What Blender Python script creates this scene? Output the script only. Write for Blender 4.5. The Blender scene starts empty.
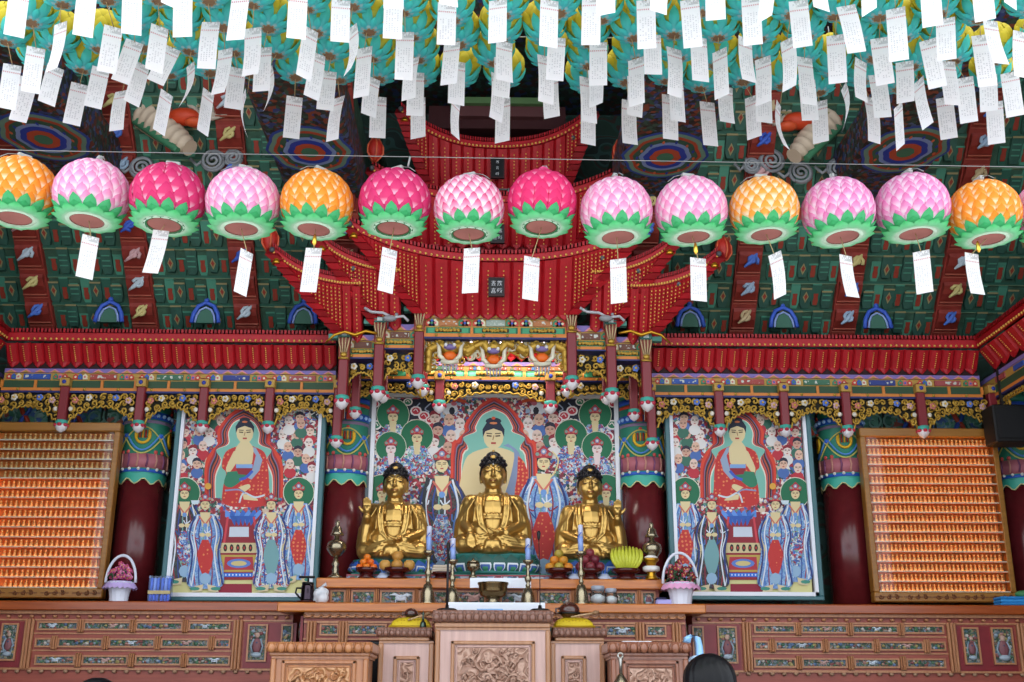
import bpy, math, random
from mathutils import Vector, Matrix, noise
PI = math.pi
RND = random.Random(7)
SC = bpy.context.scene
COL = SC.collection
# ------------------------------------------------------------------ camera
FPX, W, H = 1137.0, 1024, 682
ZC = 0.45                                    # eye height above the hall floor
fy = Vector((492.5 - 512, -(706 - 341), -FPX)).normalized()
fz = Vector((0.008, 1, 0)); fz = (fz - fy * fz.dot(fy)).normalized()
fx = fy.cross(fz).normalized()
cam_d = bpy.data.cameras.new('camera')
cam_d.sensor_width = 36; cam_d.lens = 36 * FPX / W
cam_d.clip_start = 0.05; cam_d.clip_end = 200
cam = bpy.data.objects.new('camera', cam_d); COL.objects.link(cam)
# rows of R = world axes expressed in camera coordinates -> maps camera vectors to world
R = Matrix((fx, fy, fz))
cam.matrix_world = Matrix.Translation((0, 0, ZC)) @ R.to_4x4()
SC.camera = cam

def ray(px, py):
    d = Vector((px - 512, -(py - 341), -FPX))
    return R @ d
def P(px, py, Y):
    w = ray(px, py); t = Y / w.y
    return Vector((w.x * t, Y, ZC + w.z * t))
def Q(px, py, Z):
    w = ray(px, py); t = (Z - ZC) / w.z
    return Vector((w.x * t, w.y * t, Z))
def proj(v):
    c = R.transposed() @ (Vector(v) - Vector((0, 0, ZC)))
    return (512 + FPX * c.x / -c.z, 341 - FPX * c.y / -c.z)
# ------------------------------------------------------------------ world, light, exposure
def lin(h):
    h = h.lstrip('#'); out = []
    for i in (0, 2, 4):
        c = int(h[i:i+2], 16) / 255
        out.append(c / 12.92 if c <= .04045 else ((c + .055) / 1.055) ** 2.4)
    return (*out, 1)
wd = bpy.data.worlds.new('overcast_sky'); SC.world = wd; wd.use_nodes = True
wn = wd.node_tree.nodes; wl = wd.node_tree.links
bgn = wn['Background']
tc = wn.new('ShaderNodeTexCoord'); sp = wn.new('ShaderNodeSeparateXYZ'); rp = wn.new('ShaderNodeValToRGB')
wl.new(tc.outputs['Generated'], sp.inputs[0]); wl.new(sp.outputs['Z'], rp.inputs[0]); wl.new(rp.outputs[0], bgn.inputs[0])
rp.color_ramp.elements[0].position = 0.0; rp.color_ramp.elements[0].color = (.80, .88, 1.0, 1)
rp.color_ramp.elements[1].position = 0.6; rp.color_ramp.elements[1].color = (.92, .97, 1.0, 1)
bgn.inputs[1].default_value = 1.38
SC.view_settings.view_transform = 'Standard'; SC.view_settings.look = 'None'
SC.view_settings.gamma = 1; SC.view_settings.use_curve_mapping = False
SC.view_settings.exposure = 1.05
def area(name, loc, rot, sx, sy, power, col=(1, 1, 1)):
    d = bpy.data.lights.new(name, 'AREA'); d.shape = 'RECTANGLE'; d.size = sx; d.size_y = sy; d.energy = power; d.color = col
    o = bpy.data.objects.new(name, d); COL.objects.link(o); o.location = loc; o.rotation_euler = rot
    return o
# hidden-tube fluorescents behind the canopy friezes, shining down over the altar
_l = P(495, 345, 12.95)
area('canopy_tube_light', (_l.x, 12.95, _l.z + .02), (math.radians(14), 0, 0), 2.0, .12, 10, (1, .93, .82))
area('canopy_rear_light', (0, 13.3, _l.z - .25), (math.radians(-8), 0, 0), 2.2, .1, 6, (1, .93, .85))
# ------------------------------------------------------------------ materials
MATS = {}
def _new(key):
    m = bpy.data.materials.new(key); m.use_nodes = True
    return m, m.node_tree.nodes, m.node_tree.links, m.node_tree.nodes['Principled BSDF']
def col(h, rough=.55, metal=0, spec=.4, var=0.0):
    """plain coloured paint, optionally slightly mottled"""
    k = (h, rough, metal, spec, var)
    if k in MATS: return MATS[k]
    m, n, l, b = _new('paint_' + h)
    b.inputs['Base Color'].default_value = lin(h); b.inputs['Roughness'].default_value = rough
    b.inputs['Metallic'].default_value = metal; b.inputs['Specular IOR Level'].default_value = spec
    if var:
        t = n.new('ShaderNodeTexNoise'); t.inputs['Scale'].default_value = 9; t.inputs['Detail'].default_value = 4
        g = n.new('ShaderNodeTexCoord'); l.new(g.outputs['Object'], t.inputs[0])
        hs = n.new('ShaderNodeHueSaturation'); hs.inputs['Color'].default_value = lin(h)
        mr = n.new('ShaderNodeMapRange'); mr.inputs[1].default_value = .3; mr.inputs[2].default_value = .7
        mr.inputs[3].default_value = 1 - var; mr.inputs[4].default_value = 1 + var
        l.new(t.outputs[0], mr.inputs[0]); l.new(mr.outputs[0], hs.inputs['Value']); l.new(hs.outputs[0], b.inputs['Base Color'])
    MATS[k] = m; return m
def ramp(n, pts, interp='LINEAR'):
    r = n.new('ShaderNodeValToRGB'); cr = r.color_ramp; cr.interpolation = interp
    while len(cr.elements) < len(pts): cr.elements.new(.5)
    for e, (p, c) in zip(cr.elements, pts): e.position = p; e.color = lin(c)
    return r
def busy(key, cols, scale, rough=.6, stretch=(1, 1, 1), metal=0, feat='F1', noise_d=.0):
    """painted ornament: cells of many colours"""
    if key in MATS: return MATS[key]
    m, n, l, b = _new(key)
    g = n.new('ShaderNodeTexCoord'); mp = n.new('ShaderNodeMapping'); mp.inputs['Scale'].default_value = stretch
    l.new(g.outputs['Object'], mp.inputs[0])
    src = mp.outputs[0]
    if noise_d:
        nz = n.new('ShaderNodeTexNoise'); nz.inputs['Scale'].default_value = scale * .5
        l.new(src, nz.inputs[0]); mx = n.new('ShaderNodeMix'); mx.data_type = 'VECTOR'; mx.inputs[0].default_value = noise_d
        l.new(src, mx.inputs[4]); l.new(nz.outputs[1], mx.inputs[5]); src = mx.outputs[1]
    v = n.new('ShaderNodeTexVoronoi'); v.inputs['Scale'].default_value = scale; l.new(src, v.inputs[0])
    s = n.new('ShaderNodeSeparateColor'); l.new(v.outputs['Color'], s.inputs[0])
    r = ramp(n, [(i / len(cols), c) for i, c in enumerate(cols)], 'CONSTANT'); l.new(s.outputs[0], r.inputs[0])
    l.new(r.outputs[0], b.inputs['Base Color']); b.inputs['Roughness'].default_value = rough; b.inputs['Metallic'].default_value = metal
    MATS[key] = m; return m
def rings(key, cols, scale, rough=.6, stretch=(1, 1, 1), dist=3.0):
    """swirling painted bands"""
    if key in MATS: return MATS[key]
    m, n, l, b = _new(key)
    g = n.new('ShaderNodeTexCoord'); mp = n.new('ShaderNodeMapping'); mp.inputs['Scale'].default_value = stretch
    l.new(g.outputs['Object'], mp.inputs[0])
    t = n.new('ShaderNodeTexWave'); t.wave_type = 'RINGS'; t.inputs['Scale'].default_value = scale
    t.inputs['Distortion'].default_value = dist; t.inputs['Detail'].default_value = 1; t.inputs['Detail Scale'].default_value = 2.2
    l.new(mp.outputs[0], t.inputs[0])
    r = ramp(n, [(i / len(cols), c) for i, c in enumerate(cols)], 'CONSTANT'); l.new(t.outputs[0], r.inputs[0])
    l.new(r.outputs[0], b.inputs['Base Color']); b.inputs['Roughness'].default_value = rough
    MATS[key] = m; return m
def wood(key, c1, c2, scale=3, rough=.4, axis='Z', coat=0.0, bump=0.0):
    if key in MATS: return MATS[key]
    m, n, l, b = _new(key)
    g = n.new('ShaderNodeTexCoord'); mp = n.new('ShaderNodeMapping')
    st = [12, 12, 12]; st['XYZ'.index(axis)] = .8; mp.inputs['Scale'].default_value = st
    l.new(g.outputs['Object'], mp.inputs[0])
    t = n.new('ShaderNodeTexNoise'); t.inputs['Scale'].default_value = scale; t.inputs['Detail'].default_value = 6
    l.new(mp.outputs[0], t.inputs[0])
    r = ramp(n, [(.3, c1), (.7, c2)]); l.new(t.outputs[0], r.inputs[0]); l.new(r.outputs[0], b.inputs['Base Color'])
    b.inputs['Roughness'].default_value = rough; b.inputs['Coat Weight'].default_value = coat; b.inputs['Coat Roughness'].default_value = .15
    MATS[key] = m; return m
def carved(key, c1, c2, scale=16, rough=.45, depth=.02):
    """bas-relief carving: bumped swirls"""
    if key in MATS: return MATS[key]
    m, n, l, b = _new(key)
    g = n.new('ShaderNodeTexCoord')
    nz = n.new('ShaderNodeTexNoise'); nz.inputs['Scale'].default_value = scale * .4; nz.inputs['Detail'].default_value = 2
    l.new(g.outputs['Object'], nz.inputs[0])
    mx = n.new('ShaderNodeMix'); mx.data_type = 'VECTOR'; mx.inputs[0].default_value = .12
    l.new(g.outputs['Object'], mx.inputs[4]); l.new(nz.outputs[1], mx.inputs[5])
    v = n.new('ShaderNodeTexVoronoi'); v.feature = 'SMOOTH_F1'; v.inputs['Scale'].default_value = scale; l.new(mx.outputs[1], v.inputs[0])
    sn = n.new('ShaderNodeMath'); sn.operation = 'SINE'; ml = n.new('ShaderNodeMath'); ml.operation = 'MULTIPLY'; ml.inputs[1].default_value = 22
    l.new(v.outputs['Distance'], ml.inputs[0]); l.new(ml.outputs[0], sn.inputs[0])
    bp = n.new('ShaderNodeBump'); bp.inputs['Distance'].default_value = depth; bp.inputs['Strength'].default_value = 1
    l.new(sn.outputs[0], bp.inputs['Height']); l.new(bp.outputs[0], b.inputs['Normal'])
    r = ramp(n, [(.2, c1), (.8, c2)]); mr = n.new('ShaderNodeMapRange'); mr.inputs[1].default_value = -1
    l.new(sn.outputs[0], mr.inputs[0]); l.new(mr.outputs[0], r.inputs[0]); l.new(r.outputs[0], b.inputs['Base Color'])
    b.inputs['Roughness'].default_value = rough
    MATS[key] = m; return m
def petal_mat(key, base, mid, tip, trans=.25, lo=0.0, hi=.42):
    """petal paper dyed from base to tip (V of the UV map)"""
    if key in MATS: return MATS[key]
    m, n, l, b = _new(key)
    uv = n.new('ShaderNodeUVMap'); s = n.new('ShaderNodeSeparateXYZ'); l.new(uv.outputs[0], s.inputs[0])
    r = ramp(n, [(lo, base), (hi, mid), (.97, tip)]); l.new(s.outputs[1], r.inputs[0])
    l.new(r.outputs[0], b.inputs['Base Color']); b.inputs['Roughness'].default_value = .6
    b.inputs['Specular IOR Level'].default_value = .25
    tr = n.new('ShaderNodeBsdfTranslucent'); l.new(r.outputs[0], tr.inputs[0])
    mx = n.new('ShaderNodeMixShader'); mx.inputs[0].default_value = trans
    l.new(b.outputs[0], mx.inputs[1]); l.new(tr.outputs[0], mx.inputs[2]); l.new(mx.outputs[0], n['Material Output'].inputs[0])
    MATS[key] = m; return m
def emit(key, c, s):
    if key in MATS: return MATS[key]
    m, n, l, b = _new(key)
    b.inputs['Base Color'].default_value = lin(c); b.inputs['Emission Color'].default_value = lin(c); b.inputs['Emission Strength'].default_value = s
    MATS[key] = m; return m
def glass(key, tint='ffffff', refl=.12, rough=.02):
    if key in MATS: return MATS[key]
    m, n, l, b = _new(key)
    t = n.new('ShaderNodeBsdfTransparent'); t.inputs[0].default_value = lin(tint)
    gl = n.new('ShaderNodeBsdfGlossy'); gl.inputs['Roughness'].default_value = rough
    fr = n.new('ShaderNodeFresnel'); fr.inputs[0].default_value = 1.45
    mx = n.new('ShaderNodeMixShader'); l.new(fr.outputs[0], mx.inputs[0]); l.new(t.outputs[0], mx.inputs[1]); l.new(gl.outputs[0], mx.inputs[2])
    l.new(mx.outputs[0], n['Material Output'].inputs[0]); MATS[key] = m; return m
def gold(key='gold', c='d9a83c', rough=.28):
    if key in MATS: return MATS[key]
    m, n, l, b = _new(key)
    b.inputs['Base Color'].default_value = lin(c); b.inputs['Metallic'].default_value = .92; b.inputs['Roughness'].default_value = rough
    MATS[key] = m; return m
def dots(key, base, dot, scale, size=.25, rough=.6):
    """cloth with a printed dot pattern"""
    if key in MATS: return MATS[key]
    m, n, l, b = _new(key)
    g = n.new('ShaderNodeTexCoord'); v = n.new('ShaderNodeTexVoronoi'); v.inputs['Scale'].default_value = scale; v.inputs['Randomness'].default_value = .35
    l.new(g.outputs['Object'], v.inputs[0])
    r = ramp(n, [(0, dot), (size, base)], 'CONSTANT'); l.new(v.outputs['Distance'], r.inputs[0]); l.new(r.outputs[0], b.inputs['Base Color'])
    b.inputs['Roughness'].default_value = rough; MATS[key] = m; return m
# ------------------------------------------------------------------ mesh builder
class MB:
    def __init__(s): s.v = []; s.f = []; s.mi = []; s.mats = []; s.uv = {}; s.sm = []
    def m(s, mat):
        for i, x in enumerate(s.mats):
            if x is mat: return i
        s.mats.append(mat); return len(s.mats) - 1
    def face(s, pts, mat, smooth=False, uvs=None):
        b = len(s.v); s.v.extend([tuple(p) for p in pts]); s.f.append(tuple(range(b, b + len(pts)))); s.mi.append(s.m(mat)); s.sm.append(smooth)
        if uvs: s.uv[len(s.f) - 1] = uvs
    def grid(s, rows, mat, smooth=True, closed=False, uv=False, cap=False):
        """rows: list of equal-length point lists"""
        b = len(s.v); n = len(rows[0]); mi = s.m(mat)
        for r in rows: s.v.extend([tuple(p) for p in r])
        for i in range(len(rows) - 1):
            for j in range(n if closed else n - 1):
                k = (j + 1) % n
                s.f.append((b + i*n + j, b + i*n + k, b + (i+1)*n + k, b + (i+1)*n + j)); s.mi.append(mi); s.sm.append(smooth)
                if uv:
                    u0, u1 = j / (n - 1), (j + 1) / (n - 1); v0, v1 = i / (len(rows) - 1), (i + 1) / (len(rows) - 1)
                    s.uv[len(s.f) - 1] = [(u0, v0), (u1, v0), (u1, v1), (u0, v1)]
        if cap and closed:
            s.f.append(tuple(b + j for j in reversed(range(n)))); s.mi.append(mi); s.sm.append(False)
            e = b + (len(rows) - 1) * n
            s.f.append(tuple(e + j for j in range(n))); s.mi.append(mi); s.sm.append(False)
    def box(s, x0, x1, y0, y1, z0, z1, mat, bev=0.0):
        if x0 > x1: x0, x1 = x1, x0
        if z0 > z1: z0, z1 = z1, z0
        if y0 > y1: y0, y1 = y1, y0
        c = min(bev, (x1-x0)*.45, (y1-y0)*.45, (z1-z0)*.45) if bev else 0
        b = len(s.v); mi = s.m(mat)
        if not c:
            s.v += [(x0,y0,z0),(x1,y0,z0),(x1,y1,z0),(x0,y1,z0),(x0,y0,z1),(x1,y0,z1),(x1,y1,z1),(x0,y1,z1)]
            for f in ((3,2,1,0),(4,5,6,7),(0,1,5,4),(1,2,6,5),(2,3,7,6),(3,0,4,7)):
                s.f.append(tuple(b+i for i in f)); s.mi.append(mi); s.sm.append(False)
            return
        # chamfered box: 24 verts
        X, Y, Z = (x0, x1), (y0, y1), (z0, z1); idx = {}
        for i in (0, 1):
            for j in (0, 1):
                for k in (0, 1):
                    dx, dy, dz = (c if i == 0 else -c), (c if j == 0 else -c), (c if k == 0 else -c)
                    for a, p in (('x', (X[i], Y[j]+dy, Z[k]+dz)), ('y', (X[i]+dx, Y[j], Z[k]+dz)), ('z', (X[i]+dx, Y[j]+dy, Z[k]))):
                        idx[(i,j,k,a)] = len(s.v); s.v.append(p)
        F = []
        g = lambda i,j,k,a: idx[(i,j,k,a)]
        for i in (0, 1):
            q = [g(i,0,0,'x'), g(i,1,0,'x'), g(i,1,1,'x'), g(i,0,1,'x')]; F.append(q if i else q[::-1])
            q = [g(0,i,0,'y'), g(0,i,1,'y'), g(1,i,1,'y'), g(1,i,0,'y')]; F.append(q if i else q[::-1])
            q = [g(0,0,i,'z'), g(1,0,i,'z'), g(1,1,i,'z'), g(0,1,i,'z')]; F.append(q if i else q[::-1])
        for i in (0, 1):
            for j in (0, 1):
                F.append([g(i,j,0,'x'), g(i,j,1,'x'), g(i,j,1,'y'), g(i,j,0,'y')])
                F.append([g(i,0,j,'x'), g(i,1,j,'x'), g(i,1,j,'z'), g(i,0,j,'z')])
                F.append([g(0,i,j,'y'), g(1,i,j,'y'), g(1,i,j,'z'), g(0,i,j,'z')])
                for k in (0, 1): F.append([g(i,j,k,'x'), g(i,j,k,'y'), g(i,j,k,'z')])
        for q in F: s.f.append(tuple(q)); s.mi.append(mi); s.sm.append(False)
    def prism(s, pts, y0, y1, mat):
        """polygon of (x,z) extruded from y0 (front) to y1"""
        n = len(pts); b = len(s.v); mi = s.m(mat)
        s.v += [(x, y0, z) for x, z in pts] + [(x, y1, z) for x, z in pts]
        s.f.append(tuple(b + i for i in range(n))); s.mi.append(mi); s.sm.append(False)
        s.f.append(tuple(b + n + i for i in reversed(range(n)))); s.mi.append(mi); s.sm.append(False)
        for i in range(n):
            j = (i + 1) % n; s.f.append((b+i, b+n+i, b+n+j, b+j)); s.mi.append(mi); s.sm.append(False)
    def lathe(s, prof, c, mat, n=20, sx=1, sy=1, smooth=True, cap=True):
        rows = []
        for r, z in prof:
            rows.append([(c[0] + sx*r*math.cos(2*PI*j/n), c[1] + sy*r*math.sin(2*PI*j/n), c[2] + z) for j in range(n)])
        s.grid(rows, mat, smooth, True, cap=cap)
    def ball(s, c, r, mat, n=10, k=7, sc=(1, 1, 1), rot=None):
        rows = []
        for i in range(k + 1):
            a = PI * i / k - PI/2; rr = max(math.cos(a), .002); z = math.sin(a); row = []
            for j in range(n):
                p = Vector((rr*math.cos(2*PI*j/n)*sc[0]*r, rr*math.sin(2*PI*j/n)*sc[1]*r, z*sc[2]*r))
                if rot: p = rot @ p
                row.append((c[0]+p.x, c[1]+p.y, c[2]+p.z))
            rows.append(row)
        s.grid(rows, mat, True, True, cap=True)
    def tube(s, pts, r, mat, n=6, r1=None, cap=True):
        pts = [Vector(p) for p in pts]; rows = []; N = len(pts)
        rr = r if isinstance(r, (list, tuple)) else [r + ((r1 if r1 is not None else r) - r) * i / max(1, N-1) for i in range(N)]
        up = None
        for i, p in enumerate(pts):
            t = (pts[min(i+1, N-1)] - pts[max(i-1, 0)]).normalized()
            if up is None:
                up = Vector((0, 1, 0)) if abs(t.y) < .9 else Vector((1, 0, 0))
            a = t.cross(up)
            if a.length < 1e-5: a = t.orthogonal()
            a.normalize(); b = a.cross(t).normalized(); up = b
            rows.append([p + (a*math.cos(2*PI*j/n) + b*math.sin(2*PI*j/n)) * rr[i] for j in range(n)])
        s.grid(rows, mat, True, True, cap=cap)
    def disc(s, c, rx, rz, y, mat, n=14, a0=0.0):
        s.face([(c[0] + rx*math.cos(2*PI*j/n + a0), y, c[1] + rz*math.sin(2*PI*j/n + a0)) for j in range(n)], mat)
    def flatp(s, pts, y, mat): s.face([(x, y, z) for x, z in pts], mat)
    def build(s, name, parent=None, kind=None):
        me = bpy.data.meshes.new(name); off = Vector((0, 0, 0))
        if parent is not None:
            p = parent
            while p is not None: off += p.location; p = p.parent
        me.from_pydata([(v[0]-off.x, v[1]-off.y, v[2]-off.z) for v in s.v], [], s.f)
        for m in s.mats: me.materials.append(m)
        me.polygons.foreach_set('material_index', s.mi); me.polygons.foreach_set('use_smooth', s.sm)
        if s.uv:
            ul = me.uv_layers.new(name='UVMap')
            for fi, uvs in s.uv.items():
                for k, li in enumerate(me.polygons[fi].loop_indices): ul.data[li].uv = uvs[k]
        me.update()
        o = bpy.data.objects.new(name, me); COL.objects.link(o)
        if parent is not None: o.parent = parent
        if kind: o['kind'] = kind
        return o
def fixn(o):
    import bmesh
    b = bmesh.new(); b.from_mesh(o.data); bmesh.ops.recalc_face_normals(b, faces=b.faces); b.to_mesh(o.data); b.free(); return o
def tag(o, label, cat, group=None, kind=None):
    o['label'] = label; o['category'] = cat
    if group: o['group'] = group
    if kind: o['kind'] = kind
    return o
def thing(name, label, cat, loc=(0, 0, 0), group=None):
    o = bpy.data.objects.new(name, None); COL.objects.link(o); o.location = loc; o.empty_display_size = .05
    return tag(o, label, cat, group)
KIDS = {}
def kids(o): return [c for c in o.children]
def dup(o, loc=None, rz=None, label=None, parent=None):
    ch = kids(o); c = o.copy(); COL.objects.link(c)
    if parent is not None: c.parent = parent
    if loc is not None: c.location = loc
    if rz is not None: c.rotation_euler = (0, 0, rz)
    if label: c['label'] = label
    for k in ch: dup(k, parent=c)
    return c
ORD = ['first','second','third','fourth','fifth','sixth','seventh','eighth','ninth','tenth','eleventh','twelfth','thirteenth','fourteenth','fifteenth','sixteenth','seventeenth','eighteenth','nineteenth','twentieth']
def ordn(i):
    if i < 20: return ORD[i]
    t = {2: 'twenty', 3: 'thirty', 4: 'forty', 5: 'fifty'}[(i+1)//10]
    return {2: 'twentieth', 3: 'thirtieth', 4: 'fortieth', 5: 'fiftieth'}[(i+1)//10] if (i+1) % 10 == 0 else t + '-' + ORD[(i+1) % 10 - 1]
def spiral(cx, cz, y, r, turns, a0, sgn=1, n=14, r0=.15):
    return [(cx + sgn*r*(r0+(1-r0)*i/n)*math.cos(a0+turns*2*PI*i/n), y, cz + r*(r0+(1-r0)*i/n)*math.sin(a0+turns*2*PI*i/n)) for i in range(n+1)]
# common paints
RED = col('a9131e', .5, var=.12); RED2 = col('8d0d16', .5, var=.12); REDD = col('5a0d10', .6)
MAROON = col('5e1a1f', .25, spec=.5, var=.1); POST = col('7a2128', .4)
GOLDP = col('b8923a', .42, metal=.5); GOLDB = gold('brass_gold', 'c8962e', .35); ORANGE = col('c9782c', .5); BLUE = col('2a3f9e', .5); DKBLUE = col('20245e', .5)
GREEN = col('1f6a4a', .55); GREEND = col('1d3f30', .6); TEAL = col('2f8f86', .5); CREAM = col('dcd0a8', .6); WHITE = col('e6e4e0', .5)
PURPLE = col('7c6aa8', .55); PINK = col('d0808c', .55); OCHRE = col('b08a3e', .55); BLACK = col('0c0c0e', .4); CORAL = col('c8402c', .55); LBLUE = col('6f9fd0', .5)
BRASS = gold('old_brass', '968b74', .26); DKWOOD = wood('dark_red_lacquer', '3a0f0f', '4d1513', 3, .18)
# ================================================================== room shell
def zof(py, Y): return P(493, py, Y).z
def xof(px, py, Y): return P(px, py, Y).x
floor_m = wood('floor_planks', '3c2413', '5a371d', 2, .35, 'Y')
b = MB(); b.box(-7.2, 7.2, 7.2, 14.4, -.25, 0, floor_m); b.build('floor', kind='structure')
b = MB(); b.box(-14, 14, -8, 7.2, -1.3, -1.0, col('d8d4cc', .8, var=.05)); b.build('trim_1', kind='structure')           # paved court in front
b = MB(); b.box(-3, 3, 6.6, 7.2, -1.0, -.6, col('8c8880', .8, var=.1)); b.box(-3, 3, 6.9, 7.2, -.6, -.3, col('8c8880', .8, var=.1)); b.build('trim_2', kind='structure')
wallm = rings('green_wall_ornament', ['1d3a2e', '22453a', '3a2a24', '1d3a2e', '2c4f4a', '1a2d28'], 1.1, .7, dist=5)
b = MB(); b.box(-7.2, 7.2, 14.12, 14.3, 0, 8.4, wallm); b.build('wall_back', kind='structure')
b = MB(); b.box(-6.95, -6.75, 7.2, 14.12, 0, 8.4, col('20140f', .8)); b.build('wall_left', kind='structure')
b = MB(); b.box(6.75, 6.95, 7.2, 14.12, 0, 8.4, col('1a1210', .8)); b.build('wall_right', kind='structure')
ceilm = busy('painted_ceiling', ['16241d', '1d3527', '3c1a14', '1a1c1a', '223f38', '27345a', '31190f', '16241d'], 16, .75, noise_d=.05)
b = MB(); b.box(-7.2, 7.2, 7.0, 14.3, 8.3, 8.5, ceilm); b.build('ceiling', kind='structure')
# painted lintel beam behind the boards
linm = busy('painted_lintel', ['4a8a74', '5a8ab0', '3a6a5a', '5f9a84', '4a6aa8', '8fb0a8', '4a8070', 'a05a4c'], 14, .6, (1, 1, 1.4), noise_d=.08)
b = MB(); z0, z1 = zof(430, 13.6), zof(398, 13.6); b.box(-6.7, 6.7, 13.88, 14.12, z0, z1, linm)
for i in range(-9, 10):
    if abs(i) < 5: continue
    x = .65*i; h = z1 - z0
    for g in (-1, 1): b.tube([(x - g*.09, 13.87, z0 + .02), (x - g*.03, 13.86, z0 + h*.4), (x + g*.03, 13.86, z0 + h*.6), (x + g*.09, 13.87, z1 - .02)], .03, col('3a62c8' if g > 0 else 'c84a34', .5), 5)
    for g in (-1, 1): b.tube(spiral(x + g*.22, (z0+z1)/2, 13.875, h*.3, 1.2, i, g, 12), .014, col('7aa89c', .5), 5); b.box(x + g*.3 - .015, x + g*.3 + .015, 13.872, 13.89, z0, z1, col('1c2f28', .6))
b.build('trim_3', kind='structure')
# ---- stepped bracket tiers under the ceiling
BZ = zof(334, 13.95); bgreen = col('31574a', .6, var=.2); bgreen2 = col('2b5a4a', .6); bgreen3 = col('4a8a72', .6); bred = col('913727', .55); bcream = col('94895f', .6); bdark = col('365644', .8, var=.3)
ARMX = [-5.78, -4.47, -3.16, -1.85, 1.85, 3.16, 4.47, 5.78]
for t in range(9):
    Yf = 13.95 - .26 * t; z = BZ + .28 * t; b = MB()
    def sp(pts, e0, e1, mat):                              # leaning block: follows the slope of the tier, thickness from e0 (front) to e1
        f = lambda zz: Yf - .26*(zz - z)/.28
        fr = [(x_, f(zz) - e0, zz) for x_, zz in pts]; bk = [(x_, f(zz) - e1, zz) for x_, zz in pts]; n_ = len(pts)
        b.face(fr, mat)
        for q in range(n_): b.face([fr[q], bk[q], bk[(q+1) % n_], fr[(q+1) % n_]], mat)
    for g in (-1, 1):
        xs_ = sorted((g*1.72, g*6.75))
        b.grid([[(xs_[0], Yf, z), (xs_[1], Yf, z)], [(xs_[0], Yf - .26, z + .28), (xs_[1], Yf - .26, z + .28)]], bdark, False)
        b.box(xs_[0], xs_[1], Yf + .02, 14.1, z, z + .28, bdark)
        sp([(xs_[0], z + .255), (xs_[1], z + .255), (xs_[1], z + .28), (xs_[0], z + .28)], .035, 0, bgreen2)
        sp([(xs_[0], z + .248), (xs_[1], z + .248), (xs_[1], z + .255), (xs_[0], z + .255)], .038, 0, col('6f8a6c', .6))
    x = -6.7 + (.08 if t % 2 else 0); k = 0
    while x < 6.7:
        if abs(x) > 1.85 and min(abs(x - a) for a in ARMX) > .2:
            hw = (.068, .058)[k % 2]; zo = (0, .0, .03, 0)[(k + t) % 4]; top = (.25, .2, .25, .17)[(k + t) % 4]; e = (.055, .03, .065, .02)[k % 4]
            sp([(x - hw*.6, z + zo), (x + hw*.6, z + zo), (x + hw, z + zo + .06), (x + hw, z + top), (x - hw, z + top), (x - hw, z + zo + .06)], e, 0, (bgreen, bgreen2, bgreen, bgreen3)[k % 4])
            sp([(x - hw, z + top - .016), (x + hw, z + top - .016), (x + hw, z + top), (x - hw, z + top)], e + .008, e, (bcream, bgreen3)[k % 2])
            if k % 2: sp([(x - .026, z + .035), (x + .026, z + .035), (x + .032, z + .08), (x + .024, z + .115), (x + .03, z + .15), (x - .03, z + .15), (x - .024, z + .115), (x - .032, z + .08)], e + .012, e, bred)
            elif k % 4 == 0:
                sp([(x, z + .05), (x + .036, z + .11), (x, z + .165), (x - .036, z + .11)], e + .01, e, bcream); sp([(x, z + .075), (x + .022, z + .11), (x, z + .14), (x - .022, z + .11)], e + .016, e + .01, bred)
            else:
                for q in range(3): sp([(x - .05, z + .07 + .05*q), (x + .05, z + .07 + .05*q), (x + .05, z + .082 + .05*q), (x - .05, z + .082 + .05*q)], e + .008, e, bgreen3)
        x += .132; k += 1
    fixn(b.build('trim_%d' % (4 + t), kind='structure'))
# ---- red projecting bracket arms, one stack per bay
armm = col('8a3026', .6, var=.2)
tips = ['4d6fc0', 'c8b878', 'b8c4cc', 'c89c9c', '3a5ab8', 'c0a880', '9db2c8']
bp0 = None
place = ['beside the wall at the far end', 'second from the end', 'third from the end', 'tucked behind the red canopy roof']
for n, ax in enumerate(ARMX):
    o = thing('roof_bracket', 'x', 'bracket', (ax, 13.9, BZ), 'projecting roof brackets')
    m = MB(); m.grid([[(ax + q*.16, 13.95 - .26*t_ - .1, BZ + .28*t_) for q in (-1, -.5, .5, 1)] for t_ in (0, 9)], armm, False); m.grid([[(ax - .16, 13.95 - .26*t_ - e_, BZ + .28*t_) for e_ in (0, .1)] for t_ in (0, 9)], armm, False); m.grid([[(ax + .16, 13.95 - .26*t_ - e_, BZ + .28*t_) for e_ in (.1, 0)] for t_ in (0, 9)], armm, False); m.build('spine', o)
    for t in range(9):
        Yf = 13.95 - .26 * t; z = BZ + .28 * t; m = MB(); rows = []
        pr = [(Yf, z, .28), (Yf - .16, z + .05, .2), (Yf - .3, z + .12, .12), (Yf - .38, z + .2, .05)]
        for (yy, zz, hh) in pr: rows.append([(ax - .14, yy, zz), (ax + .14, yy, zz), (ax + .14, yy, zz + hh), (ax - .14, yy, zz + hh)])
        m.grid(rows, armm, False, True, cap=True)
        for q in range(3): m.box(ax - .144, ax + .144, Yf - .06 - .07*q, Yf - .035 - .07*q, z + .01 + .012*q, z + .05, col('a3503c', .6))
        a = fixn(m.build('bracket_arm', o))
        c = col(tips[(t + n) % 7], .6); m = MB()
        m.tube(spiral(ax + .02, z + .14, Yf - .37, .075, 1.3, t, 1 if t % 2 else -1, 10), .022, c, 6); m.tube([(ax - .09, Yf - .36, z + .05), (ax - .02, Yf - .38, z + .1), (ax + .06, Yf - .37, z + .2), (ax + .1, Yf - .36, z + .25)], [.012, .03, .026, .01], c, 6)
        m.build('cloud_finial', a)
    o['label'] = 'dark red stepped roof bracket with cloud tips, %s from the left' % ORD[n]
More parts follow.
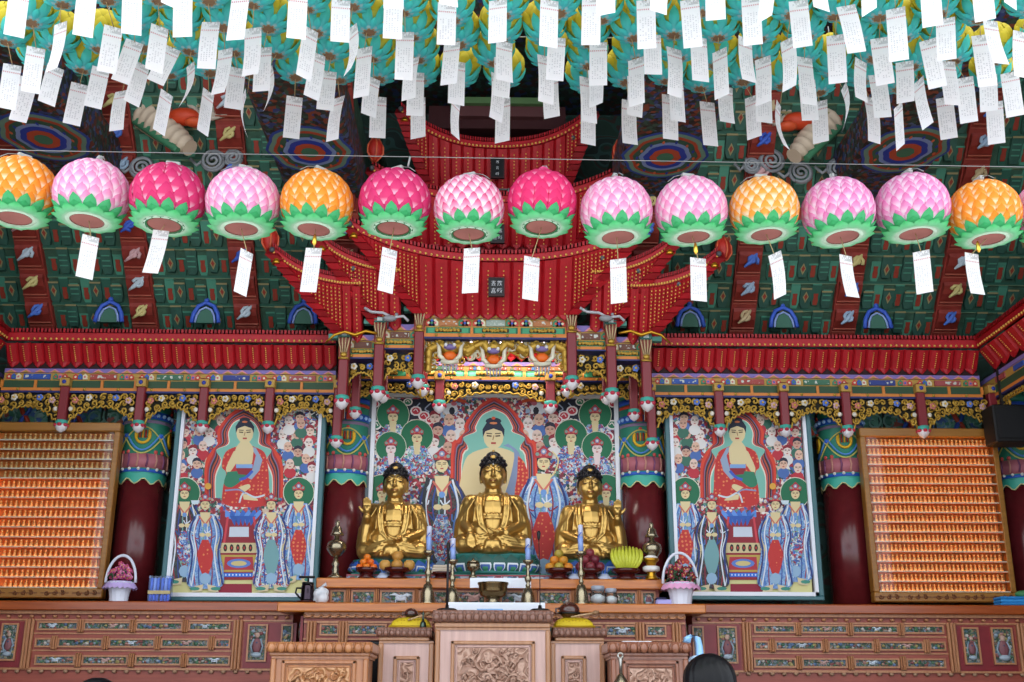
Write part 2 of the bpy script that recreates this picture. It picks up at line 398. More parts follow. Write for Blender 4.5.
# ---- blue arched niches at the foot of the brackets
n = 0
for ax in (-4.87, -3.66, -2.43, 2.47, 3.66, 4.86):
    m = MB(); pts = []; Y = 13.62
    prof = [(-.17, 0), (-.15, .12), (-.1, .22), (0, .27), (.1, .22), (.15, .12), (.17, 0)]
    m.tube([(ax + x, Y, BZ + .01 + z) for x, z in prof], .028, col('3c5fc4', .5)); m.tube([(ax + x*.72, Y - .01, BZ + .01 + z*.75) for x, z in prof], .014, col('93a9dc', .5))
    m.prism([(ax + x*.65, BZ + .01 + z*.7) for x, z in prof], Y, Y + .06, col('3c6b58', .6)); m.ball((ax, Y, BZ + .31), .035, col('3c5fc4', .5), 8, 5)
    tag(m.build('arch_ornament'), 'small blue painted arch ornament under the green brackets, %s from the left' % ORD[n], 'ornament', 'blue arch ornaments'); n += 1
# ---- ceiling beams with medallions
beamm = busy('painted_beam', ['26362e', '5e2a1c', '2c3a6c', '2f4a3c', '1c1e1c', '7a3c26', '45587c', '22302a', '331c16'], 22, .65, noise_d=.05)
def medal(m, cx, cy, z, r):
    for k, (f, c) in enumerate([(1, '2f4796'), (.93, '6a8a7a'), (.82, 'a8452c'), (.74, '3a5a48'), (.6, '7e93c0'), (.5, '2a3f9e'), (.36, 'b04a30'), (.2, '3f7058')]):
        pts = [(cx + r*f*(1 + .05*math.cos(8*a))*math.cos(a), cy + 1.2*r*f*math.sin(a), z - .004*(k+1)) for a in [2*PI*i/32 for i in range(32)]]
        m.face(pts[::-1], col(c, .6))
    for i in range(14):
        a = 2*PI*i/14; m.face([(cx + r*.67*math.cos(a) + .035*r*math.cos(q), cy + 1.2*r*.67*math.sin(a) + .08*r*math.sin(q), z - .04) for q in [-2*PI*j/6 for j in range(6)]], col('2a3f9e' if i % 2 else 'c8623c', .6))
for i, (px, py) in enumerate(((44, 137), (310, 150), (665, 155), (905, 150))):
    q = Q(px, py, 6.32); m = MB()
    m.box(q.x - .46, q.x + .46, 7.3, 12.7, 6.32, 6.85, beamm, .05); o = m.build('ceiling_beam')
    tag(o, 'painted ceiling beam with round blue and red medallion, %s from the left' % ORD[i], 'beam', 'painted ceiling beams')
    m = MB(); medal(m, q.x, q.y, 6.318, .47); m.build('medallion', o)
# cross purlins (dark) carrying the ceiling
for i in range(2):
    m = MB(); m.box(-6.7, 6.7, 11.2 - 1.5*i, 11.45 - 1.5*i, 7.9, 8.25, beamm); tag(m.build('ceiling_purlin'), ('painted cross beam near the back of the ceiling', 'painted cross beam over the middle of the hall')[i], 'beam')
# ---- carved dragons leaning out of the bracket tiers
def dragon(pts, sgn, label):
    o = thing('carved_dragon', label, 'dragon carving', pts[0])
    m = MB(); N = 18; rows = []
    def along(t):
        k = t * (len(pts) - 1); i = min(int(k), len(pts) - 2); return Vector(pts[i]).lerp(Vector(pts[i+1]), k - i)
    N = 33; P_ = [along(i / N) for i in range(N + 1)]
    rad = [(.2, .19, .13)[i % 3] * (1 - .5*(i/N)**3) for i in range(N + 1)]
    m.tube(P_, rad, col('c9b49c', .6), 12); m.build('ridged_belly', o)
    m = MB(); m.tube([p + Vector((-.13*sgn, -.03, -.05)) for p in P_], [.075 * (1 - .5*(i/N)**2) for i in range(N+1)], col('3f7a58', .6), 8); m.build('green_back', o)
    m = MB(); c = along(.62)
    m.ball(c + Vector((.2*sgn, -.05, .16)), .15, col('c8401c', .5), 10, 7, (1.3, .8, .7)); m.ball(c + Vector((.34*sgn, -.1, .06)), .09, col('d2522a', .5), 10, 6, (1.3, 1, .6)); m.build('tongue', o)
    m = MB()
    for k in range(4):
        m.tube([c + Vector((sgn*(.1 + .13*k + .1*j), -.05, .3 + .07*math.sin(j*1.3 + k) - .03*j)) for j in range(5)], .03, col('b8aa9a', .6))
    m.build('mane', o)
    m = MB(); m.tube([c + Vector((sgn*(.0 + .14*j), -.02, .33 + .05*math.cos(j*1.7))) for j in range(5)], .025, col('a8342a', .6)); m.build('red_ribbon', o)
Yd = 12.2
dragon([P(131, 106, Yd), P(150, 118, Yd - .1), P(170, 133, Yd - .2), P(190, 148, Yd - .3)], 1, 'carved dragon with ridged cream body and orange tongue, above the magenta lantern on the left')
dragon([P(846, 104, Yd), P(829, 120, Yd - .1), P(812, 138, Yd - .2), P(794, 156, Yd - .3)], -1, 'carved dragon with ridged cream body and orange tongue, above the yellow-orange lantern')
for i, (px, py, r) in enumerate(((213, 160, .13), (233, 157, .1), (141, 167, .13), (772, 160, .14), (801, 172, .13), (838, 168, .12), (752, 165, .09))):
    c = P(px, py, 12.25); m = MB()
    m.tube(spiral(c.x, c.z, 12.25, r, 2.2, i, 1 if i % 2 else -1, 34), .018, col('8f9296', .6)); m.tube([(c.x + r*math.cos(a), 12.27, c.z + r*math.sin(a)) for a in [2*PI*j/16 for j in range(17)]], .022, col('7e8084', .6))
    m.tube([(c.x - r, 12.27, c.z), (c.x - r*1.5, 12.29, c.z - .05), (c.x - r*2.2, 12.3, c.z + .04)], .02, col('8f9296', .6))
    tag(m.build('spiral_cloud'), 'grey carved spiral cloud behind the lantern string, %s from the left' % ORD[[1, 2, 0, 4, 5, 6, 3][i]], 'ornament', 'grey spiral cloud carvings')
for i, (px, py) in enumerate(((375, 150), (620, 152), (270, 240), (723, 249), (208, 40))):
    if i == 4: continue
    c = P(px, py, 12.55); m = MB()
    m.lathe([(.01, -.16), (.06, -.12), (.1, -.02), (.09, .07), (.05, .13), (.01, .16)], c, col('b3281c', .5, var=.1), 10)
    o = thing('lotus_bud_finial', ('red carved lotus bud over the third magenta lantern', 'red carved lotus bud over the first pale pink lantern right of centre', 'red carved lotus bud at the low outer roof tip on the left', 'red carved lotus bud at the low outer roof tip on the right')[i], 'ornament', c)
    bo = m.build('bud', o); m = MB()
    for j in range(5):
        a = 2*PI*j/5; m.tube([(c.x + .1*math.cos(a)*k, c.y + .1*math.sin(a)*k, c.z + .15 - .3*f) for f, k in ((0, .4), (.4, 1.0), (.7, 1.0), (1, .3))], .012, col('d2603c', .5), 5)
    m.build('rib', o); m = MB(); m.tube([(c.x, c.y, c.z + .14), (c.x, c.y + .3, c.z + .25), (c.x, c.y + 1.3, c.z + .28)], .05, col('3d5a48', .6)); m.build('stem', o)
# ================================================================== columns
colm = col('5a1a1e', .22, spec=.5, var=.12)
def column(px, label, r=.27, zb=None):
    Y = 13.78; zb = zof(603.5, 13.0) if zb is None else zb; X = xof(px, 500, Y); o = thing('painted_column', label, 'column', (X, Y, zb))
    zt = zof(488, Y); z = lambda py: zof(py, Y)
    m = MB(); m.lathe([(r, zb), (r, zt + .02)], (X, Y, 0), colm, 32); m.build('shaft', o)
    m = MB()
    def band(pa, pb, c, e=.006): m.lathe([(r + e, z(pa)), (r + e, z(pb))], (X, Y, 0), c, 32)
    m.lathe([(r + .004, z(484)), (r + .004, z(374))], (X, Y, 0), col('2f8068', .5), 32)
    band(484, 472, col('2f9080', .5)); band(478, 475, col('2a55b0', .5), .008)
    # wavy green hem
    rows = [[], []]
    for j in range(49):
        a = 2*PI*j/48; wv = .035*math.sin(a*9)
        rows[0].append((X + (r+.012)*math.cos(a), Y + (r+.012)*math.sin(a), z(487) + wv)); rows[1].append((X + (r+.012)*math.cos(a), Y + (r+.012)*math.sin(a), z(479) + wv*.3))
    m.grid(rows, col('3aa08c', .5)); m.tube(rows[0], .008, col('c8c088', .5), 5)
    band(474, 460, col('a8606a', .55), .010)
    for j in range(16):
        a = 2*PI*j/16; m.tube([(X + (r+.014)*math.cos(a), Y + (r+.014)*math.sin(a), z(473)), (X + (r+.02)*math.cos(a+.05), Y + (r+.02)*math.sin(a+.05), z(466)), (X + (r+.014)*math.cos(a), Y + (r+.014)*math.sin(a), z(460))], .012, col('7c4668' if j % 2 else 'c08878', .55), 5)
        m.ball((X + (r+.015)*math.cos(a+.1), Y + (r+.015)*math.sin(a+.1), z(475)), .02, col('dcd8d0'), 6, 5)
    # arcs and medallion around the drum
    for j in range(4):
        a0 = 2*PI*j/4 - PI/2 + .15*(1 if px < 493 else -1)
        def on(da, py, e=.016): return (X + (r+e)*math.cos(a0+da), Y + (r+e)*math.sin(a0+da), z(py))
        m.tube([on(-.75 + .15*k, 440 + 17*math.sin(PI*k/10)) for k in range(11)], .013, col('4f86cc', .5), 5)
        m.tube([on(-.8 + .16*k, 445 + 15*math.sin(PI*k/10)) for k in range(11)], .009, col('c8bc60', .5), 5)
        m.tube([on(-.8 + .16*k, 446 - 12*math.sin(PI*k/10)) for k in range(11)], .009, col('c8bc60', .5), 5)
        m.tube([on(.3*math.cos(q), 442 + 8*math.sin(q)) for q in [PI*(-.15 + 1.3*k/10) for k in range(11)]], .017, col('e0b020', .4), 5)
        for k in range(5): m.tube([on(-.24 + .12*k, 437), on(-.24 + .12*k, 445)], .012, col('9a2a22' if k % 2 else 'd8a020', .5), 5)
        m.ball(on(0, 433, .006), .024, col('d05040', .5), 7, 5); m.ball(on(.78, 442, .004), .032, col('3565d8', .5), 7, 5)
        m.ball(on(.62, 458, .002), .026, col('c8504a', .5), 7, 5); m.ball(on(-.62, 458, .002), .026, col('c8504a', .5), 7, 5)
        m.prism([(0, 0)], 0, 0, GREEN) if False else None
        m.tube([on(-.2, 419, .01), on(0, 413, .012), on(.2, 419, .01)], .014, col('c83c2c', .5), 5)
    band(426, 419, col('2458b4', .45), .014)
    for j in range(22):
        a = 2*PI*j/22; m.ball((X + (r+.016)*math.cos(a), Y + (r+.016)*math.sin(a), z(422.5)), .026, col('9cc0ec', .5), 6, 5)
    band(430, 427, col('8c7894', .5), .009); band(412, 409, col('c8402c', .5), .01); band(408, 403, col('2a55c0', .5), .012); band(402, 396, col('2f8068', .5), .01)
    m.build('painted_capital', o)
column(140, 'dark red round column with painted top, between the left figurine cabinet and left painting')
column(344, 'dark red round column with painted top, behind the brass jar left of the statues', zb=zof(578.5, 12.95))
column(643, 'dark red round column with painted top, behind the brass jar right of the statues', zb=zof(578.5, 12.95))
column(846, 'dark red round column with painted top, between the right painting and right figurine cabinet')
column(1022, 'dark red round column with painted top, under the black recess box at the far right', .26)
# ================================================================== red bracketed canopies
STUD = col('e2b254', .4, metal=.25)
def stud(m, p, r=.012): m.ball(p, r, STUD, 5, 4)
def strip(m, a0, a1, b0, b1, out, mat, tip=.0):
    """one bracket arm column: corrugated strip from bottom edge (a0,a1) to top edge (b0,b1), bulging along out"""
    a0, a1, b0, b1, out = map(Vector, (a0, a1, b0, b1, out)); rows = []
    for i in range(6):
        t = i / 5; l, r = a0.lerp(b0, t), a1.lerp(b1, t); c = (l + r) / 2; st = .03 * math.sin(t * PI * 1.0)
        d = r - l
        rows.append([l, l + d*.13 + out*.9, c + out*1.15, r - d*.13 + out*.9, r])
    m.grid(rows, mat, False)
    if tip:
        c = (a0 + a1) / 2; d = a1 - a0; u = Vector((0, 0, -tip)); rows = []
        for i in range(5):
            t = i / 4; w = 1 - t*t
            rows.append([c + u*t - d*w/2, c + u*t - d*w*.28 + out*(1-t*.5), c + u*t + out*(1.25 - t*.6), c + u*t + d*w*.28 + out*(1-t*.5), c + u*t + d*w/2])
        m.grid(rows, mat, False)
def eave_parts(o, E, n, dirf, hz=.085, teeth=True, roofY=.6, roofZ=.12):
    """fascia with gold studs along curve E(s), rafter teeth above it and a dark tiled roof behind"""
    m = MB(); rows = []
    f = Vector(dirf)
    for i in range(n + 1):
        p = E(i / n); rows.append([p, p + f*.03 , p + f*.03 + Vector((0, 0, hz)), p + Vector((0, 0, hz)) - f*.02])
    m.grid(rows, RED, False); m.build('eave_board', o)
    m = MB(); k = int(n * 3)
    for i in range(k):
        a, b2 = E(i / k), E((i + .62) / k); z = Vector((0, 0, hz)); u = Vector((0, 0, .045))
        m.grid([[a + z - f*.02, b2 + z - f*.02], [a + z + f*.06, b2 + z + f*.06], [a + z + f*.06 + u, b2 + z + f*.06 + u], [a + z + u - f*.02, b2 + z + u - f*.02]], RED2 if i % 2 else RED, False, cap=False)
    m.build('rafter_ends', o)
    m = MB(); k = int(n * 2)
    for i in range(k): stud(m, E((i + .5) / k) + f*.035 + Vector((0, 0, .02)), .0165)
    m.build('gold_studs', o)
    m = MB(); rows = []
    for i in range(n + 1):
        p = E(i / n) + Vector((0, 0, hz + .045)) + f*.05; rows.append([p, p - f*roofY*.5 + Vector((0, 0, roofZ*.6)), p - f*roofY + Vector((0, 0, roofZ))])
    m.grid(rows, col('1c1716', .7), False); m.build('tiled_roof', o)
def pavilion(o, xin, xb, xt, Yb, Ye, Yt, zb, ze, zt, pitch, side, lat=.045, backY=.7):
    """bracketed eave. side 0: symmetric, else -1/+1: only the half that carries the tip. xin inner x (abs), xb post x (abs), xt tip x (abs)"""
    def Eabs(ax):
        u = max(0, (ax - xin) / (xt - xin)); return (Ye + (Yt - Ye)*u**2, ze + (zt - ze)*u**2.6)
    if side == 0: E = lambda s: Vector(((2*s-1)*xt, *Eabs(abs(2*s-1)*xt)))
    else: E = lambda s: Vector((side*(xin + (xt-xin)*s), *Eabs(xin + (xt-xin)*s)))
    def Bot(ax):
        if ax <= xb: return Vector((ax, Yb, zb))
        k = (ax - xb) / (xt - xb); yy, zz = Eabs(xt); return Vector((ax, Yb + (yy - Yb)*k, zb + (zz - zb)*k))
    def S(x, g): return Vector((x*g, 0, 0))
    sg = [-1, 1] if side == 0 else [side]
    m = MB(); st = MB(); hip = MB(); bell = MB()
    m0 = (0 if side == 0 else xin)
    nc = max(1, round((xb - m0) / pitch)); pw = (xb - m0) / nc
    for g in sg:
        hip = MB(); bell = MB()
        for i in range(nc):                                    # straight columns
            xa, xc = m0 + i*pw, m0 + (i+1)*pw
            q = [Vector((g*xa, Yb, zb)), Vector((g*xc, Yb, zb))]; e = [Vector((g*x, *Eabs(x))) for x in (xa, xc)]
            if g < 0: q.reverse(); e.reverse()
            strip(m, q[0], q[1], e[0], e[1], (0, -.035, -.02), RED, .07)
            for k in range(11):
                t = .02 + .9*k/11; c = (q[0]+q[1]).lerp(e[0]+e[1], t)/2; stud(st, c + Vector((0, -.05, -.025)), .0105)
        nl = max(2, int((xt - xb) / lat))
        for i in range(nl):                                    # fan beyond the corner post
            xa, xc = xb + (xt-xb)*i/nl, xb + (xt-xb)*(i+1)/nl
            q = []; e = []
            for x in (xa, xc):
                v = Bot(x); q.append(Vector((g*v.x, v.y, v.z))); e.append(Vector((g*x, *Eabs(x))))
            if g < 0: q.reverse(); e.reverse()
            strip(m, q[0], q[1], e[0], e[1], (0, -.008, -.004), RED)
            if i < nl*.62:
                L = ((q[0]+q[1]) - (e[0]+e[1])).length/2; ks = int(L/.042)
                for k in range(1, ks): stud(st, (q[0]+q[1]).lerp(e[0]+e[1], k/ks)/2 + Vector((0, -.03, -.015)), .0105)
        a = Vector((g*xb, Yb, zb)); yy, zz = Eabs(xt); c = Vector((g*xt, yy, zz)); N = 12
        # corner hip arm built of stepped blocks
        for i in range(N):
            p = a.lerp(c, i/N); q = a.lerp(c, (i+1.15)/N); w = .07
            hip.grid([[p + Vector((-w, -.06, -.02)), p + Vector((w, -.06, -.02)), p + Vector((w, .1, .1)), p + Vector((-w, .1, .1))], [q + Vector((-w, -.06, -.05)), q + Vector((w, -.06, -.05)), q + Vector((w, .1, .1)), q + Vector((-w, .1, .1))]], RED2 if i % 2 else RED, False, True, cap=True)
        hip.ball(c + Vector((0, -.05, .03)), .035, col('4a4a4c', .5), 8, 6)
        hip.ball(a.lerp(c, .55) + Vector((-.1*g, -.1, .1)), .03, col('5c5c60', .5), 8, 6)
        bl = c + Vector((-.05*g, 0, -.1)); bell.lathe([(.012, .09), (.035, .06), (.045, 0), (.055, -.03)], bl, GOLDB, 10); bell.tube([bl + Vector((0, 0, .08)), bl + Vector((0, 0, .13))], .006, GOLDB)
        # side face returning to the wall
        rows = []
        for k in range(2):
            p = a if k == 0 else c; rows.append([p, Vector((p.x - (.0 if k == 0 else g*.25), Yb + backY, p.z - (.06 if k else 0)))])
        m.grid(rows, RED2, False); fixn(hip.build('hip_arm', o)); bell.build('wind_bell', o)
    m.build('bracket_rows', o); st.build('stud_lattice', o)
    eave_parts(o, E, 26 if side == 0 else 16, (0, -1, 0), roofY=backY)
def X(px, py, Y): return abs(P(px, py, Y).x)
# --- central roof, three stepped eaves
YA = 12.75
cr = thing('red_canopy_roof', 'red lower canopy roof with flared tips and gold studs over the central altar', 'canopy roof', (0, YA, zof(313, YA)))
pavilion(cr, 0, X(419, 313, YA), X(350, 228, 12.2), YA, YA - .38, YA - .55, zof(314, YA), zof(262, YA - .38), P(350, 228, 12.2).z, .175, 0)
for g, s in ((-1, 'left'), (1, 'right')):
    YB = YA + .06
    o = thing('red_canopy_roof', 'red middle step of the canopy roof, %s side of the black four-character plaque' % s, 'canopy roof', (g*1.2, YB, zof(325, YB)))
    pavilion(o, X(402, 300, YB), X(378, 325, YB), X(318, 240, 12.3), YB, YB - .34, YB - .5, zof(326, YB), zof(273, YB - .34), P(318, 241, 12.3).z, .15, g)
    YC = YA + .12
    o = thing('red_canopy_roof', 'red outermost and lowest step of the canopy roof, %s end' % s, 'canopy roof', (g*1.6, YC, zof(337, YC)))
    pavilion(o, X(364, 310, YC), X(343, 338, YC), X(273, 252, 12.4), YC, YC - .34, YC - .48, zof(338, YC), zof(287, YC - .34), P(273, 254, 12.4).z, .15, g)
# --- middle and upper storeys
YM = 13.15
o = thing('red_canopy_storey', 'red middle storey of the canopy, half hidden behind the round lanterns', 'canopy roof', (0, YM, zof(245, YM)))
pavilion(o, 0, X(415, 243, YM), X(372, 172, YM - .5), YM, YM - .32, YM - .5, zof(244, YM), zof(203, YM - .32), P(372, 172, YM - .5).z, .16, 0, backY=.5)
m = MB(); xx = X(412, 245, YM); m.box(-xx, xx, YM + .06, YM + .5, zof(262, YM), zof(243, YM), RED2); m.build('storey_wall', o)
YU = 13.4
o = thing('red_canopy_storey', 'red top storey of the canopy just under the hanging paper tags', 'canopy roof', (0, YU, zof(188, YU)))
pavilion(o, 0, X(428, 188, YU), X(401, 113, YU - .45), YU, YU - .3, YU - .45, zof(188, YU), zof(149, YU - .3), P(401, 113, YU - .45).z, .16, 0, backY=.35)
m = MB(); xx = X(426, 188, YU); m.box(-xx, xx, YU + .06, YU + .3, zof(207, YU), zof(187, YU), RED2); m.build('storey_wall', o)
m = MB()
for k in range(13):
    x = -xx + 2*xx*k/12; m.tube([(x, YU - .05, zof(196, YU)), (x, YU - .05, zof(190, YU))], .014, col('8a8a88', .5), 6)
m.tube([(-xx, YU - .05, zof(191, YU)), (xx, YU - .05, zof(191, YU))], .012, col('6a6a68', .5)); m.build('balustrade', o)
m = MB(); m.box(-.9, .9, 13.35, 13.95, zof(134, 13.5), zof(112, 13.5), col('3a1012', .7)); m.box(-.62, .66, 13.2, 13.4, zof(107, 13.3), zof(101, 13.3), col('5a7a4c', .6)); m.box(-.6, .62, 13.25, 13.4, zof(118, 13.3), zof(108, 13.3), col('5a3232', .6)); m.build('roof_ridge', o)
# --- plaques
def stroke(m, segs, cx, cz, s, Y, mat, w=.012):
    for (a, b_, c, d) in segs: m.tube([(cx + a*s, Y, cz + b_*s), (cx + c*s, Y, cz + d*s)], w*s*8*.55, mat, 4)
G1 = [(-.4,.4,.4,.4),(0,.5,0,-.1),(-.3,.15,.3,.15),(-.4,-.1,.4,-.1),(-.2,-.1,-.3,-.5),(.2,-.1,.3,-.5),(-.3,-.4,.3,-.4)]
G2 = [(-.45,.35,.45,.35),(-.15,.5,-.15,.25),(.15,.5,.15,.25),(-.4,.1,.4,.1),(-.3,.1,-.35,-.5),(0,.2,.4,-.45),(.3,-.1,-.05,-.5)]
G3 = [(-.45,.3,.45,.3),(0,.5,0,.3),(-.25,.1,.25,.1),(-.25,.1,-.25,-.1),(.25,.1,.25,-.1),(-.25,-.1,.25,-.1),(-.35,-.25,.35,-.25),(-.35,-.25,-.35,-.5),(.35,-.25,.35,-.5),(-.35,-.5,.35,-.5)]
G4 = [(-.4,.3,.1,.3),(.2,.5,.35,-.5),(-.4,.3,-.45,-.4),(-.2,.05,.05,.05),(-.2,.05,-.2,-.3),(.45,.1,.05,-.45),(.1,.4,.45,.4)]
def plaque(px0, px1, py0, py1, Y, glyphs, label):
    a, c = P(px0, py0, Y), P(px1, py1, Y); o = thing('name_plaque', label, 'plaque', ((a.x+c.x)/2, Y, (a.z+c.z)/2))
    m = MB(); m.box(a.x, c.x, Y, Y + .03, c.z, a.z, BLACK); m.build('board', o)
    m = MB(); w = .018
    for (x0, x1, z0, z1) in ((a.x-w, c.x+w, a.z, a.z+w), (a.x-w, c.x+w, c.z-w, c.z), (a.x-w, a.x, c.z, a.z), (c.x, c.x+w, c.z, a.z)): m.box(x0, x1, Y - .012, Y + .03, z0, z1, col('2a0c0e', .5))
    m.build('frame', o); m = MB(); W_, H_ = c.x - a.x, a.z - c.z
    for g, u, v, s in glyphs: stroke(m, g, a.x + u*W_, c.z + v*H_, s*min(W_, H_), Y - .008, col('d8d8dc', .5))
    m.build('characters', o)
plaque(490, 503, 279, 295, 12.42, [(G1, .27, .72, .4), (G3, .27, .27, .4), (G2, .74, .72, .4), (G4, .74, .27, .4)], 'small black plaque with four white characters on the red canopy front')
plaque(492, 503, 226, 242, 12.85, [(G2, .27, .72, .38), (G3, .74, .72, .38), (G1, .27, .27, .38), (G4, .74, .27, .38)], 'small black plaque on the middle storey, behind the lotus lanterns')
plaque(492, 503, 159, 177, 13.1, [(G2, .5, .83, .3), (G1, .5, .5, .3), (G4, .5, .17, .3)], 'narrow black plaque with three white characters on the top storey')
# ================================================================== friezes, posts, carved valances
def frieze(o, x0, x1, Y, ys, bays, wave=True, plq=None, depth=.16, carvedpan=False):
    """ys: pixel rows of wave top, panel top, green top, orange top, blue top, blue bottom"""
    z = [zof(y, Y) for y in ys]; m = MB()
    m.box(x0, x1, Y, Y + depth, z[1], z[0], PURPLE)
    n = max(3, int((x1 - x0) / .17)); w = (x1 - x0) / n
    for i in range(n):
        xa = x0 + i*w; h = z[0] - z[1]
        m.prism([(xa + w*.1, z[1]), (xa + w*.9, z[1]), (xa + w*.5, z[0] - h*.12)], Y - .012, Y, PINK)
        m.prism([(xa + w*.27, z[1]), (xa + w*.73, z[1]), (xa + w*.5, z[0] - h*.5)], Y - .02, Y - .012, OCHRE)
    m.build('zigzag_cornice', o)
    m = MB(); m.box(x0, x1, Y + .01, Y + depth, z[2], z[1], OCHRE)
    cols_ = ['c04030', '3a5ab0', 'd8d0b0', '3a8060', 'c86a70']
    for bi in range(bays):
        xa, xb = x0 + (x1-x0)*bi/bays, x0 + (x1-x0)*(bi+1)/bays; wb = xb - xa; h = z[1] - z[2]; zc = (z[1]+z[2])/2
        pc = plq[bi % len(plq)] if plq else '2a4fa0'
        m.box(xa + wb*.3, xb - wb*.3, Y - .008, Y + .01, zc - h*.33, zc + h*.33, col(pc, .5)); m.box(xa + wb*.31, xb - wb*.31, Y - .012, Y - .008, zc - h*.18, zc + h*.18, busy('plaque_' + pc, [pc, pc, 'c0c4b8', pc, pc], 40))
        for q, u in enumerate((.08, .15, .22, .78, .85, .92)):
            cx = xa + wb*u; r = h*.3
            m.prism([(cx - r, zc - h*.3), (cx + r, zc - h*.3), (cx + r, zc + h*.1), (cx, zc + h*.42), (cx - r, zc + h*.1)], Y - .006, Y + .01, col(cols_[q % 5], .55)); m.disc((cx, zc - h*.02), r*.45, r*.45, Y - .008, col(cols_[(q+2) % 5], .55), 8)
    m.build('painted_panels', o)
    m = MB(); m.box(x0, x1, Y - .01, Y + depth, z[3], z[2], GREEN if carvedpan else col('2c4a30', .6))
    nb = bays*(1 if carvedpan else 2)
    for i in range(nb + 1):
        x = x0 + (x1-x0)*i/nb; m.box(x - .016, x + .016, Y - .03, Y, z[3], z[2], ORANGE)
    if carvedpan:
        for i in range(nb):
            xa, xb = x0 + (x1-x0)*i/nb, x0 + (x1-x0)*(i+1)/nb; zc = (z[2]+z[3])/2; h = z[2]-z[3]
            m.box(xa + .04, xb - .04, Y - .016, Y - .01, z[3] + h*.1, z[2] - h*.1, col('3f9468', .5)); m.box(xa + .12, xb - .12, Y - .02, Y - .016, zc - h*.28, zc + h*.28, col('3a2c14', .5))
            k = 0; x = xa + .15
            while x < xb - .13:
                m.tube(spiral(x, zc, Y - .035, h*.24, 1.3, k*1.5, 1 if k % 2 else -1, 10), .012, GOLDP, 5); x += h*.5; k += 1
    m.build('green_band', o)
    m = MB(); m.box(x0, x1, Y - .03, Y + depth, z[4], z[3], ORANGE)
    for i in range(bays*2):
        x = x0 + (x1-x0)*(i+.5)/(bays*2); m.ball((x, Y - .03, (z[3]+z[4])/2), .02, GOLDP, 6, 4)
    m.build('header_rail', o)
    m = MB(); m.box(x0, x1, Y - .035, Y + depth, z[5], z[4], DKBLUE); m.build('blue_fillet', o)
FLW = [col('c87a6a', .5), col('d8d0c0', .5), col('5a78c8', .5), col('c8a0a0', .5)]
def valance(o, x0, x1, Y, zt, dside, dmid, seed=0, r=.042, flowers=True):
    """gilded openwork arabesque: arched, deep at the posts, shallow at the middle"""
    rr = random.Random(seed); w = x1 - x0; m = MB(); fls = []
    def dep(u): return dmid + (dside - dmid) * abs(2*u - 1)**2.2
    # rim curve
    pts = [(x0 + w*i/40, Y, zt - dep(i/40)*(1 + .10*math.sin(i*1.9))) for i in range(41)]
    m.tube(pts, .013, GOLDP, 5)
    nx = max(4, int(w / (r*1.9))); k = 0
    for i in range(nx):
        u = (i + .5) / nx; d = dep(u); nz = max(1, int(d / (r*1.8)))
        for j in range(nz):
            cx = x0 + w*u + rr.uniform(-.3, .3)*r; cz = zt - d*(j + .5)/nz; k += 1
            m.tube(spiral(cx, cz, Y + rr.uniform(-.02, .02), r*rr.uniform(.85, 1.15), rr.uniform(1.0, 1.5), rr.uniform(0, 6.28), rr.choice((-1, 1)), 10), .0125, GOLDP, 5)
            if rr.random() < .35: m.ball((cx, Y - .015, cz), r*.35, GOLDP, 6, 4, (1, .5, 1))
    if flowers:
        for q, u in enumerate((.1, .3, .7, .9)):
            c = (x0 + w*u, Y - .03, zt - dep(u)*.32); fl = MB(); fls.append(fl)
            for a in range(5): fl.ball((c[0] + r*.55*math.cos(a*1.257), c[1], c[2] + r*.55*math.sin(a*1.257)), r*.5, FLW[q], 6, 4, (1, .5, 1))
            fl.ball((c[0], c[1] - .02, c[2]), r*.35, col('d8b040', .5), 6, 4)
        for u in (.04, .96):
            c = (x0 + w*u, Y - .02, zt - dep(u)*.6); fl = MB(); fls.append(fl); fl.ball(c, r*.7, FLW[1], 7, 5, (1, .5, 1))
    mm = MB(); mm.grid([[(x0 + w*i/20, Y + .035, zt) for i in range(21)], [(x0 + w*i/20, Y + .035, zt - dep(i/20)*.93) for i in range(21)]], col('262214', .8), False)
    v = m.build('carved_valance', o); mm.build('valance_backing', v)
    for fl in fls: fl.build('carved_flower', v)
def pendant(o, x, Y, z, s=.07):
    m = MB(); m.lathe([(s*.5, s*.9), (s*1.0, s*.7), (s*1.05, s*.3), (s*.95, .0)], (x, Y, z), col('3fa090', .5), 12)
    m.lathe([(s*.95, 0), (s*1.0, -s*.4), (s*.75, -s*.9), (s*.3, -s*1.25), (.004, -s*1.4)], (x, Y, z), col('dcd6d8', .5), 12)
    for a in range(6):
        an = a*PI/3 - PI/2; m.ball((x + s*.93*math.cos(an), Y + s*.93*math.sin(an), z - s*.12), s*.4, col('b82c44', .5), 7, 5, (1, 1, .8))
    return m.build('lotus_pendant', o)
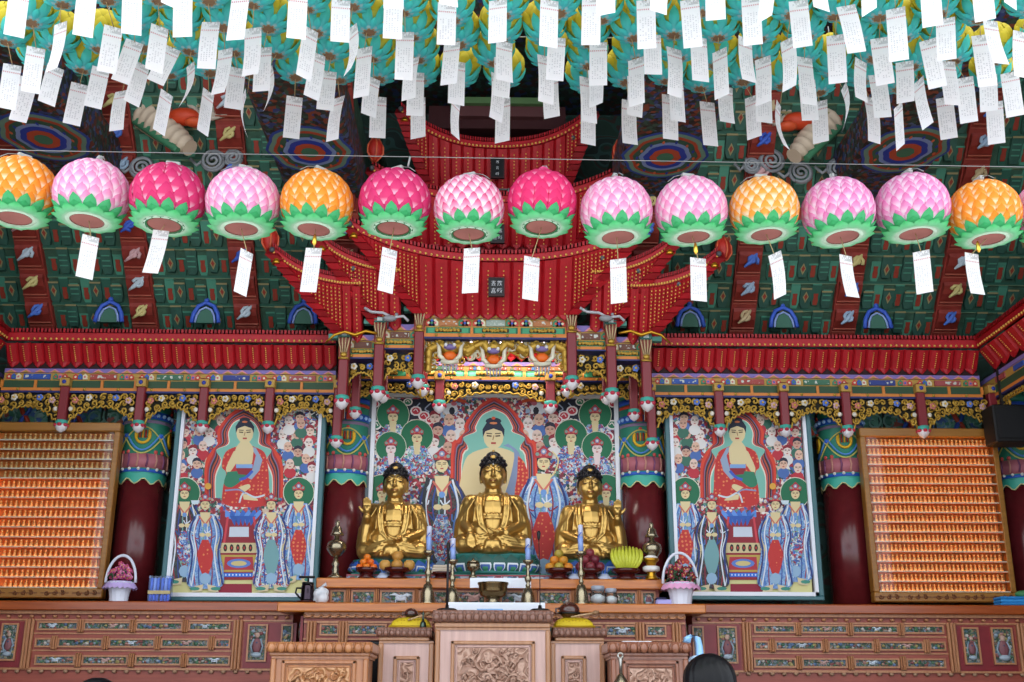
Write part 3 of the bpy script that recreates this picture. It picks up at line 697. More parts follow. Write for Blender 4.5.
def hpost(x, Y, zt, zb, hw=.055, label='', cap=False, group=None):
    o = thing('hanging_post', label, 'post', (x, Y, zb), group)
    m = MB(); m.box(x - hw, x + hw, Y - hw, Y + hw, zb, zt, POST, .012); 
    m.build('shaft', o); pendant(o, x, Y, zb - .02, hw*1.35)
    if cap:
        h = .34; m = MB(); zt2 = zt
        m.box(x - hw*1.1, x + hw*1.1, Y - hw*1.1, Y + hw*1.1, zt2 - h*.75, zt2 + .02, col('8a4030', .5), .01)
        for q in (-1, -.33, .33, 1): m.tube([(x + q*hw*.5, Y - hw*1.2, zt2 - h*.55), (x + q*hw*.95, Y - hw*1.5, zt2 - h*.2), (x + q*hw*1.1, Y - hw*1.3, zt2)], .009, col('b8a078', .5), 5)
        m.ball((x, Y - hw*1.15, zt2 - h*.62), hw*.75, GOLDP, 8, 6, (1, .6, .7)); m.tube([(x - hw, Y - hw*1.2, zt2 - h*.75), (x + hw, Y - hw*1.2, zt2 - h*.75)], .014, GOLDP, 5)
        m.build('carved_capital', o); m = MB()
        g = -1 if x < 0 else 1
        m.box(x - hw*1.25, x + hw*1.25, Y - hw*1.6, Y + hw, zt2 + .0, zt2 + .07, col('3f6a62', .5), .01); m.box(x + g*hw*1.2, x + g*(hw*1.2 + .12), Y - hw, Y + hw*.6, zt2 - .01, zt2 + .045, col('4a8a7a', .5)); m.box(x - .03, x + .03, Y - hw*1.75, Y - hw*1.6, zt2 + .015, zt2 + .055, col('b8c8c4', .5))
        m.build('beam_end', o)
    else:
        m = MB(); m.box(x - hw*1.15, x + hw*1.15, Y - hw - .03, Y + hw, zt - .12, zt - .02, OCHRE, .006); m.ball((x, Y - hw - .035, zt - .07), hw*.5, BLUE, 7, 5, (1, .5, 1)); m.build('collar', o)
    return o
# ---- side canopies along the back wall
YS = 13.2
def side_canopy(g, side):
    xa, xb = abs(P(336 if g < 0 else 652, 345, YS).x), 5.93
    o = thing('red_side_canopy', 'long straight red bracketed eave along the back wall, %s of the central canopy' % side, 'canopy roof', (g*3.8, YS, zof(372, YS)))
    zb, ze = zof(370, YS + .13), zof(346, YS); m = MB(); st = MB(); n = 26
    for i in range(n):
        q = sorted((g*(xa + (xb-xa)*i/n), g*(xa + (xb-xa)*(i+1)/n)))
        strip(m, (q[0], YS + .13, zb + .07), (q[1], YS + .13, zb + .07), (q[0], YS, ze), (q[1], YS, ze), (0, -.03, -.02), RED, .08)
        for k in range(8): stud(st, Vector(((q[0]+q[1])/2, YS + .13 - .13*(k/8) - .045, zb + .06 + (ze - zb - .1)*k/8)), .0085)
    m.box(min(g*xa, g*xb), max(g*xa, g*xb), YS + .14, YS + .2, zb - .02, ze, col('2a0d0d', .7)); m.build('bracket_rows', o); st.build('stud_lattice', o)
    E = (lambda s: Vector((g*(xa + (xb-xa)*s), YS - .02, ze + .01))) if g > 0 else (lambda s: Vector((-xb + (xb-xa)*s, YS - .02, ze + .01)))
    eave_parts(o, E, 30, (0, -1, 0), hz=.1, roofY=.75, roofZ=.16)
    lo, hi = min(g*xa, g*xb), max(g*xa, g*xb)
    frieze(o, lo, hi, YS + .1, (372, 376, 384, 391.5, 394.5, 396.5), 5, plq=['2a4fa0', 'a04038', '3a6a50', '2a3a80', 'a04848'])
    posts = [226, 291, 353, 428, 500]; px0 = 493
    Yp = YS + .07; xs = [g*abs(xof(px0 + q, 410, Yp)) for q in posts]; xs = [g*abs(xof(px0 + 158, 410, Yp))] + xs
    names = ['first', 'second', 'third', 'fourth', 'fifth', 'sixth']
    for i, x in enumerate(xs):
        hpost(x, Yp, zof(381, Yp), zof(426 if i else 440, Yp), .052, 'dark red hanging post with lotus tip, %s straight eave, %s outward from the centre' % (side, names[i]), group='hanging posts under the side eaves')
    for i in range(5):
        a, c = sorted((xs[i], xs[i+1])); valance(o, a + .06, c - .06, Yp, zof(396.5, Yp), .36, .16, seed=i + (9 if g > 0 else 0))
side_canopy(-1, 'left'); side_canopy(1, 'right')
# ---- canopies along the side walls
def wall_canopy(g, side):
    o = thing('red_side_canopy', 'red bracketed eave running along the %s side wall' % side, 'canopy roof', (g*6.1, 11.5, zof(372, YS)))
    x1, x2 = 5.93, 6.06; zb, ze = zof(370, YS + .13), zof(346, YS); m = MB(); st = MB(); n = 16; ya, yb = YS, 9.2
    for i in range(n):
        q = (ya + (yb-ya)*i/n, ya + (yb-ya)*(i+1)/n)
        if g > 0: strip(m, (x2, q[0], zb + .07), (x2, q[1], zb + .07), (x1, q[0], ze), (x1, q[1], ze), (-.03, 0, -.02), RED, .08)
        else: strip(m, (-x2, q[1], zb + .07), (-x2, q[0], zb + .07), (-x1, q[1], ze), (-x1, q[0], ze), (.03, 0, -.02), RED, .08)
        for k in range(8): stud(st, Vector((g*(x2 - .13*k/8 - .045), (q[0]+q[1])/2, zb + .06 + (ze-zb-.1)*k/8)), .0085)
    m.box(*sorted((g*(x2 + .03), g*(x2 + .1))), yb, ya, zb - .02, ze, col('2a0d0d', .7)); m.build('bracket_rows', o); st.build('stud_lattice', o)
    E = lambda s: Vector((g*(x1 - .02), ya + (yb-ya)*s, ze + .01))
    eave_parts(o, E, 30, (-g, 0, 0), hz=.1, roofY=.75, roofZ=.16)
    m = MB(); z = [zof(y, YS + .1) for y in (372, 376, 384, 391.5, 394.5, 396.5)]
    for k, c in enumerate((PURPLE, OCHRE, col('2c4a30', .6), ORANGE, DKBLUE)): m.box(*sorted((g*(x2 + .0 + (.01 if k in (1,) else 0)), g*(x2 + .16))), yb, ya + .4, z[k+1], z[k], c)
    for i in range(8): m.box(*sorted((g*(x2 - .01), g*(x2 + .02))), ya - .3 - i*.5, ya - .05 - i*.5, z[2] + .02, z[1] - .02, col(('a04848', '2a4fa0')[i % 2], .5))
    m.build('frieze_board', o)
    # valance along the wall
    m = MB(); rr = random.Random(3)
    for i in range(40):
        y = ya + .1 - i*.075; d = .12 + .24*abs(math.cos(i*PI/16))**3
        for j in range(int(d/.075)): m.tube([(g*(x2 + .02), y + .04*math.cos(a)*(.3 + a/9), z[5] - .05 - j*.075 + .04*math.sin(a)*(.3 + a/9)) for a in [k*.75 for k in range(9)]], .013, GOLDP, 5)
    m.build('carved_valance', o)
wall_canopy(1, 'right'); wall_canopy(-1, 'left')
# ---- central canopy frames: stepped friezes on three pairs of capped posts
cc = thing('canopy_frame', 'tall middle bay of the painted canopy frame, holding the gilt dragons', 'canopy frame', (0, YA, zof(340, YA)))
x3, x2_, x1_ = X(419, 340, YA), X(379, 350, YA), X(343, 370, YA)
frieze(cc, -x3 + .06, x3 - .06, YA + .04, (312.5, 318.5, 328, 334.5, 338, 340), 3, plq=['b07040', '9aa89a', 'b07040'], carvedpan=True, depth=.07)
for g, s in ((-1, 'left'), (1, 'right')):
    o = thing('canopy_frame', 'narrow painted bay of the canopy frame, just %s of the dragon bay' % s, 'canopy frame', (g*1.1, YA, zof(350, YA)))
    a, c = sorted((g*(x2_ + .05), g*(x3 - .05)))
    frieze(o, a, c, YA + .08, (325, 331, 340.5, 346.5, 349.5, 351), 1, plq=['6a4030'], carvedpan=True); valance(o, a + .02, c - .02, YA + .1, zof(351, YA), .5, .2, 31 + g)
    o = thing('canopy_frame', 'lowest painted bay at the %s end of the canopy frame' % s, 'canopy frame', (g*1.5, YA, zof(360, YA)))
    a, c = sorted((g*(x1_ + .05), g*(x2_ - .05)))
    frieze(o, a, c, YA + .12, (336, 341.5, 350.5, 356, 359, 360.5), 1, plq=['6a4030'], carvedpan=True); valance(o, a + .02, c - .02, YA + .14, zof(360.5, YA), .42, .12, 41 + g)
    for x, pt, pb, nm in ((x3, 311, 378, 'beside the dragon bay'), (x2_, 324, 390, 'second from the middle'), (x1_, 339, 399, 'at the outer end')):
        hpost(g*x, YA + .05, zof(pt, YA), zof(pb, YA), .058, 'dark red hanging post with gilt capital, %s on the %s' % (nm, s), cap=True, group='capped canopy posts')
    # rear hanging posts
    for px, pb, nm in ((355, 414, 'outer'), (383, 398, 'middle'), (423, 391, 'inner')):
        xr = g*abs(xof(px, pb, 13.25)); hpost(xr, 13.25, zof(360, 13.25), zof(pb - 3, 13.25), .05, 'rear red hanging post with white lotus tip, %s one on the %s' % (nm, s), group='rear canopy posts')
    xo = g*abs(xof(346, 410, 13.4))
    for q, nm in ((-.05, 'outer'), (.05, 'inner')):
        m = MB(); m.lathe([(.042, zof(420, 13.4)), (.042, zof(385, 13.4))], (xo + g*-q, 13.4, 0), col('b8402e', .4), 10); m.tube([(xo + g*-q - .04*g, 13.36, zof(420, 13.4)), (xo + g*-q - .04*g, 13.36, zof(400, 13.4))], .006, col('d0c8b8'), 4)
        tag(m.build('red_rod'), 'slim red rod above the painted column head, %s of the pair on the %s' % (nm, s), 'rod', 'slim red canopy rods')
# inner (rear) frieze behind the dragons
o = thing('canopy_frame', 'rear painted frieze of the canopy seen below the dragons, over the centre painting', 'canopy frame', (0, 13.3, zof(370, 13.3)))
xi = X(349, 380, 13.3)
frieze(o, -xi, xi, 13.3, (362, 366, 371, 377.5, 380.5, 382), 5, plq=['b07040', '3a6a50', 'a03c38'], carvedpan=True)
xk = X(440, 380, 13.3)
for i, (a, c) in enumerate(((-xi + .02, -xk - .06), (-xk + .06, xk - .06), (xk + .06, xi - .02))): valance(o, a, c, 13.3, zof(382, 13.3), .26, .13, 70 + i)
m = MB(); n = 14; zb, ze = zof(362, 13.3), zof(340, 13.05)
for i in range(n):
    xa_, xb_ = -x3 + 2*x3*i/n, -x3 + 2*x3*(i+1)/n; strip(m, (xa_, 13.3, zb + .08), (xb_, 13.3, zb + .08), (xa_, 13.1, ze), (xb_, 13.1, ze), (0, -.03, -.02), RED, .07)
m.build('bracket_rows', o)
for g, s in ((-1, 'left'), (1, 'right')):
    hpost(g*xk, 13.26, zof(372, 13.26), zof(404, 13.26), .055, 'red hanging post with pink lotus tip before the centre painting, %s one' % s)
# fluorescent tubes
tube_m = emit('tube_glow', 'f4eaff', 5)
for i, (pa, pb) in enumerate(((456, 522), (532, 545))):
    a, c = P(pa, 342.6, 12.9), P(pb, 342.6, 12.9); m = MB(); m.tube([a, c], .022, tube_m, 8)
    o = thing('fluorescent_lamp', ('long lit fluorescent tube over the gilt dragons', 'short lit fluorescent tube over the gilt dragons, right end')[i], 'lamp', (a + c)/2); m.build('tube', o)
    m = MB(); m.box(a.x - .03, c.x + .03, 12.875, 12.925, a.z + .02, a.z + .06, col('c8c8c8', .5)); m.build('fitting', o)
# ---- gilt dragons in the middle bay
ivory = col('c8c0a4', .5)
def gilt_dragon(pts, label, face, seed):
    rr = random.Random(seed); o = thing('gilt_dragon', label, 'dragon carving', face)
    m = MB(); N = 60; path = []
    for i in range(N + 1):
        k = i/N*(len(pts)-1); j = min(int(k), len(pts)-2); t = k - j; t = t*t*(3-2*t); path.append(pts[j].lerp(pts[j+1], t))
    m.tube(path, [.035 + .03*math.sin(PI*i/N) for i in range(N+1)], GOLDP, 8)
    for i in range(2, N, 2):
        p = path[i]; m.ball(p + Vector((0, -.03, .05)), .022, GOLDP, 5, 4)
    m.build('body', o); m = MB()
    for i in range(5, N, 6):
        p = path[i]; d = rr.choice((-1, 1))
        m.tube(spiral(p.x + .05*d, p.z + rr.uniform(-.12, .1), p.y + .02, .055, 1.2, rr.uniform(0, 6), d, 9), .013, ivory, 5)
        m.tube(spiral(p.x - .06*d, p.z + rr.uniform(-.1, .12), p.y + .05, .06, 1.3, rr.uniform(0, 6), d, 9), .014, GOLDP, 5)
    m.build('cloud_scrolls', o); f = Vector(face); m = MB()
    m.ball(f, .075, col('e0661c', .45), 9, 7, (1.1, .7, .8)); m.ball(f + Vector((0, -.03, .1)), .06, col('7a6a9c', .5), 8, 6, (1.3, .7, .6))
    m.build('mouth', o); m = MB()
    for g in (-1, 1):
        m.tube([f + Vector((g*.05, -.03, -.07)), f + Vector((g*.12, -.04, -.01)), f + Vector((g*.13, -.03, .1)), f + Vector((g*.16, 0, .16))], [.022, .03, .022, .006], col('ddd6bc', .5), 6)
        m.ball(f + Vector((g*.05, -.06, .12)), .022, WHITE, 6, 5)
    m.tube([f + Vector((-.1, -.05, -.08)), f + Vector((0, -.07, -.1)), f + Vector((.1, -.05, -.08))], .028, col('ddd6bc', .5), 6)
    for q in range(5): m.tube([f + Vector((-.08 + .04*q, -.03, -.11)), f + Vector((-.07 + .035*q, -.02, -.2 - .02*(q % 2)))], [.018, .008], col('a8a4b0', .5), 5)
    m.build('whiskers', o)
Yg = 12.85
def pp(*a): return [P(x, y, Yg) for x, y in a]
gilt_dragon(pp((428, 372), (429, 350), (440, 345), (450, 352), (458, 346), (466, 352), (474, 347), (466, 356)), 'gilt carved dragon, left one of the three over the centre painting', P(450, 356, 12.78), 1)
gilt_dragon(pp((474, 347), (484, 343), (489, 352), (494, 346), (500, 352), (506, 343), (514, 346)), 'gilt carved dragon head with tusks, middle one of the three', P(493.5, 360, 12.78), 2)
gilt_dragon(pp((566, 372), (565, 350), (554, 345), (544, 352), (536, 346), (526, 352), (518, 347), (528, 356)), 'gilt carved dragon, right one of the three over the centre painting', P(542, 358, 12.78), 3)
m = MB(); rr = random.Random(5)
for i in range(46):
    u = i/45; px = 424 + 142*u; d = 14 + 20*abs(2*u-1)**4
    for j in range(int(d/6)):
        c = P(px, 343 + 6*j, Yg + .03); m.tube(spiral(c.x, c.z, Yg + .03, rr.uniform(.035, .055), 1.2, rr.uniform(0, 6.3), rr.choice((-1, 1)), 9), .013, GOLDP if rr.random() < .75 else ivory, 5)
m.build('carved_valance', cc)
# branches and ribbons of tinsel on the post tops
for g, s in ((-1, 'left'), (1, 'right')):
    c = P(388 if g < 0 else 604, 316, YA - .12); m = MB()
    m.tube([c + Vector((-.28, 0, .1)), c + Vector((-.2, 0, .05)), c + Vector((-.06, 0, .04)), c + Vector((.05, 0, -.02)), c + Vector((.18, 0, .0)), c + Vector((.24, 0, -.06))], .018, col('b0b0b4', .4), 6)
    o = thing('crane_ornament', 'small grey carved crane perched on the canopy step, %s side' % s, 'ornament', c); m.build('wing', o)
    m = MB(); m.ball(c + Vector((.02, 0, -.03)), .05, col('8f8f92', .5), 9, 6, (1.7, .9, .8)); m.ball(c + Vector((.1, 0, .02)), .022, col('8f8f92', .5), 7, 5); m.build('body', o)
    m = MB(); m.tube([c + Vector((0, 0, -.05)), c + Vector((0, .03, -.15))], .01, col('3a3a3c', .5), 5); m.build('leg', o)
    c = P(355 if g < 0 else 641, 335, YA - .1); m = MB(); m.tube([c + Vector((g*x_, 0, z_)) for x_, z_ in ((-.26, .02), (-.12, .05), (0, .0), (.12, .04), (.24, -.0), (.34, -.1))], [.016, .02, .024, .02, .016, .01], GOLDB, 6)
    tag(m.build('gilt_branch'), 'thin gilded curling branch on the lowest canopy step, %s side' % s, 'ornament')
# ================================================================== framed hanging-scroll style paintings
SKIN = 'd8c596'; SKINW = 'dcc8b4'
class Pic:
    def __init__(s, Y, tx=lambda x: x, flip=1): s.Y = Y; s.m = MB(); s.k = 0; s.tx = tx; s.flip = flip
    def w(s, x, y): p = P(s.tx(x), y, s.Y); return (p.x, p.z)
    def poly(s, c, pts):
        s.k += 1; y = s.Y - .00003*s.k; q = [s.w(*p) for p in pts]
        if s.flip < 0: q.reverse()
        s.m.face([(a, y, b) for a, b in q], c if not isinstance(c, str) else col(c, .6))
    def ell(s, c, x, y, rx, ry, n=16): s.poly(c, [(x + rx*math.cos(2*PI*i/n), y - ry*math.sin(2*PI*i/n)) for i in range(n)])
    def line(s, c, pts, w=.8):
        for (a, b_), (d, e) in zip(pts, pts[1:]):
            L = math.hypot(d-a, e-b_) or 1; nx, ny = -(e-b_)/L*w/2, (d-a)/L*w/2
            s.poly(c, [(a+nx, b_+ny), (a-nx, b_-ny), (d-nx, e-ny), (d+nx, e+ny)][::-1])
def curve(pts, n=6):
    """Catmull-Rom through 2-D points"""
    out = []; q = [pts[0]] + list(pts) + [pts[-1]]
    for i in range(1, len(q)-2):
        for k in range(n):
            t = k/n; a, b_, c, d = q[i-1], q[i], q[i+1], q[i+2]
            out.append(tuple(.5*((2*b_[j]) + (-a[j]+c[j])*t + (2*a[j]-5*b_[j]+4*c[j]-d[j])*t*t + (-a[j]+3*b_[j]-3*c[j]+d[j])*t**3) for j in (0, 1)))
    out.append(pts[-1]); return out
CROWD = busy('painted_crowd', ['a8283a', 'd8d0c8', '3a5a9c', '8c2430', '5f8f7c', 'd0b8a0', '7a2a3a', '9ab0cc', 'b85058', '274a40', 'e0d8d0', '6a3040'], 34, .6, noise_d=.06)
ROBES = busy('painted_robes', ['6f8fc0', 'b03040', 'a8c0d8', '3a5a9c', 'd8d4cc', '8c2c3c', '6fa090', '3f6fb8'], 46, .6, noise_d=.1)
ROBEB = busy('painted_blue_robe', ['6a94cc', '7fa4d4', '6088c4', '8fb4d8', '6f9cb0', '7a98c8', '5a80bc'], 48, .6, noise_d=.1)
ROBED = busy('painted_dark_robe', ['2c2a34', '3a3038', '5c3038', '30403c', '3f4a54', '1f2428', '4a4038'], 46, .6, noise_d=.1)
REDDOT = dots('painted_red_brocade', 'bc2a26', 'd87a48', 21, .3)
def face(p, x, y, s, skin=SKIN, hair='1c2236', fem=0):
    p.ell(skin, x, y, s*.42, s*.52, 14)
    if hair: p.poly(hair, [(x-s*.44, y+s*.02), (x-s*.46, y-s*.3), (x-s*.3, y-s*.56), (x, y-s*.66), (x+s*.3, y-s*.56), (x+s*.46, y-s*.3), (x+s*.44, y+s*.02), (x+s*.34, y-s*.22), (x, y-s*.34), (x-s*.34, y-s*.22)][::-1])
    for g in (-1, 1): p.line('5a4430', [(x+g*s*.08, y-s*.02), (x+g*s*.28, y-s*.04)], s*.06); p.line('4a3828', [(x+g*s*.06, y-s*.12), (x+g*s*.3, y-s*.14)], s*.04)
    p.line('a8825a', [(x+s*.02, y-s*.05), (x-s*.03, y+s*.14)], s*.05); p.line('b03a34', [(x-s*.1, y+s*.27), (x+s*.1, y+s*.27)], s*.08)
def crown(p, x, y, s):
    p.poly('a8303a', [(x-s*.55, y-s*.3), (x-s*.6, y-s*.62), (x-s*.3, y-s*.85), (x, y-s*1.15), (x+s*.3, y-s*.85), (x+s*.6, y-s*.62), (x+s*.55, y-s*.3)][::-1])
    p.ell('7a8cb0', x, y-s*.72, s*.2, s*.2, 8); p.ell('d8d0c8', x, y-s*.72, s*.1, s*.1, 8)
    for g in (-1, 1): p.ell('7d9a8c', x+g*s*.42, y-s*.55, s*.13, s*.13, 8); p.ell('c86a5a', x+g*s*.2, y-s*.5, s*.1, s*.1, 8)
def attendant(p, x, y, h, robe, mid, halo=None, s=10.5, skin=SKIN, foot=True):
    """standing crowned figure: head centre (x,y), feet at y+h"""
    if halo: p.ell('d8d4c0', x, y-1, halo*1.05, halo*1.05, 24); p.ell('1f6a48', x, y-1, halo, halo, 24)
    w = s*1.75
    p.poly(robe, curve([(x-w*.45, y+s*.9), (x-w*.95, y+h*.3), (x-w*.8, y+h*.55), (x-w*1.0, y+h*.8), (x-w*.9, y+h*.97), (x, y+h), (x+w*.9, y+h*.97), (x+w*1.0, y+h*.8), (x+w*.8, y+h*.55), (x+w*.95, y+h*.3), (x+w*.45, y+s*.9)]))
    for k, c in enumerate(('d4dce6', '9a2c38', '2f4a90', '6fa096', 'd4dce6', '8c2a3c', '4a78bc', 'c8b890')):
        a_ = (k - 3.5)/3.6; p.line(c, curve([(x+a_*w*.42, y+s*1.2), (x+a_*w*.85, y+h*.32 + (k % 3)), (x+a_*w*.62, y+h*.56), (x+a_*w*.9, y+h*.78), (x+a_*w*.8, y+h*.96)], 5), s*.1)
        p.line(c, curve([(x+a_*w*.8 - s*.3, y+h*(.3 + .06*(k % 4))), (x+a_*w*.6, y+h*(.34 + .07*(k % 4))), (x+a_*w*.75 + s*.4, y+h*(.3 + .07*(k % 4)))], 4), s*.09)
    p.poly(skin, [(x-s*.5, y+s*.75), (x-s*.3, y+s*2.1), (x+s*.3, y+s*2.1), (x+s*.5, y+s*.75)])
    p.poly(mid, curve([(x-s*.3, y+h*.42), (x-s*.75, y+h*.6), (x-s*.4, y+h*.8), (x, y+h*.84), (x+s*.4, y+h*.8), (x+s*.75, y+h*.6), (x+s*.3, y+h*.42)], 4))
    p.line('c86a5a', [(x-s*.6, y+s*1.1), (x, y+s*1.9), (x+s*.6, y+s*1.1)], s*.14); p.ell('6a94cc', x, y+s*2.0, s*.22, s*.22, 8)
    for g in (-1, 1):
        p.line('d4dce4', curve([(x+g*w*.4, y+s*1.0), (x+g*w*.62, y+h*.35), (x+g*w*.5, y+h*.6), (x+g*w*.75, y+h*.97)], 5), s*.13)
        p.line('2c3a78' if h % 2 < 1 else '3a3038', curve([(x+g*w*.55, y+s*1.1), (x+g*w*.85, y+h*.35), (x+g*w*.7, y+h*.6), (x+g*w*.95, y+h*.95)], 5), s*.16)
        p.ell(skin, x+g*s*.28, y+h*.36, s*.3, s*.2, 8)
        if foot: p.poly('d0c09a', [(x+g*s*.2, y+h*.95), (x+g*s*.3, y+h*1.03), (x+g*s*1.3, y+h*1.04), (x+g*s*1.0, y+h*.97)][::g]); p.ell('3f8a78', x+g*s*1.0, y+h*1.0, s*.5, s*.18, 8)
    p.ell('8fb0cc', x, y+h*.88, s*.55, h*.07, 8)
    face(p, x, y, s, skin, '241f2a'); crown(p, x, y, s)
def mandorla(p, cx, ty, hr, sh, bw, by, k):
    """keyhole halo: top ty, head half-width hr, shoulder row sh, body half-width bw, bottom by, inset k"""
    return curve([(cx, ty + k*1.25), (cx + hr*.55 - k*.4, ty + hr*.36 + k*.8), (cx + hr - k, ty + hr*.95 + k*.3), (cx + hr - k, sh - 4 + k*.2), (cx + hr*1.06, sh + k*.4), (cx + bw*.85 - k, sh + 6 + k*.8), (cx + bw - k, sh + 20 + k), (cx + bw - k, by)], 4)
def halo_shape(p, c, *a):
    cx = a[0]; h = mandorla(p, *a); p.poly(c, ([(2*cx - x, y) for x, y in h[::-1]] + h)[::-1])
def full_halo(p, cx, ty, hr, sh, bw, by):
    for c, k in (('d0402c', 0), ('a82c2c', 2.6), ('6f6a8c', 4.2), ('3c2428', 5.0), ('b4502c', 6.4), ('3a2a4a', 7.4), ('b0605a', 8.4), ('c83c30', 9.2), ('dcd6c4', 10.2), ('79b4a4', 11.2)): halo_shape(p, c, cx, ty, hr, sh, bw, by, k)
def seated(p, x, y, s):
    """enthroned figure of the side paintings: head centre (x,y)"""
    p.poly(REDDOT, curve([(x-s*.7, y+s*.75), (x-s*1.75, y+s*1.3), (x-s*2.1, y+s*2.6), (x-s*1.7, y+s*3.2), (x-s*2.0, y+s*4.6), (x-s*1.9, y+s*6.0), (x, y+s*6.3), (x+s*2.1, y+s*6.0), (x+s*2.2, y+s*4.4), (x+s*2.1, y+s*2.6), (x+s*1.75, y+s*1.3), (x+s*.7, y+s*.75)], 4))
    p.poly('8fa0b8', [(x+s*.5, y+s*.8), (x+s*1.0, y+s*1.6), (x+s*.6, y+s*3.2), (x+s*.2, y+s*3.6), (x+s*.6, y+s*3.8), (x+s*1.3, y+s*3.0), (x+s*1.6, y+s*2.0), (x+s*1.0, y+s*.9)][::-1])
    p.poly(SKIN, curve([(x-s*.35, y+s*.3), (x-s*.8, y+s*.9), (x-s*.9, y+s*1.7), (x-s*.7, y+s*2.5), (x+s*.5, y+s*2.5), (x+s*.75, y+s*1.6), (x+s*.75, y+s*.9), (x+s*.35, y+s*.3)], 3))
    p.poly(SKIN, curve([(x-s*1.0, y+s*1.2), (x-s*1.7, y+s*2.7), (x-s*1.5, y+s*3.2), (x-s*.9, y+s*2.5), (x-s*.6, y+s*1.7)], 3)); p.ell(SKIN, x-s*.75, y+s*1.45, s*.28, s*.36, 8)
    p.poly('2f7a5c', curve([(x-s*1.6, y+s*3.1), (x-s*1.9, y+s*4.2), (x-s*1.2, y+s*4.5), (x-s*.2, y+s*3.8), (x+s*.4, y+s*3.4), (x-s*.5, y+s*3.0)], 3))
    p.poly('7ba0d0', [(x-s*.8, y+s*2.4), (x-s*.8, y+s*2.75), (x+s*.7, y+s*2.75), (x+s*.7, y+s*2.4)]); p.poly('8c2430', [(x-s*.8, y+s*2.75), (x-s*.6, y+s*3.3), (x+s*.5, y+s*3.4), (x+s*.7, y+s*2.75)])
    p.line('3a5ab8', curve([(x+s*.7, y+s*3.0), (x+s*.1, y+s*3.6), (x-s*.5, y+s*3.8)], 4), s*.25)
    p.poly(SKIN, curve([(x-s*.6, y+s*4.5), (x+s*.3, y+s*4.2), (x+s*.5, y+s*4.5), (x, y+s*4.9)], 3)); p.poly(SKIN, curve([(x-s*.2, y+s*5.1), (x+s*.7, y+s*5.3), (x+s*1.2, y+s*5.7), (x-s*.1, y+s*5.6)], 3))
    p.line('c8d0d8', curve([(x-s*.5, y+s*5.9), (x-s*.1, y+s*5.0), (x+s*.9, y+s*5.4), (x+s*1.8, y+s*5.2)], 4), s*.16); p.line('8090b8', curve([(x-s*1.8, y+s*4.8), (x-s*.6, y+s*4.7), (x, y+s*5.0)], 4), s*.14)
    face(p, x, y-s*.45, s*1.85, SKIN, '1c2234'); p.ell('1c2234', x, y-s*1.6, s*.5, s*.26, 10); p.ell('c86a3c', x, y-s*1.45, s*.26, s*.1, 8)
def crowdheads(p, pts, s):
    for i, (x, y) in enumerate(pts):
        c = ('dcc0b0', 'd8b098', 'e0d0c8', 'c89c88')[i % 4]; p.ell(('b8303c', '3a6a58', 'd8d4d0', '4a6aa8')[(i*7) % 4], x, y + s*.9, s*.62, s*.55, 10)
        face(p, x, y, s, c, None if i % 3 else ('2a2a3a', '8c2430', '3a5a9c')[i % 3 if i % 2 else 1])
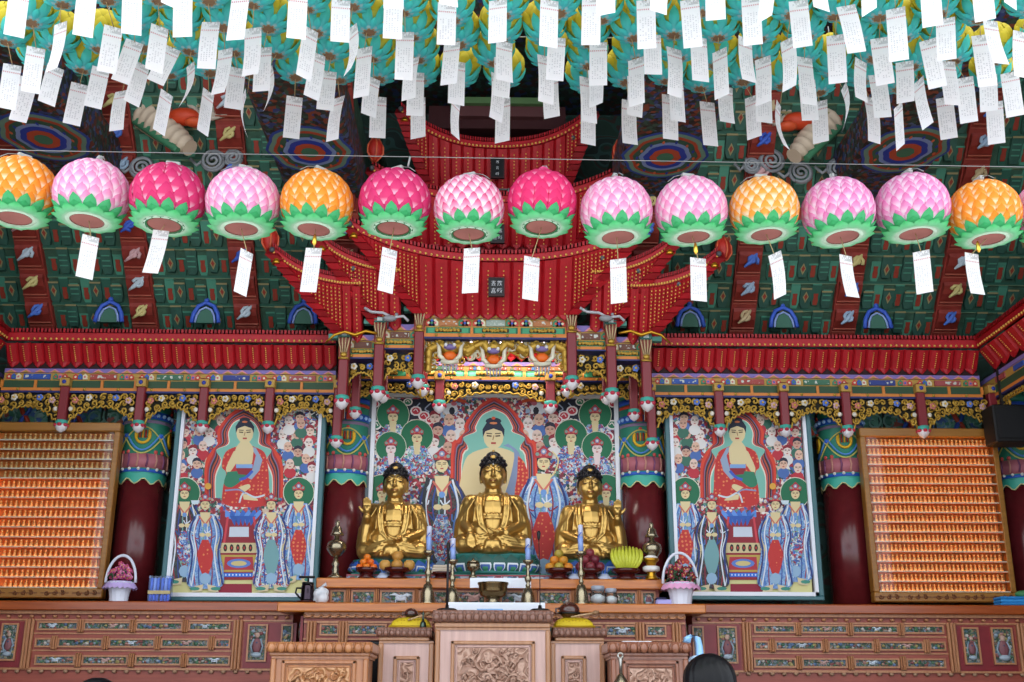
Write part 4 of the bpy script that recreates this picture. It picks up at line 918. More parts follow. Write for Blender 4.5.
def side_painting(name, label, corners, tx, flip, warm):
    Y = 13.42; (tlx, tly), (trx, try_), (brx, bry), (blx, bly) = corners
    o = thing('framed_painting', label, 'painting', P((blx+brx)/2, bly, Y))
    xs = [P(tlx, tly, Y).x, P(blx, bly, Y).x]; x0 = sum(xs)/2; x1 = (P(trx, try_, Y).x + P(brx, bry, Y).x)/2
    z1, z0 = P(tlx, tly, Y).z, P(blx, bly, Y).z; fm = MB()
    for (a, b_, c, d) in ((x0, x1, z1-.05, z1), (x0, x1, z0, z0+.05), (x0, x0+.06, z0+.05, z1-.05), (x1-.06, x1, z0+.05, z1-.05)): fm.box(a, b_, Y - .03, Y + .09, c, d, col('3f6a70', .4), .01)
    wf = MB(); a, b_, c, d = x0+.06, x1-.06, z0+.05, z1-.05
    for q in ((a, b_, d-.035, d), (a, b_, c, c+.045), (a, a+.04, c, d), (b_-.04, b_, c, d)): wf.box(q[0], q[1], Y - .02, Y + .05, q[2], q[3], col('e4e6ee', .5))
    fm.box(x0, x1, Y + .06, Y + .1, z0, z1, col('4a3a2a', .7)); fm.build('outer_frame', o); wf.build('white_mount', o)
    p = Pic(Y + .03, tx, flip)
    p.poly(CROWD, [(180, 406), (322, 406), (312, 596), (168, 596)][::1] if True else 0)
    p.poly('cfc98c', [(168, 576), (312, 576), (311, 596), (167, 596)])
    p.poly('1a2030', [(181, 407), (196, 407), (190, 418), (180, 420)]); p.poly('1a2030', [(300, 407), (322, 407), (321, 425), (312, 414)])
    for i in range(9): p.line('d8d8d8', curve([(276 + 5*i, 408 + (i % 3)*2), (280 + 5*i, 412), (276 + 5*i, 415)], 4), 1.0); p.line('4a6fae', [(277 + 5*i, 416 + i % 4), (281 + 5*i, 420)], 1.4)
    crowdheads(p, [(185, 432), (199, 431), (209, 432), (183, 444), (203, 446), (181, 455), (193, 451), (209, 462), (182, 468), (197, 464), (283, 435), (297, 434), (310, 431), (288, 447), (309, 443), (298, 452), (290, 464), (306, 459), (312, 468), (215, 415), (221, 421), (300, 418), (289, 421), (301, 424)], 10)
    full_halo(p, 244, 405, 26, 446, 39, 500)
    p.poly(CROWD, [(205, 498), (284, 498), (300, 560), (190, 560)])
    seated(p, 245, 438, 11)
    # throne
    p.poly('8c2430', [(221, 512), (263, 512), (262, 580), (214, 580)])
    for a_ in range(-3, 4): p.poly(('3a6ac0', '5f8fd8')[a_ % 2], curve([(243 + a_*4.6 - 4, 517), (243 + a_*5.4 - 1.5, 512), (243 + a_*5.8, 510), (243 + a_*5 + 3, 514), (243 + a_*3, 523), (243 + a_*2.4, 521)], 3))
    for a_ in range(-2, 3): p.poly('2f58a8', curve([(243 + a_*5 - 3, 516), (243 + a_*4, 526), (243 + a_*5 + 3, 516)], 3))
    p.poly('c4ccd8', [(230, 527), (249, 527), (249, 537), (229, 537)]); p.line('c8404c', [(228, 517), (224, 545)], 2.2); p.line('c8404c', [(254, 517), (258, 545)], 2.2)
    p.poly('c8b88c', [(222, 543), (256, 543), (257, 553), (220, 553)])
    for i in range(5): p.ell('2a2624', 225.5 + 6.3*i, 548, 2.0, 3.8, 8); p.ell('b03a30', 225.5 + 6.3*i, 548, .9, 1.6, 6)
    p.poly('b89c4a', [(220, 555), (258, 555), (259, 572), (218, 572)]); p.poly('a8303c', [(225, 557), (253, 557), (254, 570), (224, 570)]); p.ell('5a7ac0', 239, 563.5, 12, 4.6, 14); p.ell('c8b87c', 239, 563.5, 8, 2.6, 12)
    p.poly('2f6ad0', [(217, 573), (260, 573), (260, 577), (216, 577)])
    for i in range(12): p.ell('c8d8ec', 219 + 3.5*i, 575, .9, 1.1, 6)
    p.poly('8c1f34', [(217, 584), (252, 584), (252, 596), (216, 596)])
    attendant(p, 185, 494, 88, ROBED if warm else ROBEB, ROBES, halo=15); attendant(p, 299, 494, 86, ROBEB, REDDOT, halo=15)
    attendant(p, 206, 505, 84, ROBEB, REDDOT); attendant(p, 272, 505, 84, ROBES if warm else ROBED, '6f9ca0')
    p.poly('c8d8e0', [(192, 501), (201, 501), (199, 505), (193, 505)]); p.ell('d8a040', 209, 487, 3.4, 3.4, 8)
    p.m.build('painted_picture', o)
side_painting('l', 'tall framed painting of a robed figure on a throne, left of the gold statues', ((175, 402), (328, 402), (317, 601), (163, 601)), lambda x: x, 1, True)
side_painting('r', 'tall framed painting of a robed figure on a throne, right of the gold statues', ((661, 403), (808, 403), (825, 600), (674, 600)), lambda x: 738 + (244 - x)*.965, -1, False)
# --- centre painting
Y = 13.74; o = thing('framed_painting', 'wide framed painting with a large haloed figure, behind the three gold statues', 'painting', P(494, 580, Y))
x0, x1, z1, z0 = P(365, 480, Y).x, P(624, 480, Y).x, P(494, 392, Y).z, P(494, 584, Y).z
fm = MB()
for q in ((x0, x1, z1-.03, z1), (x0, x0+.05, z0, z1), (x1-.05, x1, z0, z1), (x0, x1, z0, z0+.05)): fm.box(q[0], q[1], Y - .03, Y + .06, q[2], q[3], col('4a5a60', .4))
fm.box(x0, x1, Y + .05, Y + .08, z0, z1, col('4a3a2a', .7)); fm.build('outer_frame', o); wf = MB()
for q in ((x0+.05, x1-.05, z1-.07, z1-.03), (x0+.05, x0+.1, z0+.05, z1-.03), (x1-.1, x1-.05, z0+.05, z1-.03)): wf.box(q[0], q[1], Y - .02, Y + .04, q[2], q[3], col('e4e4e8', .5))
wf.build('white_mount', o)
p = Pic(Y + .03); p.poly(CROWD, [(372, 398), (618, 398), (624, 582), (366, 582)])
p.poly('181c2c', [(373, 399), (452, 399), (440, 414), (410, 420), (382, 432), (373, 430)]); p.poly('181c2c', [(540, 399), (616, 399), (617, 430), (600, 424), (560, 416), (548, 412)])
for g in (-1, 1):
    for i in range(6):
        x = 494 + g*(52 + 11*i); p.line('9aa4b8', curve([(x, 403), (x + g*6, 408 + i % 3), (x + g*2, 412), (x + g*9, 414)], 4), 1.2)
    for i, (x, y, r) in enumerate(((54, 399, 5), (78, 411, 5), (70, 416, 5), (118, 425, 5), (114, 437, 5), (64, 420, 4), (86, 402, 4), (119, 404, 4), (104, 400, 4), (120, 448, 4))):
        p.ell('e4dcd8', 494 + g*x, y, r*1.2, r, 10); p.ell('c03040' if i % 3 else '2f7a58', 494 + g*x, y, r*.85, r*.7, 10); p.line('e8d8d4', curve([(494 + g*x - r*.5, y), (494 + g*x, y - r*.4), (494 + g*x + r*.4, y + r*.2)], 3), .9)
    p.line('c8502c', curve([(494 + g*28, 402), (494 + g*38, 400), (494 + g*44, 405), (494 + g*60, 401)], 4), 3); p.line('2a52a8', [(494 + g*4, 396.5), (494 + g*22, 397.5)], 2)
    p.ell('d8d8dc', 494 + g*44, 409, 8, 6, 10); p.ell('20202c', 494 + g*42, 411, 3, 4, 8); p.ell('c06878', 494 + g*40, 404, 3, 2, 8)
    crowdheads(p, [(494 + g*59, 418), (494 + g*45, 420), (494 + g*34, 424), (494 + g*56, 430), (494 + g*43, 436), (494 + g*30, 436), (494 + g*60, 442), (494 + g*46, 448)], 12)
    for (x, y, r, s, sk) in ((101, 415, 16, 12, SKIN), (77, 436, 16, 12.5, SKIN), (103, 447, 15, 12, 'e0ccc8'), (112, 492, 17, 11, SKIN)):
        p.ell('d0ccb8', 494 + g*x, y, r*1.04, r*1.04, 24); p.ell('1c6a46', 494 + g*x, y, r, r, 24)
        p.poly(ROBES, curve([(494 + g*x - s*.6, y + s*.8), (494 + g*x - s*1.3, y + s*2.2), (494 + g*x, y + s*3.2), (494 + g*x + s*1.3, y + s*2.2), (494 + g*x + s*.6, y + s*.8)], 3))
        p.poly(sk, [(494 + g*x - s*.3, y + s*.6), (494 + g*x - s*.2, y + s*1.5), (494 + g*x + s*.2, y + s*1.5), (494 + g*x + s*.3, y + s*.6)]); face(p, 494 + g*x, y + 2, s, sk, '1c2a3a'); crown(p, 494 + g*x, y + 2, s*.9)
full_halo(p, 494, 396.5, 29, 434, 43, 560)
p.poly(SKIN, curve([(487, 448), (468, 456), (461, 478), (456, 520), (470, 560), (520, 560), (530, 500), (518, 458), (501, 448)], 4))
p.poly('7f8fb0', curve([(503, 446), (514, 452), (511, 475), (504, 500), (514, 500), (520, 470), (519, 453), (508, 444)], 3)); p.poly(REDDOT, curve([(518, 456), (527, 470), (531, 520), (528, 560), (512, 560), (514, 500), (517, 478)], 3))
face(p, 493.5, 437, 24, SKIN, '1b2136'); p.ell('1b2136', 493.5, 421.5, 8, 3.6, 12); p.ell('cf7a4a', 493.5, 423.5, 4, 1.2, 8); p.ell('c8502c', 493.5, 418.5, 2, 1.6, 8)
attendant(p, 442, 465, 118, ROBED, ROBES, s=15, foot=False); attendant(p, 543.5, 463, 118, ROBEB, REDDOT, s=15, foot=False)
p.line('d8c890', curve([(552, 452), (558, 460), (555, 472), (548, 480)], 4), 1.4); p.line('30343a', curve([(428, 478), (424, 500), (426, 540), (422, 575)], 4), 3)
p.m.build('painted_picture', o)
# ================================================================== altar: slabs, carved fronts
SLAB = wood('altar_slab_wood', 'a85a1c', 'cc7a2c', 2.5, .3, 'X', .25); SLABD = wood('altar_slab_dark', '8a3c12', 'a5501e', 2.5, .28, 'X', .1)
PANEL = wood('altar_panel_wood', '84382a', '9c4a38', 2.5, .45, 'X'); MOULD = wood('altar_moulding', 'a06844', 'b88058', 3, .4, 'Z'); LACQ = col('7a1f26', .4, var=.1)
INSET = busy('carved_painted_relief', ['22382a', '5f6c74', '2c4734', '7a4a44', '1e3226', '7a744a', '40586a', '263f2d', '8c8a84', '33573f'], 60, .55, noise_d=.08)
def inset(m, x0, x1, z0, z1, Y, seed):
    m.box(x0, x1, Y - .004, Y + .01, z0, z1, INSET); rr = random.Random(seed); w, h = x1-x0, z1-z0
    for i in range(int(w*h*420) + 3):
        m.ball((x0 + w*rr.uniform(.06, .94), Y - .008, z0 + h*rr.uniform(.15, .85)), rr.uniform(.008, .02), col(rr.choice(['4a7050', '8a9aa8', 'a07468', 'b4aea6', '3a5f48', '9a8a58', '7e4a48', '5a7090']), .5), 6, 4, (1.3, .5, 1))
    if w > .3 and seed % 3 != 1:                            # one larger animal or bird per long panel
        cx, cz = x0 + w*rr.uniform(.35, .65), (z0+z1)/2; c_ = col(('c8d4e0', '8fb4dc', 'c4a098')[seed % 3], .5)
        m.ball((cx, Y - .012, cz), h*.26, c_, 10, 6, (2.0, .5, 1)); m.ball((cx + h*.6, Y - .014, cz + h*.2), h*.15, c_, 8, 5)
        for g in (-1, 1): m.tube([(cx, Y - .016, cz), (cx + g*h*.5, Y - .016, cz + h*.3), (cx + g*h*1.0, Y - .012, cz + h*.22)], [h*.14, h*.12, h*.03], c_, 6)
        for g in (-1, 1): m.tube([(cx + g*h*.4, Y - .012, cz), (cx + g*h*.45, Y - .012, cz - h*.4)], h*.05, c_, 5)
    if h > w:                                               # standing figure on portrait panels
        cx = (x0+x1)/2; m.ball((cx, Y - .012, z0 + h*.72), w*.15, col('b89888', .5), 10, 7, (1, .5, 1.1)); m.ball((cx, Y - .01, z0 + h*.42), w*.28, col('7a4a50', .5), 12, 8, (1, .4, 1.6)); m.ball((cx, Y - .012, z0 + h*.15), w*.32, col('9aa8b4', .5), 10, 6, (1, .4, .5)); m.ball((cx, Y - .014, z0 + h*.5), w*.1, col('2a3a5a', .5), 8, 6)
        for g in (-1, 1): m.tube([(cx + g*w*.2, Y - .012, z0 + h*.62), (cx + g*w*.36, Y - .012, z0 + h*.4), (cx + g*w*.25, Y - .012, z0 + h*.2)], w*.06, col('8a9aa8', .5), 5)
    fr = .018
    for q in ((x0-fr, x1+fr, z1, z1+fr), (x0-fr, x1+fr, z0-fr, z0), (x0-fr, x0, z0, z1), (x1, x1+fr, z0, z1)): m.box(q[0], q[1], Y - .02, Y + .01, q[2], q[3], MOULD)
def post3(m, x, z0, z1, Y, w=.035):
    for k in (-1, 0, 1): m.box(x + k*w - w*.42, x + k*w + w*.42, Y - .05 - (.012 if k == 0 else 0), Y, z0, z1, MOULD, .01)
def beads(m, x0, x1, z, Y, r, mat, step=None):
    n = max(2, int((x1-x0)/(step or r*2.4)))
    for i in range(n): m.ball((x0 + (x1-x0)*(i+.5)/n, Y, z), r, mat, 8, 5, (1.15, .8, .8))
YW = 13.0
def wing(g, side):
    o = thing('altar_cabinet', 'long red-brown altar cabinet with rows of carved painted panels, %s of the central altar' % side, 'altar', (g*4.3, YW, 0))
    fx = lambda off, py: g*abs(xof(493 + off, py, YW))
    z = lambda py: zof(py, YW)
    xin, xout = fx(200, 640), g*6.7; lo, hi = sorted((xin, xout))
    m = MB(); m.box(lo, hi, YW - .1, 14.0, z(613), z(603.5), SLABD, .012); m.build('top_slab', o)
    m = MB(); m.box(lo, hi, YW, 13.95, 0, z(613), PANEL); m.box(lo, hi, YW - .05, YW, z(616), z(613), MOULD); m.box(lo, hi, YW - .06, YW + .0, .0, .2, PANEL, .01)
    m.build('body', o)
    m = MB(); beads(m, lo, hi, z(618.5), YW - .02, .022, MOULD, .125); beads(m, lo, hi, z(673), YW - .02, .024, col('9c7a60', .5), .13); m.box(lo, hi, YW - .03, YW, z(671.5), z(669.5), MOULD); m.box(lo, hi, YW - .015, YW, z(622.5), z(621), MOULD); m.build('bead_moulding', o)
    for q in (254, 459, 529): m = MB(); post3(m, fx(q, 645), z(671), z(621), YW); m.build('post', o)
    # lacquered door bays
    for bi, (a, c, pans) in enumerate(((196, 247, ((199, 211), (224, 244))), (464, 522, ((469, 486), (498, 520))))):
        x_, y_ = sorted((fx(a, 645), fx(c, 645))); m = MB(); m.box(x_, y_, YW - .015, YW, z(669), z(624), LACQ); d = m.build('door', o)
        for k, (u, v) in enumerate(pans):
            m = MB(); e, f = sorted((fx(u, 645), fx(v, 645))); inset(m, e + .02, f - .02, z(661), z(627), YW - .02, k + bi*7 + (g+1)*31); m.build('portrait_panel', d)
    rows = (((625, 630.5), (262, 300), (309, 352), (360, 403), (411, 448)), ((641.5, 647.5), (262, 274), (283, 327), (336, 378), (387, 428), (437, 450)), ((658.5, 665), (262, 301), (310, 352), (362, 404), (414, 450)))
    n = 0
    for r in rows:
        (ya, yb), segs = r[0], r[1:]
        for k, (u, v) in enumerate(segs):
            m = MB(); e, f = sorted((fx(u, ya), fx(v, ya))); inset(m, e, f, z(yb), z(ya), YW - .006, n*13 + (g+1)*5); m.build('relief_panel', o); n += 1
            if k < len(segs)-1:
                m = MB(); xx = fx((v + segs[k+1][0])/2, ya); post3(m, xx, z(yb + 4), z(ya - 4), YW, .022); m.build('divider', o)
        m = MB(); m.box(*sorted((fx(258, ya), fx(455, ya))), YW - .012, YW, z(yb + 5.3), z(yb + 4.0), MOULD); m.build('rail', o)
wing(-1, 'left'); wing(1, 'right')
# --- centre altar
YC2 = 12.5; o = thing('altar_cabinet', 'central altar cabinet with a thick orange-brown top, jutting out in front of the statues', 'altar', (0, YC2, 0))
z = lambda py: zof(py, YC2); fx = lambda px, py=630: xof(px, py, YC2)
xa, xb = fx(277, 607), fx(706, 607)
xc, xd = fx(302), fx(687); m = MB(); m.box(xa, xb, YC2, 12.88, z(612.5), z(603), SLAB, .012); m.box(xc, xd, 12.87, 13.98, z(612.5), z(603), SLAB); m.build('top_slab', o)
m = MB(); m.box(xc, xd, YC2 + .12, 13.9, 0, z(612.5), PANEL); m.box(xc, xd, YC2 + .08, YC2 + .12, z(618), z(612.5), MOULD); m.build('body', o)
m = MB()
n = 44
for i in range(n):
    xx = xc + (xd-xc)*(i+.5)/n; w = (xd-xc)/n; m.tube([(xx - w*.5, YC2 + .07, z(615)), (xx - w*.2, YC2 + .06, z(617.2)), (xx + w*.2, YC2 + .06, z(617.2)), (xx + w*.5, YC2 + .07, z(615))], .013, MOULD, 5)
m.box(xc, xd, YC2 + .09, YC2 + .12, z(623), z(621), MOULD); m.box(xc, xd, YC2 + .09, YC2 + .12, z(640), z(638.5), MOULD); m.build('scalloped_moulding', o)
for px in (310, 342, 641, 678): m = MB(); post3(m, fx(px), z(690), z(621), YC2 + .12); m.build('post', o)
for k, (u, v) in enumerate(((320, 336), (348, 384), (390, 430), (436, 490), (496, 552), (558, 602), (608, 637), (649, 666))):
    m = MB(); inset(m, fx(u), fx(v), z(634), z(625.5), YC2 + .11, 90 + k); m.build('relief_panel', o)
for g, px in ((-1, 298), (1, 688)):
    m = MB(); xx = fx(px); m.box(*sorted((xx, xx - g*.03)), YC2 + .13, 13.0, z(668), z(616), LACQ); m.ball((xx + g*.0, YC2 + .26, z(630)), .09, INSET, 8, 6, (.4, 1, 1.6)); m.ball((xx + g*.01, YC2 + .26, z(629)), .05, col('3f7a4a', .5), 8, 6, (.5, 1, 1.2)); m.build('side_panel', o)
# --- upper shelf for statues and offerings
YS2 = 12.95; o = thing('offering_shelf', 'orange-brown upper shelf carrying the statues and fruit bowls on the central altar', 'shelf', (0, YS2, z(603)))
xa, xb = xof(316, 583, YS2), xof(667, 583, YS2); zt, zb2, z0 = zof(578.5, YS2), zof(588.5, YS2), z(603)
m = MB(); m.box(xa, xb, YS2, 13.97, zb2, zt, SLAB, .01); m.build('top_slab', o)
m = MB(); m.box(xa + .08, xb - .08, YS2 + .1, 13.9, z0, zb2, PANEL); m.build('body', o)
for k, (u, v) in enumerate(((331, 343), (352, 373), (381, 412), (420, 446), (456, 484), (502, 530), (540, 570), (578, 606), (614, 636), (644, 655))):
    m = MB(); inset(m, xof(u, 596, YS2), xof(v, 596, YS2), z0 + .03, zb2 - .035, YS2 + .09, 130 + k); m.build('relief_panel', o)
for px in (347, 376, 416, 450, 535, 574, 610, 640): m = MB(); post3(m, xof(px, 596, YS2), z0, zb2, YS2 + .1, .018); m.build('post', o)
ZSH, ZSL = zt, z(603)            # tops: shelf, slab
# white strips bent over the shelf and slab edges
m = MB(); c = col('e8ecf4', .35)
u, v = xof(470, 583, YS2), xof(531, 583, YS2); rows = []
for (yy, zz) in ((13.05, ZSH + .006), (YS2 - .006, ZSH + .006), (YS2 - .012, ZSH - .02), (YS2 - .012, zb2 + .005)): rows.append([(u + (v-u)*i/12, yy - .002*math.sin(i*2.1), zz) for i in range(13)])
m.grid(rows, c, False); tag(m.build('white_cloth'), 'white strip hanging over the upper shelf edge behind the brass incense bowl', 'cloth')
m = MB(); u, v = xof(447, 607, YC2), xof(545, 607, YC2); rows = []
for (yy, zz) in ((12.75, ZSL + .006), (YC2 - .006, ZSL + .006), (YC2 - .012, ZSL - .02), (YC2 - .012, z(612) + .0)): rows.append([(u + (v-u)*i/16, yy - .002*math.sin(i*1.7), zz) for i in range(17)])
m.grid(rows, c, False); tag(m.build('white_cloth'), 'white strip over the front edge of the central altar, below the brass incense bowl', 'cloth')
# ================================================================== gold figurine cabinets
BW = wood('cabinet_orange_wood', 'c46a20', 'd87e2c', 2.5, .45, 'X'); BWD = wood('cabinet_frame_wood', '8a5a20', '9c6a2a', 2.5, .35, 'X')
led = emit('warm_led', 'ffa038', 4.4)
def figmesh(m, x, y, z, s, mat):
    m.lathe([(.30*s, 0), (.34*s, .1*s), (.2*s, .3*s), (.21*s, .48*s), (.08*s, .62*s)], (x, y, z), mat, 7, 1, .8)
    m.ball((x, y, z + .78*s), .16*s, mat, 6, 5, (1, 1, 1.25))
figgold = col('dcb474', .4, metal=.35)
FM = MB(); figmesh(FM, 0, 0, 0, .09, figgold)
def cabinet(x0, x1, side, lit_from, ncol, want):
    Y = 13.3; zb_, zt_ = zof(600, Y), zof(425, Y); th = .14
    o = thing('figurine_cabinet', 'wooden cabinet with rows of tiny lit gold figurines, %s' % side, 'cabinet', ((x0+x1)/2, Y, zb_))
    zi0, zi1 = zof(590, Y), zof(434, Y); xi0, xi1 = x0 + .07, x1 - .07
    m = MB(); m.box(x0, x1, Y, Y + th, zt_ - (zt_ - zi1), zt_, BWD, .012); m.box(x0, x1, Y, Y + th, zb_, zi0, BWD, .012); m.box(x0, xi0, Y, Y + th, zi0, zi1, BWD, .01); m.box(xi1, x1, Y, Y + th, zi0, zi1, BWD, .01); m.build('frame', o)
    m = MB(); m.box(xi0, xi1, Y + th - .02, Y + th, zi0, zi1, BW); m.build('back_panel', o)
    m = MB(); nm = 5
    for i in range(nm):
        cx = x0 + (x1-x0)*(i+.5)/nm; zc = (zb_ + zi0)/2 
        for q in (-1, 0, 1): m.tube(spiral(cx + q*.09, zc, Y - .004, .03, 1.2, q, 1, 8), .008, col('6a3a18', .5), 4)
        m.box(cx - .16, cx + .16, Y - .004, Y, zc - .006, zc + .006, col('6a3a18', .5))
    m.build('carved_motif', o)
    R_ = 16; ph = (zi1 - zi0)/R_; sh = MB(); ld = MB(); rest = MB(); got = 0
    for r in range(R_):
        zz = zi0 + ph*r; sh.box(xi0, xi1, Y + .015, Y + th - .02, zz, zz + .012, BW); sh.box(xi0, xi1, Y + .008, Y + .02, zz, zz + .016, col('c4bca8', .4))
        if r < lit_from: ld.box(xi0 + .02, xi1 - .02, Y + .0205, Y + .03, zz + .012, zz + .017, led)
        for k in range(ncol):
            x = xi0 + .03 + (xi1 - xi0 - .06)*(k + .5)/ncol; y = Y + .062; zf = zz + .012
            vis = 0 < proj((x, y, zf))[0] < 1024
            if not vis: continue
            if r < want:
                CAB.append((x, y, zf, r, side))
            else: figmesh(rest, x, y, zf, .09, figgold)
    sh.build('shelf', o); ld.build('light_strip', o)
    rest.build('figurine_rows') and tag(COL.objects[-1] if False else bpy.data.objects[rest_name()], 'rows of tiny gold figurines on the upper shelves of the %s cabinet' % side.split()[-1] if False else 'upper rows of tiny gold figurines, cabinet %s' % side, 'figurines', kind='stuff')
    gm = MB(); gm.face([(xi0, Y + .002, zi0), (xi1, Y + .002, zi0), (xi1, Y + .002, zi1), (xi0, Y + .002, zi1)], glass('cabinet_glass')); gm.build('glass_pane', o)
def rest_name(): return sorted(n.name for n in bpy.data.objects if n.name.startswith('figurine_rows'))[-1]
CAB = []
cabinet(P(-45, 515, 13.3).x, P(111, 515, 13.3).x, 'at the left end of the altar', 11, 27, 7)
cabinet(P(867, 515, 13.3).x, P(1007, 515, 13.3).x, 'at the right end of the altar', 16, 29, 5)
base = FM.build('gold_figurine'); cnt = {}
for i, (x, y, zf, r, side) in enumerate(CAB):
    k = cnt.get((r, side), 0); cnt[(r, side)] = k + 1
    f = base if i == 0 else base.copy()
    if i: COL.objects.link(f)
    f.location = (x, y, zf)
    tag(f, 'tiny gold figurine, %s along the %s shelf up, %s cabinet' % (ordn(k), ORD[r], 'left' if 'left' in side else 'right'), 'figurine', 'gold figurines in the %s cabinet' % ('left' if 'left' in side else 'right'))
# ================================================================== gilded statues
STGOLD = col('bf9a56', .31, metal=.85)
def capsule(m, a, b_, r0, r1, sx=1, n=12):
    a, b_ = Vector(a), Vector(b_); L = 8; m.ball(a, r0, None, n, 8); m.ball(b_, r1, None, n, 8); m.tube([a.lerp(b_, i/L) for i in range(L+1)], [r0 + (r1-r0)*i/L for i in range(L+1)], None, n)
def remeshed(mb, name, parent, voxel, mat, loc, sm=6):
    """fuse overlapping volumes into one continuous skin"""
    mb.mats = []; mb.mi = [0]*len(mb.f)
    me = bpy.data.meshes.new(name); me.from_pydata(mb.v, [], mb.f); me.update()
    t = bpy.data.objects.new(name, me); COL.objects.link(t)
    a = t.modifiers.new('r', 'REMESH'); a.mode = 'VOXEL'; a.voxel_size = voxel; a.use_smooth_shade = True
    b_ = t.modifiers.new('s', 'SMOOTH'); b_.factor = .5; b_.iterations = sm
    dg = bpy.context.evaluated_depsgraph_get(); dg.update(); nm = bpy.data.meshes.new_from_object(t.evaluated_get(dg))
    bpy.data.objects.remove(t); bpy.data.meshes.remove(me)
    nm.name = name; nm.materials.clear(); nm.materials.append(mat)
    for p in nm.polygons: p.use_smooth = True
    o = bpy.data.objects.new(name, nm); COL.objects.link(o)
    if parent is not None: o.parent = parent
    o.location = loc; return o
def hand(m, wrist, d, up, s=1.0, curl=.3, side=1):
    """palm with four unequal fingers and a thumb; d finger direction, up back-of-hand normal"""
    w, d, up = Vector(wrist), Vector(d).normalized(), Vector(up).normalized(); r = d.cross(up).normalized() * side
    m.ball(w + d*.05*s, .042*s, None, 10, 8); m.ball(w + d*.075*s + r*.018*s, .032*s, None, 8, 6); m.ball(w + d*.075*s - r*.018*s, .032*s, None, 8, 6)
    for i, L in enumerate((.085, .1, .092, .07)):
        b_ = w + d*.085*s + r*(.036 - .024*i)*s; p = [b_]; dd = d.copy()
        for k in range(3): dd = (dd - up*curl*.5).normalized(); p.append(p[-1] + dd*L*s/3)
        m.tube(p, [.0145*s, .0135*s, .0125*s, .0105*s], None, 8)
    p = [w + d*.03*s + r*.035*s]; dd = (d*.6 + r*.8).normalized()
    for k in range(3): p.append(p[-1] + dd*.028*s); dd = (dd + d*.3).normalized()
    m.tube(p, [.019*s, .017*s, .015*s, .012*s], None, 8)
def statue(loc, S, pose, label):
    """seated robed figure; local frame: -Y to the front. pose: 'earth', 'raise_l' (viewer left hand raised), 'raise_r'"""
    o = thing('gilded_statue', label, 'statue', loc); m = MB(); C = capsule
    # crossed legs under the robe
    for g in (-1, 1):
        C(m, (g*.15, .06, .14), (g*.34, -.12, .115), .135, .115); C(m, (g*.35, -.13, .11), (-g*.04, -.27, .10), .105, .08)
        m.ball((g*.31, -.1, .09), .135, None, 12, 8, (1, .9, .7))
        for k in range(4): m.tube([(g*(.43 - .03*k), -.05 - .05*k, .06 + .015*k), (g*(.37 - .04*k), -.215 - .012*k, .08 + .03*k), (g*(.22 - .05*k), -.285 - .01*k, .085 + .04*k), (g*(.06 - .02*k), -.315 + .01*k, .10 + .035*k)], [.012, .02, .02, .01], None, 6)
    m.ball((0, -.02, .09), .36, None, 18, 8, (1, .72, .27)); m.ball((0, -.2, .05), .2, None, 14, 8, (1.3, .65, .28))
    for k in range(5): m.tube([(-.2 + .1*k, -.3 + .02*abs(k-2), .03), (-.17 + .085*k, -.335 + .02*abs(k-2), .055), (-.14 + .07*k, -.33, .09)], [.02, .022, .012], None, 6)
    # torso, shoulders, neck
    C(m, (0, .03, .2), (0, .02, .52), .19, .2); m.ball((0, .01, .5), .215, None, 16, 10, (1.1, .82, 1.0)); C(m, (-.2, .03, .6), (.2, .03, .6), .1, .1); m.ball((0, .02, .62), .16, None, 14, 8, (1.3, .75, .7))
    C(m, (0, .015, .68), (0, -.005, .82), .1, .09); m.ball((0, .05, .42), .3, None, 18, 12, (1.1, .5, 1.0)); m.ball((0, .02, .24), .3, None, 18, 10, (1.25, .6, .7))
    for k in range(3): m.tube([(.1*math.cos(a), .005 + .096*math.sin(a), .705 + .026*k) for a in [PI + PI*j/8 for j in range(9)]], .009, None, 6)
    # arms and sleeves
    el = {}
    for g in (-1, 1):
        raised = (pose == 'raise_l' and g < 0) or (pose == 'raise_r' and g > 0)
        C(m, (g*.27, .03, .6), (g*.345, -.02, .36), .1, .1); m.ball((g*.285, .02, .55), .12, None, 12, 8, (.9, .9, 1.2))
        C(m, (g*.36, .0, .36), (g*.37, -.04, .16), .1, .105)            # draped sleeve to the knee
        for k in range(5): m.tube([(g*(.2 + .045*k), -.085 + .012*k, .66 - .02*k), (g*(.3 + .03*k), -.11 + .012*k, .5 - .03*k), (g*(.31 + .035*k), -.13 + .02*k, .36 - .03*k), (g*(.33 + .03*k), -.14 + .03*k, .2)], [.012, .019, .019, .01], None, 6)
        if raised:
            C(m, (g*.345, -.03, .36), (g*.33, -.2, .5), .075, .05); m.tube([(g*.34, -.12, .42), (g*.36, -.14, .28), (g*.37, -.14, .14)], [.07, .06, .04], None, 8); hand(m, (g*.33, -.205, .52), (0, -.1, 1), (0, 1, .1), 1.15, .25, -g)
        elif pose == 'earth' and g < 0:
            C(m, (g*.34, -.05, .34), (g*.27, -.25, .25), .075, .048); hand(m, (g*.265, -.265, .235), (.1, -.45, -.8), (0, -.8, .4), 1.15, .15, g)
        else:
            C(m, (g*.34, -.05, .33), (g*.16, -.25, .23), .08, .05); hand(m, (g*.15, -.26, .235), (-g, -.12, .08), (0, .25, -1), 1.2, .3, g)
    # robe collar edges and under-robe hem
    for g in (-1, 1):
        for d in (0, .045): m.tube([(g*(.115 + d), .03, .715), (g*(.14 + d), -.1, .64), (g*(.145 + d), -.165, .54), (g*(.135 + d), -.185, .42), (g*(.11 + d), -.2, .32), (g*.05, -.24, .22)], [.016, .022, .022, .022, .02, .012], None, 8)
